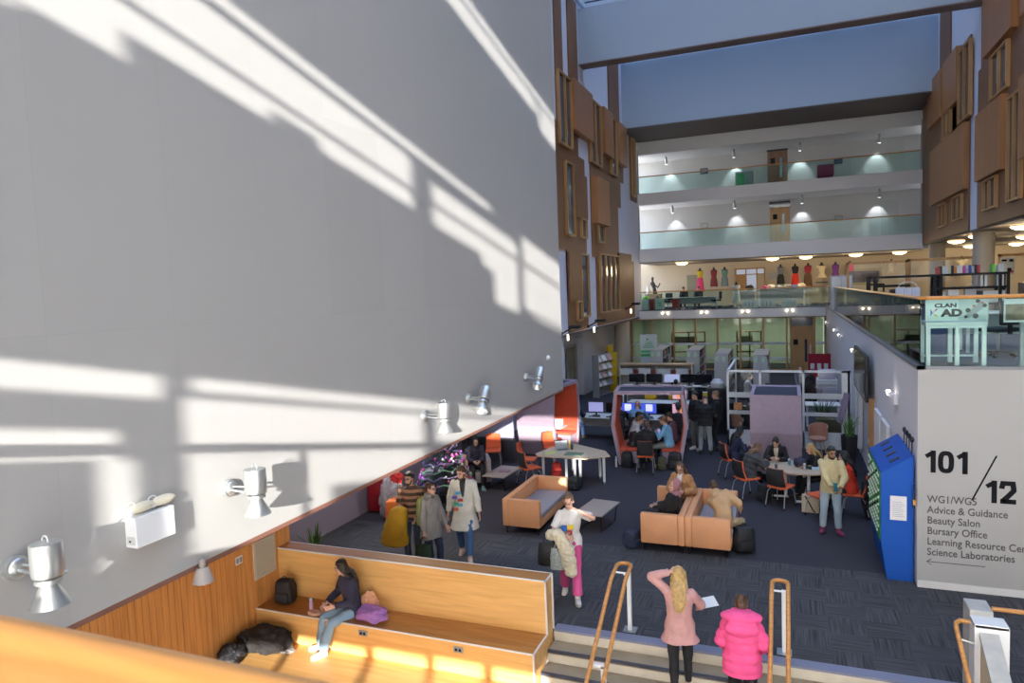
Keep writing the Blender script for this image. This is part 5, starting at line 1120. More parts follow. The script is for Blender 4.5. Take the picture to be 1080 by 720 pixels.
def mannequin(x, y, label, upper, lower, style='dress', z=ZU, h=1.72):
    """dressmaker's form on a stand; the garment is its own thing-part"""
    t = thing('mannequin', label, 'mannequin', (x, y, z)); R, F = (1, 0, 0), (0, 1, 0)
    MB().lathe([(.22, 0), (.22, .025), (.03, .05)], (0, 0, 0), 18).build('base', grey_metal, t, True); MB().rod((0, 0, .03), (0, 0, h), .018).build('pole', steel, t)
    MB().loft([((0, 0, h-.05), R, F, .17, .11), ((0, 0, h+.18), R, F, .125, .09), ((0, 0, h+.42), R, F, .18, .12), ((0, 0, h+.58), R, F, .19, .09), ((0, 0, h+.64), R, F, .07, .06), ((0, 0, h+.74), R, F, .055, .055), ((0, 0, h+.78), R, F, .02, .02)], 18).build('torso_form', char_f, t, True)
    MB().loft([((0, 0, h+.14), R, F, .145, .11), ((0, 0, h+.42), R, F, .195, .135), ((0, 0, h+.57), R, F, .20, .10)], 18).build('bodice', upper, t, True)
    hem = {'long': -.75, 'dress': -.45, 'short': -.15, 'cape': .05}[style]; w_ = {'long': .26, 'dress': .24, 'short': .33, 'cape': .26}[style]
    MB().loft([((0, 0, h+hem), R, F, w_, w_*.75), ((0, 0, h+.0), R, F, .20, .14), ((0, 0, h+.17), R, F, .145, .11)], 20).build('skirt', lower, t, True)
    if style in ('short', 'cape'):
        for s in (-1, 1): MB().ball((s*.21, 0, h+.50), (.09, .08, .13)).build('sleeve', upper, t, True)
    return t
C_ = lambda n, c: mat('garment_'+n, c, .8)
G = [(-5.28, 'mannequin in a pink and yellow long dress on the back gallery', C_('yellow', (.55, .42, .03)), C_('pink', (.62, .06, .22)), 'long'), (-4.42, 'mannequin in a dark red patterned dress on the back gallery', C_('maroon', (.22, .03, .05)), C_('maroon2', (.20, .04, .05)), 'dress'), (-3.76, 'mannequin in a teal dress with a green belt on the back gallery', C_('teal', (.12, .26, .26)), C_('slate', (.16, .22, .28)), 'dress'),
     (-.45, 'mannequin in a grey cape over black on the back gallery', C_('grey', (.16, .16, .19)), C_('black', (.012, .012, .014)), 'dress'), (.38, 'mannequin in black with a bright red sash on the back gallery', C_('black', (0, 0, 0)), C_('red', (.62, .03, .02)), 'long'), (1.10, 'mannequin with pointed red shoulders and brown skirt on the back gallery', C_('crimson', (.32, .02, .04)), C_('brown', (.12, .06, .03)), 'long'), (1.86, 'mannequin in a short cream dress with black hem on the back gallery', C_('cream', (.60, .50, .32)), C_('cream2', (.58, .48, .30)), 'short'), (2.62, 'mannequin in a purple top on the back gallery', C_('purple', (.16, .04, .26)), C_('purple2', (.14, .04, .22)), 'dress'), (3.40, 'mannequin in a bright pink top partly behind the cabinets', C_('hotpink', (.62, .03, .12)), C_('black', (0, 0, 0)), 'dress')]
for x, lab, a, b, s in G:
    o = mannequin(x, 46.1, lab, a, b, s)
    if 'red sash' in lab: MB().loft([((.10, -.14, 1.0), (1, 0, 0), (0, 1, 0), .10, .03), ((.03, -.13, 1.45), (1, 0, 0), (0, 1, 0), .12, .04), ((0, -.13, 1.75), (1, 0, 0), (0, 1, 0), .09, .03)], 12).build('sash', b, o, True)
    if 'cream' in lab: MB().lathe([(.34, 1.26), (.35, 1.30), (.34, 1.32)], (0, 0, 0), 20).build('hem_band', C_('black', (0, 0, 0)), o, True)
mannequin(-2.85, 42.8, 'pale mannequin in white lace just behind the balcony glass', C_('ivory', (.62, .62, .58)), C_('ivory2', (.60, .60, .58)), 'dress', ZU, .75)
for k, (x, y, lab) in enumerate(((5.6, 46.2, 'pale mannequin past the far concrete column, first'), (8.0, 46.4, 'pale mannequin between the two concrete columns'), (9.2, 46.6, 'pale mannequin just left of the near concrete column'))): mannequin(x, y, lab, C_('stone', (.46, .40, .30)), C_('stone2', (.44, .38, .28)), 'short')
desk(-1.7, .9, 43.9, 44.7, .98, 'long work bench heaped with fabrics on the back gallery', black_plastic, 'work_bench')
for o in COL.objects:
    if o.get('label', '').startswith('long work bench'): o.location.z = ZU
fc = [((-1.35, 'pink'), (.55, .08, .28)), ((-.95, 'white'), (.6, .58, .56)), ((-.5, 'pale blue'), (.38, .48, .55)), ((-.05, 'grey'), (.28, .30, .32)), ((.35, 'blue'), (.10, .18, .42)), ((.7, 'cream'), (.55, .48, .38))]
for k, ((x, n), c) in enumerate(fc): heap('fabric_pile', '%s fabric heaped on the long work bench of the back gallery' % n, 'fabric', x, 44.25, ZU+.98, .22, .2, .26+.06*(k % 2), mat('fabric_'+n.replace(' ', '_'), c, .85), 50+k)
desk(-3.1, -1.8, 44.0, 44.6, .95, 'small work bench before the gallery window', white_lam, 'work_bench')
for o in COL.objects:
    if o.get('label', '').startswith('small work bench'): o.location.z = ZU
for k, x in enumerate((-2.95, -2.2)): heap('fabric_pile', ('black bag on the small work bench before the gallery window', 'dark pots grouped on the small work bench before the gallery window')[k], 'bag', x, 44.3, ZU+.95, .22, .2, .36, black_plastic, 60+k)
f, g = MB(), MB(); pane_grid(f, g, 0, 0, 0, 0, 1, 0, 1) if False else None
f.box(-3.25, 47.92, 4.4, -1.4, 48, 4.48).box(-3.25, 47.92, 5.86, -1.4, 48, 5.94).box(-3.25, 47.92, 5.5, -1.4, 48, 5.56)
for x in (-3.25, -2.62, -1.95, -1.48): f.box(x, 47.92, 4.4, x+.08, 48, 5.94)
o = struct('window_2', f, oak); MB().box(-3.2, 47.96, 5.5, -1.45, 47.99, 5.9).box(-2.55, 47.96, 4.45, -1.95, 47.99, 5.5).build('pane', mat('pale_window_pane', (.45, .52, .66), .2, emit=(.5, .6, .8), estr=.35), o); MB().box(-3.2, 47.96, 4.45, -2.6, 47.99, 5.5).build('door_leaf', oak, o)
struct('door_7', MB().box(-6.35, 47.94, 3.55, -5.55, 48, 5.65), mat('grey_green_door', (.33, .32, .25), .7))
for k, (x, z, w_, h_) in enumerate(((4.3, 4.6, 2.0, 1.0),)):
    t = thing('picture', 'wide dark framed picture with a yellow surround on the cream gallery wall', 'picture', (x, 47.95, z)); MB().box(-w_/2, -.04, 0, w_/2, 0, h_).build('frame', mat('ochre_frame', (.4, .32, .15)), t); MB().box(-w_/2+.15, -.05, .15, w_/2-.15, -.04, h_-.15).build('print', mat('dark_print', (.06, .04, .06), .5, var=.5, vscale=5), t)
for k, (x, lab) in enumerate(((-1.05, 'small notice on the cream gallery wall beside its window'), (-.7, 'second small notice on the cream gallery wall beside its window'), (-4.4, 'pale notice between two mannequins on the cream gallery wall'))): tag(MB().box(x-.16, 47.95, 5.15 if k < 2 else 4.9, x+.16, 48, 5.6 if k < 2 else 5.2).build('notice', grey_lam), lab, 'notice')
t = thing('display_figure', 'dark jointed figure on a brown crate at the left of the gallery', 'statue', (-8.0, 44.6, ZU)); MB().box(-.5, -.3, 0, .5, .3, .95).build('crate', mat('brown_crate', (.28, .17, .09), .7), t)
MB().loft([((.1, 0, .95), (1, 0, 0), (0, 1, 0), .14, .1), ((.05, 0, 1.3), (1, 0, 0), (0, 1, 0), .1, .08), ((-.05, 0, 1.6), (1, 0, 0), (0, 1, 0), .16, .1), ((-.05, 0, 1.75), (1, 0, 0), (0, 1, 0), .06, .06), ((-.05, 0, 1.95), (1, 0, 0), (0, 1, 0), .09, .09), ((-.05, 0, 2.02), (1, 0, 0), (0, 1, 0), .03, .03)], 14).path([(0, -.05, 1.6), (.3, -.15, 1.35), (.45, -.2, 1.6)], .045).path([(.1, -.05, .98), (.3, -.3, .75), (.25, -.35, .3)], .06).build('figure', black_plastic, t, True); MB().lathe([(.1, .95), (.13, 1.2), (.06, 1.4), (.12, 1.55)], (-.35, 0, 0), 14).build('pale_vase', white_lam, t, True)
for k, (x, s) in enumerate(((-2.05, 'EXH'), (-1.1, 'FGI'), (.0, None))):
    t = thing('display_board', ('pale lettered board standing behind the balcony glass, left', 'pale lettered board standing behind the balcony glass, middle', 'plain pale board standing behind the balcony glass, right')[k], 'board', (x, 41.9, ZU)); w_ = (.85, .85, .75)[k]
    MB().box(-w_/2, 0, 0, w_/2, .04, .42).build('board', mat('pale_blue_board', (.46, .54, .57), .6), t)
    if s: mb = MB(); [mb.box(-.3+.2*q, -.004, .06, -.22+.2*q, 0, .36) for q in range(3)]; mb.build('dark_strokes', grey_metal, t)
# ------------------------------------------------------------------ people
def skin_material(name, c, lips=None):
    return mat('skin_'+name, c, .55, var=.05, vscale=12)
SK = {'fair': (.58, .33, .24), 'tan': (.42, .22, .13), 'brown': (.24, .12, .07)}
HAIRC = {'black': (.010, .009, .010), 'dark': (.030, .018, .012), 'brown': (.085, .042, .020), 'light': (.16, .085, .04), 'blonde': (.52, .34, .13), 'grey': (.2, .19, .18)}
eye_m = mat('eye_dark', (.02, .015, .015), .2)
def remesh(name, mb, vox, m, parent, smooth_it=3, disp=None, post=None):
    """fuse overlapping closed pieces into one continuous surface"""
    bmesh.ops.recalc_face_normals(mb.bm, faces=mb.bm.faces)
    me = bpy.data.meshes.new(name); mb.bm.to_mesh(me); mb.bm.free()
    o = bpy.data.objects.new(name, me); COL2.objects.link(o)
    r = o.modifiers.new('r', 'REMESH'); r.mode = 'VOXEL'; r.voxel_size = vox; r.use_smooth_shade = True
    s = o.modifiers.new('s', 'SMOOTH'); s.factor = .5; s.iterations = smooth_it
    VL.update(); dg = VL.depsgraph
    m2 = bpy.data.meshes.new_from_object(o.evaluated_get(dg)); bpy.data.objects.remove(o); bpy.data.meshes.remove(me)
    m2.name = name; m2.materials.clear(); m2.materials.append(m)
    if disp:
        nn = [v.normal.copy() for v in m2.vertices]
        for v, n in zip(m2.vertices, nn): v.co += n*disp(v.co)
    for p in m2.polygons: p.use_smooth = True
    if post: post(m2)
    q = bpy.data.objects.new(name, m2); COL.objects.link(q); q.parent = parent
    return q
BENCH = bpy.data.scenes.new('bench'); COL2 = BENCH.collection; VL = BENCH.view_layers[0]
def ik(a, b, l1, l2, pole):
    d = b-a; L = min(d.length, (l1+l2)*.998); dn = d.normalized(); x = (l1*l1-l2*l2+L*L)/(2*L); h = math.sqrt(max(l1*l1-x*x, 0))
    n = pole-dn*pole.dot(dn); n = n.normalized() if n.length > 1e-5 else V((0, 0, 1))
    return a+dn*x+n*h, a+dn*L
def capsule(mb, a, b, r0, r1, n=12):
    a, b = V(a), V(b); mb.rod(a, b, r0, r1, n); mb.ball(a, r0, n, 8); mb.ball(b, r1, n, 8)
def fold(amp, fr, seed):
    return lambda p: amp*(noise.noise(V((p.x*fr, p.y*fr, p.z*fr*.55))+V((seed, 0, 0)))+.4*noise.noise(p*fr*2.3+V((0, seed, 0))))
def person(label, x, y, z, face, S=1., pose='stand', lean=0., side=0., twist=0., hip=None, feet=None, hands=None, head=(0, 0), fem=False, skin='fair',
           top=(.3, .3, .3), top_kind='jumper', sleeve=1., hem=.06, pants=(.05, .06, .1), pw=.058, shoes=(.05, .05, .05), hair='short', hairc='dark', beard=False,
           near=False, collar=None, glasses=False, knees=None, heel=(0, 0), inner=None, toes=(8, 8), elbows=None, stripe=None, flare=0., seed=None):
    """face: heading in degrees, 0 looks along +y, 90 along -x, 180 toward the viewer.  hands/feet: targets in the body frame, metres at S=1"""
    seed = seed if seed is not None else (hash_ := sum(map(ord, label)) % 97)
    t = thing('person', label, 'person', (x, y, z), face); t.scale = (S, S, S)
    vox = .0072 if near else .0125
    X, Y, Z = V((1, 0, 0)), V((0, 1, 0)), V((0, 0, 1))
    sit = pose == 'sit'
    hz = hip if hip is not None else (.55 if sit else .93)
    P0 = V((0, 0, hz)); la, lb = math.radians(lean*.45), math.radians(lean)
    U0 = (Matrix.Rotation(-la, 3, 'X') @ Z); U1 = (Matrix.Rotation(math.radians(side), 3, 'Y') @ (Matrix.Rotation(-lb, 3, 'X') @ Z)).normalized()
    Rc = Matrix.Rotation(math.radians(twist), 3, U1) @ X; Rc = (Rc-U1*Rc.dot(U1)).normalized(); Fc = U1.cross(Rc)
    P1 = P0+U0*.16; P2 = P1+(U0*.3+U1*.7).normalized()*.20; P3 = P2+U1*.15; P4 = P3+U1*.045
    Hp, Hy = math.radians(head[0]), math.radians(head[1])
    Rh = (Matrix.Rotation(Hy, 3, U1) @ Rc); Uh = Matrix.Rotation(-Hp, 3, Rh) @ (U1*.55+Z*.45).normalized(); Uh.normalize(); Rh = (Rh-Uh*Rh.dot(Uh)).normalized(); Fh = Uh.cross(Rh)
    HC = P4+Uh*.145+Fh*.02
    sw = .150 if fem else .175
    sh = [P3-U1*.035-Rc*sw, P3-U1*.035+Rc*sw]; hipj = [P0-X*.09-U0*.02, P0+X*.09-U0*.02]
    if feet is None: feet = [(-.12, .50, .07), (.12, .50, .07)] if sit else [(-.10, 0, .085), (.10, .02, .085)]
    if hands is None: hands = [(-.10, .42, .66), (.10, .42, .66)] if sit else [(-.27, .04, .80), (.27, .04, .80)]
    ank, kn, wr, el = [], [], [], []
    for i, s in enumerate((-1, 1)):
        kp = (knees[i] if knees else (V((s*.15, 1, .35)) if sit else V((s*.08, 1, .05))))
        k, a = ik(hipj[i], V(feet[i]), .43, .41, V(kp)); kn.append(k); ank.append(a)
        ep = V(elbows[i]) if elbows else (Rc*s*.55-Fc*.75-U1*.35)
        e, w_ = ik(sh[i], V(hands[i]), .285, .255, ep); el.append(e); wr.append(w_)
    # ---- body: one surface
    b = MB()
    hb = .172 if fem else .158
    b.loft([(P0-U0*.11, X, U0.cross(X), hb*.55, .07), (P0-U0*.06, X, U0.cross(X), hb*.95, .108), (P0+U0*.03, X, U0.cross(X), hb, .112), (P1, X, U0.cross(X), .128 if fem else .140, .092), (P2-U1*.04, Rc, Fc, .150, .112), (P2+U1*.06, Rc, Fc, .165, .112), (P3-U1*.0, Rc, Fc, .150, .082), (P3+U1*.03, Rc, Fc, .085, .06)], 20)
    capsule(b, P4-U1*.06, HC-Uh*.07-Fh*.015, .056, .052)
    hm = Matrix((Rh, Fh, Uh)).transposed()
    b.ball(HC+Uh*.025-Fh*.012, (.072, .092, .092), 18, 14, hm); b.ball(HC+Fh*.025-Uh*.035, (.060, .070, .085), 16, 12, hm); b.ball(HC+Fh*.070-Uh*.098, (.028, .024, .022), 12, 8, hm)
    b.rod(HC+Fh*.088+Uh*.015, HC+Fh*.106-Uh*.030, .008, .017, 10); b.ball(HC+Fh*.100-Uh*.032, (.019, .014, .012), 10, 8, hm); b.ball(HC+Fh*.078+Uh*.030, (.050, .014, .010), 12, 8, hm); b.ball(HC+Fh*.086-Uh*.064, (.024, .012, .012), 10, 8, hm)
    for s in (-1, 1): b.ball(HC+Rh*s*.074-Fh*.008-Uh*.005, (.011, .022, .032), 10, 8, hm)
    for i, s in enumerate((-1, 1)):
        capsule(b, sh[i], el[i], .050, .042); capsule(b, el[i], wr[i], .041, .027)
        capsule(b, hipj[i], kn[i], .080, .055); capsule(b, kn[i], ank[i], .056, .038)
        fd = (wr[i]-el[i]).normalized(); pal = (Fc*.3-Rc*s-Z*.1); pal = (pal-fd*pal.dot(fd)).normalized(); lat = fd.cross(pal)   # palm faces the body, thumb forward
        if lat.dot(Fc+Z*.4) < 0: lat = -lat
        hmx = Matrix((lat, pal, fd)).transposed(); pc_ = wr[i]+fd*.055
        b.ball(pc_, (.041, .018, .055), 14, 10, hmx)
        for q, (o_, L_) in enumerate(((.031, .072), (.011, .080), (-.010, .075), (-.030, .058))):
            c0 = wr[i]+fd*.092+lat*o_; dv = (fd+lat*(o_*3.2)).normalized(); d1 = (dv+pal*.45).normalized(); d2 = (dv*.6+pal*.9).normalized()
            c1 = c0+dv*L_*.42; c2 = c1+d1*L_*.33; c3 = c2+d2*L_*.27
            for u, v_, r_ in ((c0-dv*.02, c1, .0095), (c1, c2, .0088), (c2, c3, .008)): capsule(b, u, v_, r_, r_*.95, 8)
        q0 = wr[i]+fd*.03+lat*.030; q1 = q0+(lat*.8+fd*.7+pal*.3).normalized()*.040; q2 = q1+(fd+lat*.25+pal*.45).normalized()*.032
        capsule(b, q0, q1, .0125, .0105, 8); capsule(b, q1, q2, .0105, .009, 8)
    sk = skin_material(skin, SK[skin]); lip = mat('lips_'+skin, (SK[skin][0]*.8, SK[skin][1]*.5, SK[skin][2]*.5), .4)
    def paint(me):
        me.materials.append(eye_m); me.materials.append(lip); me.materials.append(mat('brow_'+hairc, HAIRC[hairc], .8))
        for p in me.polygons:
            d = p.center-HC; u, f_, w_ = d.dot(Rh), d.dot(Fh), d.dot(Uh)
            if f_ > .05:
                if ((abs(u)-.030)/.013)**2+((w_-.008)/.0065)**2 < 1: p.material_index = 1
                elif (u/.024)**2+((w_+.064)/.008)**2 < 1: p.material_index = 2
                elif ((abs(u)-.030)/.020)**2+((w_-.033)/.0042)**2 < 1: p.material_index = 3
    remesh('body', b, vox, sk, t, 2, None, paint)
    def garment(nm, mb, m, disp=None, v=None): return remesh(nm, mb, v or max(vox, .010), m, t, 2, disp)
    cm = lambda pre, c, **k: mat('%s_%02d_%02d_%02d' % (pre, int(c[0]*99), int(c[1]*99), int(c[2]*99)), c, .85, var=.12, vscale=7, **k)
    # ---- trousers
    if pants:
        g = MB(); F0 = U0.cross(X)
        g.loft([(P0-U0*.10, X, F0, hb*.75, .095), (P0-U0*.05, X, F0, hb*1.02+.012, .122), (P0+U0*.04, X, F0, hb+.014, .124), (P0+U0*.10, X, F0, hb*.93, .112)], 18)
        for i in (0, 1):
            kd = (kn[i]-hipj[i]).normalized(); end = ank[i]+(kn[i]-ank[i]).normalized()*.035
            g.rod(hipj[i], kn[i], .098, .072, 14); g.ball(hipj[i], .098, 14, 8); g.ball(kn[i], .072, 14, 8); g.rod(kn[i], end, .071, pw, 14)
        garment('trousers', g, cm('trousers', pants), fold(.010, 11, seed))
    # ---- shoes
    for i, s in enumerate((-1, 1)):
        sm = MB(); sd = (ank[i]-kn[i]).normalized(); tw = math.radians(-s*toes[i]); fdir = Matrix.Rotation(tw, 3, 'Z') @ Y
        pit = math.radians(heel[i]); fdir = (fdir*math.cos(pit)-Z*math.sin(pit)); ru = fdir.cross(Z).normalized(); uu = ru.cross(fdir)
        M3 = Matrix((ru, fdir, uu)).transposed(); c = ank[i]
        sm.ball(c+fdir*.055-uu*.045, (.046, .128, .040), 14, 10, M3); sm.ball(c+fdir*.12-uu*.048, (.045, .075, .034), 12, 8, M3); sm.rod(c-uu*.05, c+uu*.03, .050, .044, 12); sm.ball(c-fdir*.035-uu*.045, (.040, .045, .04), 12, 8, M3)
        so = remesh('shoe', sm, max(vox, .009), cm('shoe', shoes), t, 2)
        sole = MB().loft([(c-uu*zz+fdir*.055, ru, fdir, .049, .136) for zz in (.088, .068)], 20).build('sole', mat('white_rubber', (.6, .58, .54), .6) if sum(shoes) > .5 else black_plastic, so)
    # ---- top
    g = MB(); th = {'tee': .016, 'jumper': .026, 'coat': .034, 'puffer': .058, 'vest': .03, 'fleece': .045}[top_kind]
    F0 = U0.cross(X); hp_ = P0-U0*hem if not sit else P0-U0*min(hem, .08)
    rings = []
    if hem > .16 and not sit:
        rings.append((P0-Z*hem, X, F0, hb+th+.05+flare, .155+th+flare*.8)); rings.append((P0-Z*.08, X, F0, hb+th+.015, .128+th))
    else: rings.append((hp_, X, F0, hb+th+.010, .118+th))
    rings += [(P0+U0*.06, X, F0, hb+th, .115+th), (P1, X, F0, .140+th, .100+th), (P2-U1*.04, Rc, Fc, .158+th, .118+th*.8), (P2+U1*.07, Rc, Fc, .172+th, .116+th*.8), (P3-U1*.02, Rc, Fc, .168+th*.5, .092+th*.7), (P3+U1*.012, Rc, Fc, .125+th*.4, .078+th*.5), (P3+U1*.04, Rc, Fc, .084+th*.3, .066+th*.4), (P4+U1*.005, Rc, Fc, .066+th*.2, .060+th*.2)]
    g.loft(rings, 22)
    if top_kind != 'vest':
        for i in (0, 1):
            g.ball(sh[i], .050+th*.55, 14, 10)
            if sleeve > .6:
                e2 = el[i]+(wr[i]-el[i])*(sleeve*.97); g.rod(sh[i], el[i], .050+th*.6, .046+th*.7, 14); g.ball(el[i], .046+th*.7, 14, 8); g.rod(el[i], e2, .046+th*.75, .033+th*.6, 14)
            else: g.rod(sh[i], sh[i]+(el[i]-sh[i])*.85, .052+th*.6, .060+th, 14)
    if collar == 'hood':
        g.ball(P4-Fc*.075-U1*.01, (.11, .07, .085), 14, 10, Matrix((Rc, Fc, U1)).transposed()); g.lathe
        for a in range(9): 
            an = PI*(a/8)*1.5-PI*.25; g.ball(P4+U1*.0+Rc*.088*math.cos(an+PI)-Fc*.0+Fc*(-.07*math.sin(an)), .036, 10, 8)
    if collar in ('roll', 'fur'):
        for a in range(12): an = 2*PI*a/12; g.ball(P4+U1*.02+Rc*.072*math.cos(an)+Fc*.068*math.sin(an), .032 if collar == 'roll' else .045, 10, 8)
    if collar == 'bighood':
        g.ball(P4-Fc*.07+U1*.03, (.25, .14, .075), 16, 10, Matrix((Rc, Fc, U1)).transposed()); g.ball(P3-Fc*.15-U1*.04, (.20, .07, .12), 16, 10, Matrix((Rc, Fc, U1)).transposed())
        for a in range(12): an = 2*PI*a/12; g.ball(P4+U1*.05+Rc*.115*math.cos(an)+Fc*.09*math.sin(an), .035, 10, 8)
    if top_kind == 'puffer': dsp = lambda p: .015*abs(math.sin((p-P0).dot(U1)*PI/.125))-.004+.006*noise.noise(p*14+V((seed, 0, 0)))
    elif top_kind == 'fleece': dsp = lambda p: .010*noise.noise(p*26+V((seed, 0, 0)))+.010*noise.noise(p*8)
    else: dsp = fold(.012, 10, seed+5)
    tm = cm('top', top) if stripe is None else stripe
    go = garment({'tee': 't_shirt', 'jumper': 'jumper', 'coat': 'coat', 'puffer': 'puffer_jacket', 'vest': 'gilet', 'fleece': 'fleece_coat'}[top_kind], g, tm, dsp)
    if inner:   # open front showing the layer below
        g = MB(); g.loft([(P2-U1*.10+Fc*(.108+th*.9), Rc, U1.cross(Rc), .02, .02), (P2+U1*.04+Fc*(.110+th*.9), Rc, Fc, .048, .024), (P3+U1*.0+Fc*(.086+th*.6), Rc, Fc, .060, .028), (P4+U1*.02+Fc*.03, Rc, Fc, .060, .04)], 12)
        garment('shirt_front', g, cm('inner', inner))
    # ---- hair and headwear
    hmat = mat('hair_'+hairc, HAIRC[hairc], .5, var=.35, vscale=22, bump=.4, bscale=60)
    strands = lambda p: .004*math.sin(90*(p-HC).dot(Rh)+8*noise.noise(p*12))
    g = MB()
    if hair in ('short', 'long', 'bun', 'pony', 'bob', 'curly'):
        g.ball(HC+Uh*.042-Fh*.024, (.082, .092, .088), 18, 12, hm); g.ball(HC+Uh*.005-Fh*.05, (.076, .062, .085), 16, 10, hm)
        if hair == 'short': g.ball(HC+Uh*.095+Fh*.035, (.058, .05, .028), 12, 8, hm)
        for s in (-1, 1): g.ball(HC+Rh*s*.068+Uh*.02-Fh*.02, (.014, .035, .05), 10, 8, hm)
    D_ = (-U1*.8-Z*.3).normalized()
    if hair == 'long':
        g.loft([(HC+Uh*.05-Fh*.03, Rh, Fh, .086, .085), (HC-Uh*.05-Fh*.045, Rh, Fh, .092, .062), (P4-Fc*.10+U1*.02, Rc, Fc, .10, .045), (P4-Fc*.135+D_*.16, Rc, Fc, .095, .038), (P4-Fc*.14+D_*.30, Rc, Fc, .055, .022)], 16)
        for s in (-1, 1): capsule(g, HC+Rh*s*.075+Uh*.04, P4+Rc*s*.092-Fc*.01-U1*.02, .026, .030, 10); capsule(g, P4+Rc*s*.092-Fc*.01-U1*.02, P3+Rc*s*.095+Fc*.06-U1*.12, .030, .016, 10)
    if hair == 'bob':
        for s in (-1, 1): capsule(g, HC+Rh*s*.073+Uh*.04-Fh*.01, HC+Rh*s*.078-Uh*.09-Fh*.02, .028, .024, 10)
        g.ball(HC-Uh*.06-Fh*.06, (.078, .045, .06), 14, 8, hm)
    if hair == 'bun': g.ball(HC+Uh*.085-Fh*.075, .045, 14, 10)
    if hair == 'pony': capsule(g, HC+Uh*.05-Fh*.10, HC-Fh*.13-Uh*.16, .036, .018)
    if hair == 'curly':
        for q in range(14): a = q*2.4; g.ball(HC+Uh*(.06+.05*math.sin(q*1.7))+Rh*.07*math.cos(a)-Fh*(.02+.05*abs(math.sin(a))), .036, 10, 8)
    if hair in ('short', 'long', 'bun', 'pony', 'bob', 'curly'): remesh('hair', g, max(vox, .008), hmat, t, 2, strands)
    elif hair in ('hijab', 'hood'):
        g.bm.free(); g = MB(); c_ = HAIRC['black'] if hairc == 'black' else None
        g.ball(HC+Uh*.025-Fh*.035, (.095, .10, .115), 18, 12, hm); g.ball(HC-Uh*.02-Fh*.02, (.092, .085, .11), 16, 12, hm)
        g.loft([(HC-Uh*.11-Fh*.005, Rh, Fh, .075, .085), (P4+U1*.01, Rc, Fc, .095, .10), (P3-U1*.05, Rc, Fc, .17, .13)], 16)
        remesh('headscarf', g, max(vox, .010), cm('scarf', {'black': (.012, .012, .015), 'brown': (.36, .16, .18), 'dark': (.02, .02, .03)}.get(hairc, (.05, .05, .05))), t, 3, fold(.006, 14, seed))
    elif hair == 'beanie':
        g.bm.free(); g = MB(); g.ball(HC+Uh*.05-Fh*.02, (.086, .10, .09), 16, 12, hm); g.loft([(HC+Uh*.02-Fh*.02, Rh, Fh, .086, .10), (HC+Uh*.055-Fh*.02, Rh, Fh, .088, .102)], 18)
        remesh('beanie', g, max(vox, .009), cm('beanie', (.012, .012, .014)), t, 2)
    elif hair == 'shaved':
        g.bm.free(); g = MB(); g.ball(HC+Uh*.036-Fh*.018, (.0755, .090, .086), 18, 12, hm); remesh('hair', g, max(vox, .008), mat('hair_stubble', (.10, .065, .05), .8), t, 2)
    else: g.bm.free()
    if beard:
        g = MB(); g.ball(HC+Fh*.052-Uh*.092, (.048, .048, .034), 14, 8, hm)
        for s in (-1, 1): capsule(g, HC+Rh*s*.062+Fh*.01-Uh*.03, HC+Rh*s*.045+Fh*.05-Uh*.085, .014, .02, 8)
        remesh('beard', g, max(vox, .008), hmat, t, 2)
    if glasses:
        g = MB()
        for s in (-1, 1):
            c = HC+Rh*s*.032+Fh*.104+Uh*.012; g.path([c+Rh*.022*math.cos(a)+Uh*.017*math.sin(a) for a in [2*PI*k/12 for k in range(13)]], .0028, 6); g.path([c+Rh*s*.022, HC+Rh*s*.076+Uh*.01-Fh*.0], .0026, 6)
        g.path([HC-Rh*.010+Fh*.106+Uh*.010, HC+Rh*.010+Fh*.106+Uh*.010], .0028, 6); g.build('glasses', black_plastic, t, True)
    Mw = Matrix.Translation((x, y, z)) @ Matrix.Rotation(math.radians(face), 4, 'Z') @ Matrix.Scale(S, 4)
    return dict(o=t, wr=[Mw @ q for q in wr], head=Mw @ HC, chest=Mw @ P2, back=Mw @ (P2-Fc*.18), hip=Mw @ P0)
JEAN = (.20, .30, .44); LJ = (.42, .52, .58); BLK = (.014, .014, .017); NAVY = (.025, .028, .055); CH = (.03, .03, .035)
def striped(name, c1, c2, n=55):
    m = mat(name, c1, .85); nt = m.node_tree; b = nt.nodes['Principled BSDF']; tc = nt.nodes.new('ShaderNodeTexCoord'); sp = nt.nodes.new('ShaderNodeSeparateXYZ'); nt.links.new(tc.outputs['Object'], sp.inputs[0])
    mm = nt.nodes.new('ShaderNodeMath'); mm.operation = 'MULTIPLY'; mm.inputs[1].default_value = n; nt.links.new(sp.outputs['Z'], mm.inputs[0]); s = nt.nodes.new('ShaderNodeMath'); s.operation = 'SINE'; nt.links.new(mm.outputs[0], s.inputs[0])
    g = nt.nodes.new('ShaderNodeMath'); g.operation = 'GREATER_THAN'; g.inputs[1].default_value = .1; nt.links.new(s.outputs[0], g.inputs[0]); mx = nt.nodes.new('ShaderNodeMix'); mx.data_type = 'RGBA'; mx.inputs[6].default_value = (*c1, 1); mx.inputs[7].default_value = (*c2, 1)
    nt.links.new(g.outputs[0], mx.inputs[0]); nt.links.new(mx.outputs[2], b.inputs['Base Color']); return m
# --- seated girl on the bench
A = person('person with long brown hair in navy jumper, seated on the wooden bench', -6.42, 8.88, -.43, 148, 1.0, 'sit', lean=12, hip=.57, feet=[(-.10, .56, .09), (.13, .50, .09)], hands=[(-.10, .34, .72), (.20, .34, .68)], head=(14, -38), fem=True,
       top=(.035, .035, .07), hem=.08, pants=(.27, .40, .52), pw=.085, shoes=(.7, .69, .66), hair='long', hairc='dark', near=True, toes=(0, 25))
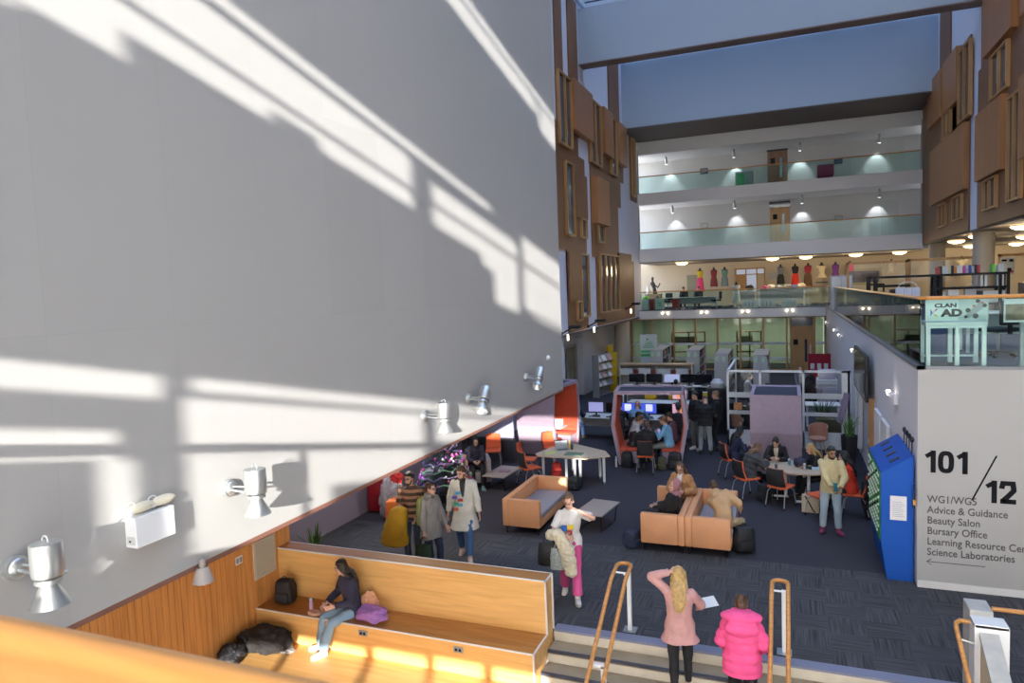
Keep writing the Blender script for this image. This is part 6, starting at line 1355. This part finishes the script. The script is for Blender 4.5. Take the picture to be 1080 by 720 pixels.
# --- group walking by the tree
B = person('person with short dark hair in a brown striped t-shirt carrying a mustard coat', -6.55, 11.05, 0, 195, 1.0, 'stand', head=(8, -25), hands=[(-.16, .28, .98), (.14, .26, 1.0)], top=(.2, .1, .06), top_kind='tee', sleeve=.5, pants=(.08, .10, .14), hair='short', hairc='dark', near=True, beard=True, stripe=striped('brown_stripes', (.065, .035, .025), (.36, .19, .11)), glasses=True)
C = person('person in a grey winter coat with a lime green backpack and brown ponytail', -6.0, 10.75, 0, -108, .95, 'stand', head=(6, 10), fem=True, hands=[(-.24, .16, .90), (.30, .12, .80)], top=(.25, .23, .21), top_kind='coat', hem=.22, pants=(.03, .04, .08), hair='pony', hairc='brown', near=True, collar='fur', glasses=True, feet=[(-.10, .10, .085), (.10, -.12, .10)], heel=(0, 15))
D = person('person in a pale lab coat with colourful patches and blue jeans', -5.72, 11.55, 0, -160, 1.03, 'stand', head=(20, -24), hands=[(-.29, .10, .80), (.30, -.02, .82)], top=(.62, .58, .50), top_kind='coat', hem=.36, pants=(.06, .13, .27), pw=.062, shoes=(.48, .34, .26), hair='short', hairc='brown', near=True, beard=True, inner=(.03, .03, .035), feet=[(-.10, .26, .09), (.10, -.24, .12)], heel=(-4, 28), flare=.03)
E_ = person('person in a black hijab looking down, seated in the low armchair', -7.62, 16.2, 0, -150, .98, 'sit', lean=10, hip=.54, head=(25, 0), fem=True, hands=[(-.06, .36, .70), (.08, .36, .70)], top=(.03, .026, .05), top_kind='coat', pants=BLK, hair='hijab', hairc='black', shoes=(.20, .38, .42))
# --- woman in pink trousers
Fp = person('person in pink trousers and white t-shirt carrying a cream coat', -3.32, 10.52, 0, -165, 1.0, 'stand', lean=4, head=(14, -6), fem=True, hands=[(-.15, .20, 1.50), (.07, .27, 1.12)], elbows=[(-1.2, .2, -.5), (1, -.4, -.6)], top=(.66, .64, .62), top_kind='tee', sleeve=.5, hem=.10, pants=(.62, .09, .26), pw=.088, shoes=(.70, .66, .62), hair='bun', hairc='light', near=True, glasses=True, feet=[(-.10, .30, .09), (.12, -.20, .10)], heel=(-4, 20))
# --- two women climbing the stair
G = person('person with long blonde hair in a pale pink jumper, hand on head', -1.36, 8.92, -.34, 8, .96, 'stand', lean=3, head=(8, 6), fem=True, hands=[(-.12, .03, 1.68), (.26, .36, 1.06)], elbows=[(-1.6, .1, .3), (1, -.6, -.5)], top=(.55, .30, .28), top_kind='jumper', hem=.18, pants=BLK, pw=.048, shoes=(.7, .68, .66), hair='long', hairc='blonde', near=True, feet=[(-.07, -.30, -.09), (.10, .08, .085)], heel=(22, 0), flare=.02)
Hh = person('person in a bright pink puffer jacket with brown hair in a bun, climbing the stair', -.57, 8.62, -.51, 4, .97, 'stand', lean=4, head=(14, 0), fem=True, hands=[(-.20, .26, .98), (.24, .24, .98)], top=(.92, .10, .30), top_kind='puffer', hem=.16, pants=BLK, pw=.062, shoes=(.6, .58, .56), hair='bun', hairc='brown', near=True, collar='bighood', feet=[(-.09, .05, .085), (.09, -.30, -.09)], heel=(0, 22))
# --- sofa pair
I = person('person in a pink hijab and black fluffy coat on the left sofa', -2.16, 13.2, 0, 78, .98, 'sit', lean=-18, hip=.56, head=(10, 40), fem=True, hands=[(-.05, .30, .72), (.15, .3, .74)], feet=[(-.10, .64, .10), (.12, .60, .07)], top=(.012, .011, .013), top_kind='fleece', pants=BLK, shoes=(.06, .04, .03), hair='hijab', hairc='brown')
J = person('person in a tan fleece coat with long brown hair, facing forward on the sofa pair', -2.05, 14.35, 0, 165, 1.0, 'sit', lean=14, hip=.62, head=(16, 8), fem=True, hands=[(-.12, .30, .84), (.14, .32, .80)], feet=[(-.12, .42, .12), (.12, .40, .12)], top=(.42, .21, .09), top_kind='fleece', pants=BLK, hair='long', hairc='brown', inner=(.66, .64, .64), glasses=True)
K = person('person in a camel jacket leaning left on the right sofa of the pair', -1.18, 13.22, 0, -25, 1.0, 'sit', lean=22, side=-44, hip=.57, head=(14, 40), hands=[(-.16, .36, .80), (.12, .42, .72)], feet=[(-.10, .42, .09), (.14, .36, .09)], top=(.50, .32, .17), top_kind='coat', pants=(.45, .33, .2), hair='short', hairc='brown', collar='hood')
# --- yellow hoodie
L = person('person standing in a pale yellow hoodie, light jeans and maroon trainers', .74, 14.80, 0, 176, 1.0, 'stand', head=(14, 22), skin='tan', hands=[(-.17, .30, 1.00), (-.02, .30, .98)], elbows=[(-1, -.5, -.5), (1, -.5, -.5)], top=(.58, .48, .27), top_kind='coat', hem=.10, pants=(.36, .46, .54), pw=.066, shoes=(.30, .05, .12), hair='short', hairc='black', near=True, beard=True, collar='hood', feet=[(-.14, .04, .085), (.15, 0, .085)], toes=(28, 5))
# --- oval table
R1 = person('person with long dark hair in a navy jumper left of the oval table', -1.36, 18.52, 0, -62, .97, 'sit', lean=16, head=(16, 0), fem=True, hands=[(-.06, .42, .80), (.10, .42, .80)], top=(.02, .025, .06), pants=BLK, hair='long', hairc='black')
R2 = person('person with long brown hair in a grey padded jacket at the oval table', -.92, 16.86, 0, -52, .96, 'sit', lean=26, head=(20, 0), fem=True, hands=[(-.10, .44, .82), (.14, .44, .82)], top=(.05, .053, .06), top_kind='puffer', pants=BLK, hair='long', hairc='light')
R3 = person('person in black with a cream hood and dark bun beyond the oval table', -.28, 17.75, 0, 172, 1.0, 'sit', lean=22, head=(30, 0), fem=True, hands=[(-.08, .42, .82), (.08, .42, .82)], top=(.016, .016, .02), top_kind='coat', pants=BLK, hair='bun', hairc='dark', collar='roll', inner=(.60, .54, .44))
R4 = person('person with blonde hair in black at the right end of the oval table', .62, 17.1, 0, 110, .96, 'sit', lean=18, head=(14, 0), fem=True, hands=[(-.08, .42, .80), (.10, .40, .80)], top=(.016, .016, .02), pants=BLK, hair='long', hairc='blonde')
R5 = person('person with long black hair in a bright red-orange top beside the blue cabinet', 1.20, 16.05, 0, 75, 1.0, 'sit', lean=12, head=(8, 0), fem=True, hands=[(-.08, .42, .78), (.10, .40, .76)], top=(.66, .045, .02), pants=BLK, hair='long', hairc='black')
# --- pod
M1 = person('person in a blue-grey t-shirt at the far left seat inside the open pod', -4.30, 20.12, 0, -90, 1., 'sit', lean=14, head=(14, 0), hands=[(-.08, .42, .80), (.08, .42, .80)], top=(.12, .15, .24), top_kind='tee', sleeve=.5, pants=NAVY, hair='short', hairc='dark')
M2 = person('person in a light grey hoodie on the near left seat of the open pod', -4.22, 19.52, 0, -72, 1., 'sit', lean=22, head=(16, 0), hands=[(-.08, .42, .80), (.08, .42, .80)], top=(.46, .48, .52), pants=BLK, hair='short', hairc='light', collar='hood')
vg = MB(); rr_ = M2['o']
vest = MB().loft([((0, .04, .50), (1, 0, 0), (0, 1, 0), .25, .20), ((0, .07, .70), (1, 0, 0), (0, 1, 0), .225, .18), ((0, .13, .88), (1, 0, 0), (0, 1, 0), .25, .19), ((0, .19, 1.0), (1, 0, 0), (0, 1, 0), .18, .12)], 20)
q = vest.build('gilet', mat('black_nylon', (0, 0, 0)), rr_, True)
M3 = person('person in black on the chair at the open pod mouth, back turned', -3.62, 18.55, 0, 3, 1., 'sit', lean=14, head=(12, 0), hands=[(-.10, .44, .80), (.10, .44, .80)], top=BLK, top_kind='coat', pants=BLK, hair='short', hairc='brown', collar='hood', feet=[(-.14, .42, .07), (.2, .30, .07)])
M4 = person('person in a sky blue sweatshirt on the near right seat of the open pod', -3.16, 19.52, 0, 88, 1., 'sit', lean=12, head=(14, 0), hands=[(-.08, .44, .82), (.08, .44, .82)], top=(.19, .44, .68), pants=(.28, .29, .26), hair='short', hairc='light')
M5 = person('person in dark mauve behind the sky blue sweatshirt inside the open pod', -3.12, 20.14, 0, 92, 1., 'sit', lean=10, head=(10, 0), hands=[(-.08, .42, .80), (.08, .42, .80)], top=(.17, .09, .14), pants=BLK, hair='short', hairc='dark')
Pp = person('person with long brown hair in a white top using a laptop inside the sunlit pod', -6.95, 20.05, 0, 2, .97, 'sit', lean=10, head=(14, -20), fem=True, hands=[(-.08, .42, .80), (.08, .42, .80)], top=(.62, .60, .62), pants=NAVY, hair='long', hairc='dark')
# --- computers
N = person('bald person in a blue shirt at a computer, seen through the pod', -4.46, 21.5, 0, 0, 1.06, 'sit', lean=10, head=(8, 0), hands=[(-.16, .46, .80), (.16, .46, .80)], top=(.17, .34, .56), pants=NAVY, hair='none', hairc='light')
N2 = person('person in black at a computer, at the left edge of the view through the pod', -5.05, 21.55, 0, 0, 1., 'sit', lean=10, head=(8, 0), hands=[(-.16, .46, .80), (.16, .46, .80)], top=BLK, pants=BLK, hair='short', hairc='black')
N3 = person('person with dark curly hair at a computer, right in the view through the pod', -3.2, 21.5, 0, 0, .98, 'sit', lean=10, head=(8, 0), hands=[(-.16, .46, .80), (.16, .46, .80)], top=BLK, pants=BLK, hair='curly', hairc='black')
O_ = person('person in a dark beanie and navy puffer on the yellow chair by the lilac monitor', -6.70, 21.80, 0, -12, 1.05, 'sit', lean=8, head=(6, -10), hands=[(-.16, .44, .80), (.2, .44, .80)], top=(.018, .018, .035), top_kind='puffer', pants=(.05, .10, .24), hair='beanie', hairc='black')
T2 = person('person in navy on a yellow chair before the pale lit monitor of the far row', -4.05, 26.78, 0, 0, 1., 'sit', lean=8, hip=.60, head=(6, -10), hands=[(-.16, .44, .82), (.2, .44, .82)], top=(.02, .025, .06), pants=NAVY, hair='short', hairc='black')
T1 = person('person with dark hair facing forward behind the far computers', -3.42, 29.2, 0, 178, 1., 'sit', lean=6, hip=.62, head=(8, 0), fem=True, top=BLK, pants=BLK, hair='bob', hairc='black')
T3 = person('person in a black hooded coat standing by the magazine rack', -8.55, 34.2, 0, 150, 1.03, 'stand', head=(10, 0), top=BLK, top_kind='coat', hem=.4, pants=BLK, hair='hood', hairc='black')
# --- standing group
Q1 = person('person in black with short dark hair standing at the right edge of the open pod', -2.62, 22.0-.6, 0, 150, 1.02, 'stand', head=(14, -20), top=BLK, top_kind='coat', pants=(.15, .16, .15), shoes=(.6, .58, .55), hair='short', hairc='dark')
Q2 = person('person in a shiny black puffer and pale grey joggers, back turned', -2.32, 20.85, 0, 4, 1.0, 'stand', lean=6, head=(26, 0), hands=[(-.12, .30, 1.10), (.14, .30, 1.10)], top=(.010, .010, .012), top_kind='puffer', pants=(.33, .36, .38), hair='shaved', hairc='brown', feet=[(-.15, 0, .085), (.15, 0, .085)])
Q3 = person('person in a black jacket with light brown hair standing side-on by the glass screen', -2.02, 21.45, 0, 95, 1.03, 'stand', head=(10, 0), hands=[(-.10, .34, 1.05), (.16, .30, .98)], top=BLK, top_kind='coat', pants=BLK, hair='short', hairc='light', collar='hood')
# --- inside the glass and the balcony
S1 = person('person in a white shirt seated far inside the glass screen, left', -1.55, 28.6, 0, -80, 1., 'sit', lean=6, hip=.62, head=(10, 0), top=(.50, .48, .45), pants=NAVY, hair='short', hairc='brown')
S2 = person('person in an olive jacket seated behind the glass screen left of the side-on pod', -1.15, 22.75, 0, 8, 1.05, 'sit', lean=12, head=(4, 0), top=(.055, .06, .03), top_kind='coat', pants=BLK, hair='short', hairc='black')
S3 = person('bald person seated far behind the glass screen in front of the oak office door', .42, 31.2, 0, 178, 1., 'sit', hip=.60, head=(8, 0), top=(.12, .12, .14), pants=NAVY, hair='none', hairc='light')
B1 = person('person in black sitting at the left of the glass-topped balcony desk', -5.98, 43.75, ZU, 178, 1., 'sit', lean=14, head=(20, 0), top=BLK, pants=BLK, hair='short', hairc='black')
B2 = person('person in navy leaning on the right of the glass-topped balcony desk', -5.12, 43.75, ZU, 175, 1., 'sit', lean=18, side=-8, head=(16, 0), top=NAVY, pants=NAVY, hair='short', hairc='black')
# seats hidden under people
for (x, y, z, r, lab) in ((-6.0, 43.8, ZU, 178, 'black office chair under the person in black at the balcony desk'), (-5.12, 43.8, ZU, 178, 'black office chair under the person in navy at the balcony desk'), (-5.05, 21.5, 0, 0, 'black office chair under the person in black left of the bald man'), (-3.2, 21.45, 0, 0, 'black office chair under the curly-haired person at the computers'), (-3.42, 29.25, 0, 178, 'black office chair under the dark-haired person behind the far computers'), (.42, 31.25, 0, 178, 'black office chair under the bald person by the office door'), (-1.15, 22.72, 0, 8, 'black office chair under the person in the olive jacket'), (-1.6, 28.6, 0, -80, 'black office chair under the person in the white shirt')):
    dup(bc, (x, y, z), r, lab)
chair_at(-.28, 17.80, 172, 'chair under the person with the cream hood at the far side of the oval table')
# --- what they carry
def cloth_mb(x, y, z, path, r, seed, flat=.5):
    mb = MB()
    for a, b in zip(path, path[1:]):
        for u in range(6): p = V(a).lerp(V(b), u/6); mb.ball(p, (r*(1+.15*noise.noise(p*9)), r*flat, r), 12, 8)
    return mb
def carried(name, label, cat, pts, r, c, vox=.014, disp=.014, kind='cloth', fr=9):
    mb = MB()
    for (a, ra), (b_, rb) in zip(zip(pts, r), list(zip(pts, r))[1:]):
        a, b_ = V(a), V(b_); n = max(2, int((b_-a).length/.04))
        for u in range(n+1):
            p = a.lerp(b_, u/n); q = [ra[k]+(rb[k]-ra[k])*u/n for k in range(3)]; mb.ball(p, q, 12, 8)
    o = remesh(name, mb, vox, c, None, 2, lambda p: disp*noise.noise(p*fr)+disp*.5*noise.noise(p*fr*2.4)); tag(o, label, cat); return o
wl, wr_ = B['wr']
carried('coat', 'mustard yellow coat carried over the arms of the person in the striped t-shirt', 'coat', [(-6.62, 10.70, 1.08), (-6.68, 10.66, .80), (-6.72, 10.66, .52)], [(.17, .13, .12), (.24, .16, .14), (.30, .16, .08)], mat('mustard_cloth', (.46, .26, .01), .8, var=.15, vscale=5))
def worn_pack(label, c, px, py, pz, h, sx, sy_, sz, strap=None):
    o = soft_bag('backpack', label, 'backpack', px, py, pz, sx, sy_, sz, c, h); return o
worn_pack('orange backpack carried at the side of the person in the striped t-shirt', mat('orange_nylon', (.72, .17, .02), .6, var=.12, vscale=9), -6.92, 11.02, .62, 12, .34, .24, .58)
worn_pack('lime green backpack on the back of the person in the grey winter coat', mat('lime_nylon', (.42, .56, .14), .6, var=.12, vscale=9), -6.22, 10.93, .80, 50+180, .32, .20, .50)
MB().path([(-6.12, 10.83, .82), (-6.14, 10.8, .5), (-6.16, 10.78, .3)], .012, 6).build('strap_tail', mat('lime_nylon', (0, 0, 0)), None, True); o = COL.objects['strap_tail']; tag(o, 'lime green strap hanging from the lime backpack', 'strap')
w_ = C['wr'][0]; w1 = C['wr'][1]
def hang_bag(name, label, m, c, w2, h, d=.12, rz=0, hh=.25):
    t = thing(name, label, 'bag', c, rz); mb = MB(); rr = []
    for z, sx, sy_ in ((0, w2*.5, d*.5), (.02, w2*.52, d*.55), (h*.6, w2*.5, d*.4), (h, w2*.42, d*.2)): rr.append(((0, 0, z), (1, 0, 0), (0, 1, 0), sx, sy_))
    mb.loft(rr, 18); mb.build('bag_body', m, t, True); MB().path([(-w2*.25, 0, h-.01), (-w2*.12, 0, h+hh*.8), (0, 0, h+hh), (w2*.12, 0, h+hh*.8), (w2*.25, 0, h-.01)], .009, 6).build('handle', m, t, True); return t
hang_bag('shopping_bag', 'dark green carrier bag hanging by the person in the grey winter coat', mat('dark_green_bag', (.008, .03, .018), .4), (w1.x+.02, w1.y-.05, w1.z-.62), .34, .42, .14, 20, .13)
for k, (c, u, v) in enumerate((((.05, .25, .45), -.02, 1.30), ((.10, .06, .35), .045, 1.22), ((.45, .03, .04), -.06, 1.17), ((.05, .3, .15), .02, 1.10), ((.1, .35, .5), -.05, 1.08), ((.55, .10, .05), .03, 1.0))):
    q = MB().box(-.045, .162, v-.025, .045, .178, v+.025).build('patch', mat('patch_%d' % k, c, .7), D['o'], label='small coloured patch on the lab coat'); q.location = (u+.10, .005, -.03)
for k, (u, v) in enumerate(((-.06, 1.0), (-.10, .92))):
    q = MB().box(u-.045, .160, v-.045, u+.045, .172, v+.045).build('patch', mat('teal_patch', (.02, .25, .33), .7), L['o'], label='teal square patch on the pale yellow hoodie'); q.rotation_euler = (0, 0, .05)
w0 = Fp['wr'][1]
carried('coat', 'cream fleece coat draped over the forearm of the person in pink trousers', 'coat', [(w0.x-.26, w0.y+.02, w0.z-.02), (w0.x-.10, w0.y-.05, w0.z+.03), (w0.x+.04, w0.y-.07, w0.z-.22), (w0.x+.10, w0.y-.06, w0.z-.56)], [(.07, .08, .09), (.10, .10, .08), (.13, .08, .1), (.11, .06, .08)], mat('cream_fleece', (.58, .52, .38), .95), .012, .018, 'cloth', 20)
hang_bag('handbag', 'black tote bag on the arm of the person in pink trousers', black_bag, (w0.x-.30, w0.y+.05, w0.z-.52), .36, .36, .16, 10, .16)
hang_bag('handbag', 'pale grey patterned tote bag beside the black tote', mat('grey_pattern_bag', (.38, .42, .40), .5, var=.5, vscale=40), (w0.x-.12, w0.y+.02, w0.z-.56), .28, .34, .12, 15, .18)
for k, (c, u, v, a, b_) in enumerate((((.62, .42, .02), -.05, 1.22, .1, .07), ((.03, .12, .45), .045, 1.20, .09, .1), ((.45, .03, .05), -.04, 1.13, .08, .07), ((.03, .28, .14), .05, 1.08, .1, .08), ((.08, .3, .5), -.02, 1.05, .07, .06), ((.6, .25, .03), .0, 1.17, .06, .04))):
    q = MB().box(u-a/2, .150, v-b_/2, u+a/2, .158, v+b_/2).build('shirt_print', mat('print_patch_%d' % k, c, .7), Fp['o'], label='bright printed patch on the white t-shirt'); q.location = (.04, .0-.004*k+.012, 0)
wg = G['wr'][1]; o = MB().box(-.13, -.09, 0, .13, .09, .006).build('paper_sheet', white_lam); o.location = (wg.x+.10, wg.y+.10, wg.z+.03); o.rotation_euler = (.35, -.1, .5); tag(o, 'white sheet of paper held by the person in the pale pink jumper', 'paper')
t = thing('laptop', 'pale laptop on the lap of the person in the sunlit pod', 'laptop', (-6.78, 20.5, .73), 5); MB().box(-.16, -.11, 0, .16, .11, .015).build('base', steel, t); xf(MB().box(-.16, 0, 0, .16, .01, .21), Matrix.Translation((0, .11, .01)) @ Matrix.Rotation(-.3, 4, 'X')).build('lid', grey_lam, t)
for k, (x, y, r) in enumerate(((-3.82, 19.65, 60), (-3.6, 19.62, -70))):
    t = thing('laptop', ('laptop with a lilac screen on the pod table, left', 'laptop with a lilac screen on the pod table, right')[k], 'laptop', (x, y, .735), r); MB().box(-.15, -.1, 0, .15, .1, .015).build('base', grey_metal, t); xf(MB().box(-.15, 0, 0, .15, .01, .2), Matrix.Translation((0, .1, .01)) @ Matrix.Rotation(-.25, 4, 'X')).build('screen', scr['lilac'], t)
bpy.data.scenes.remove(BENCH)
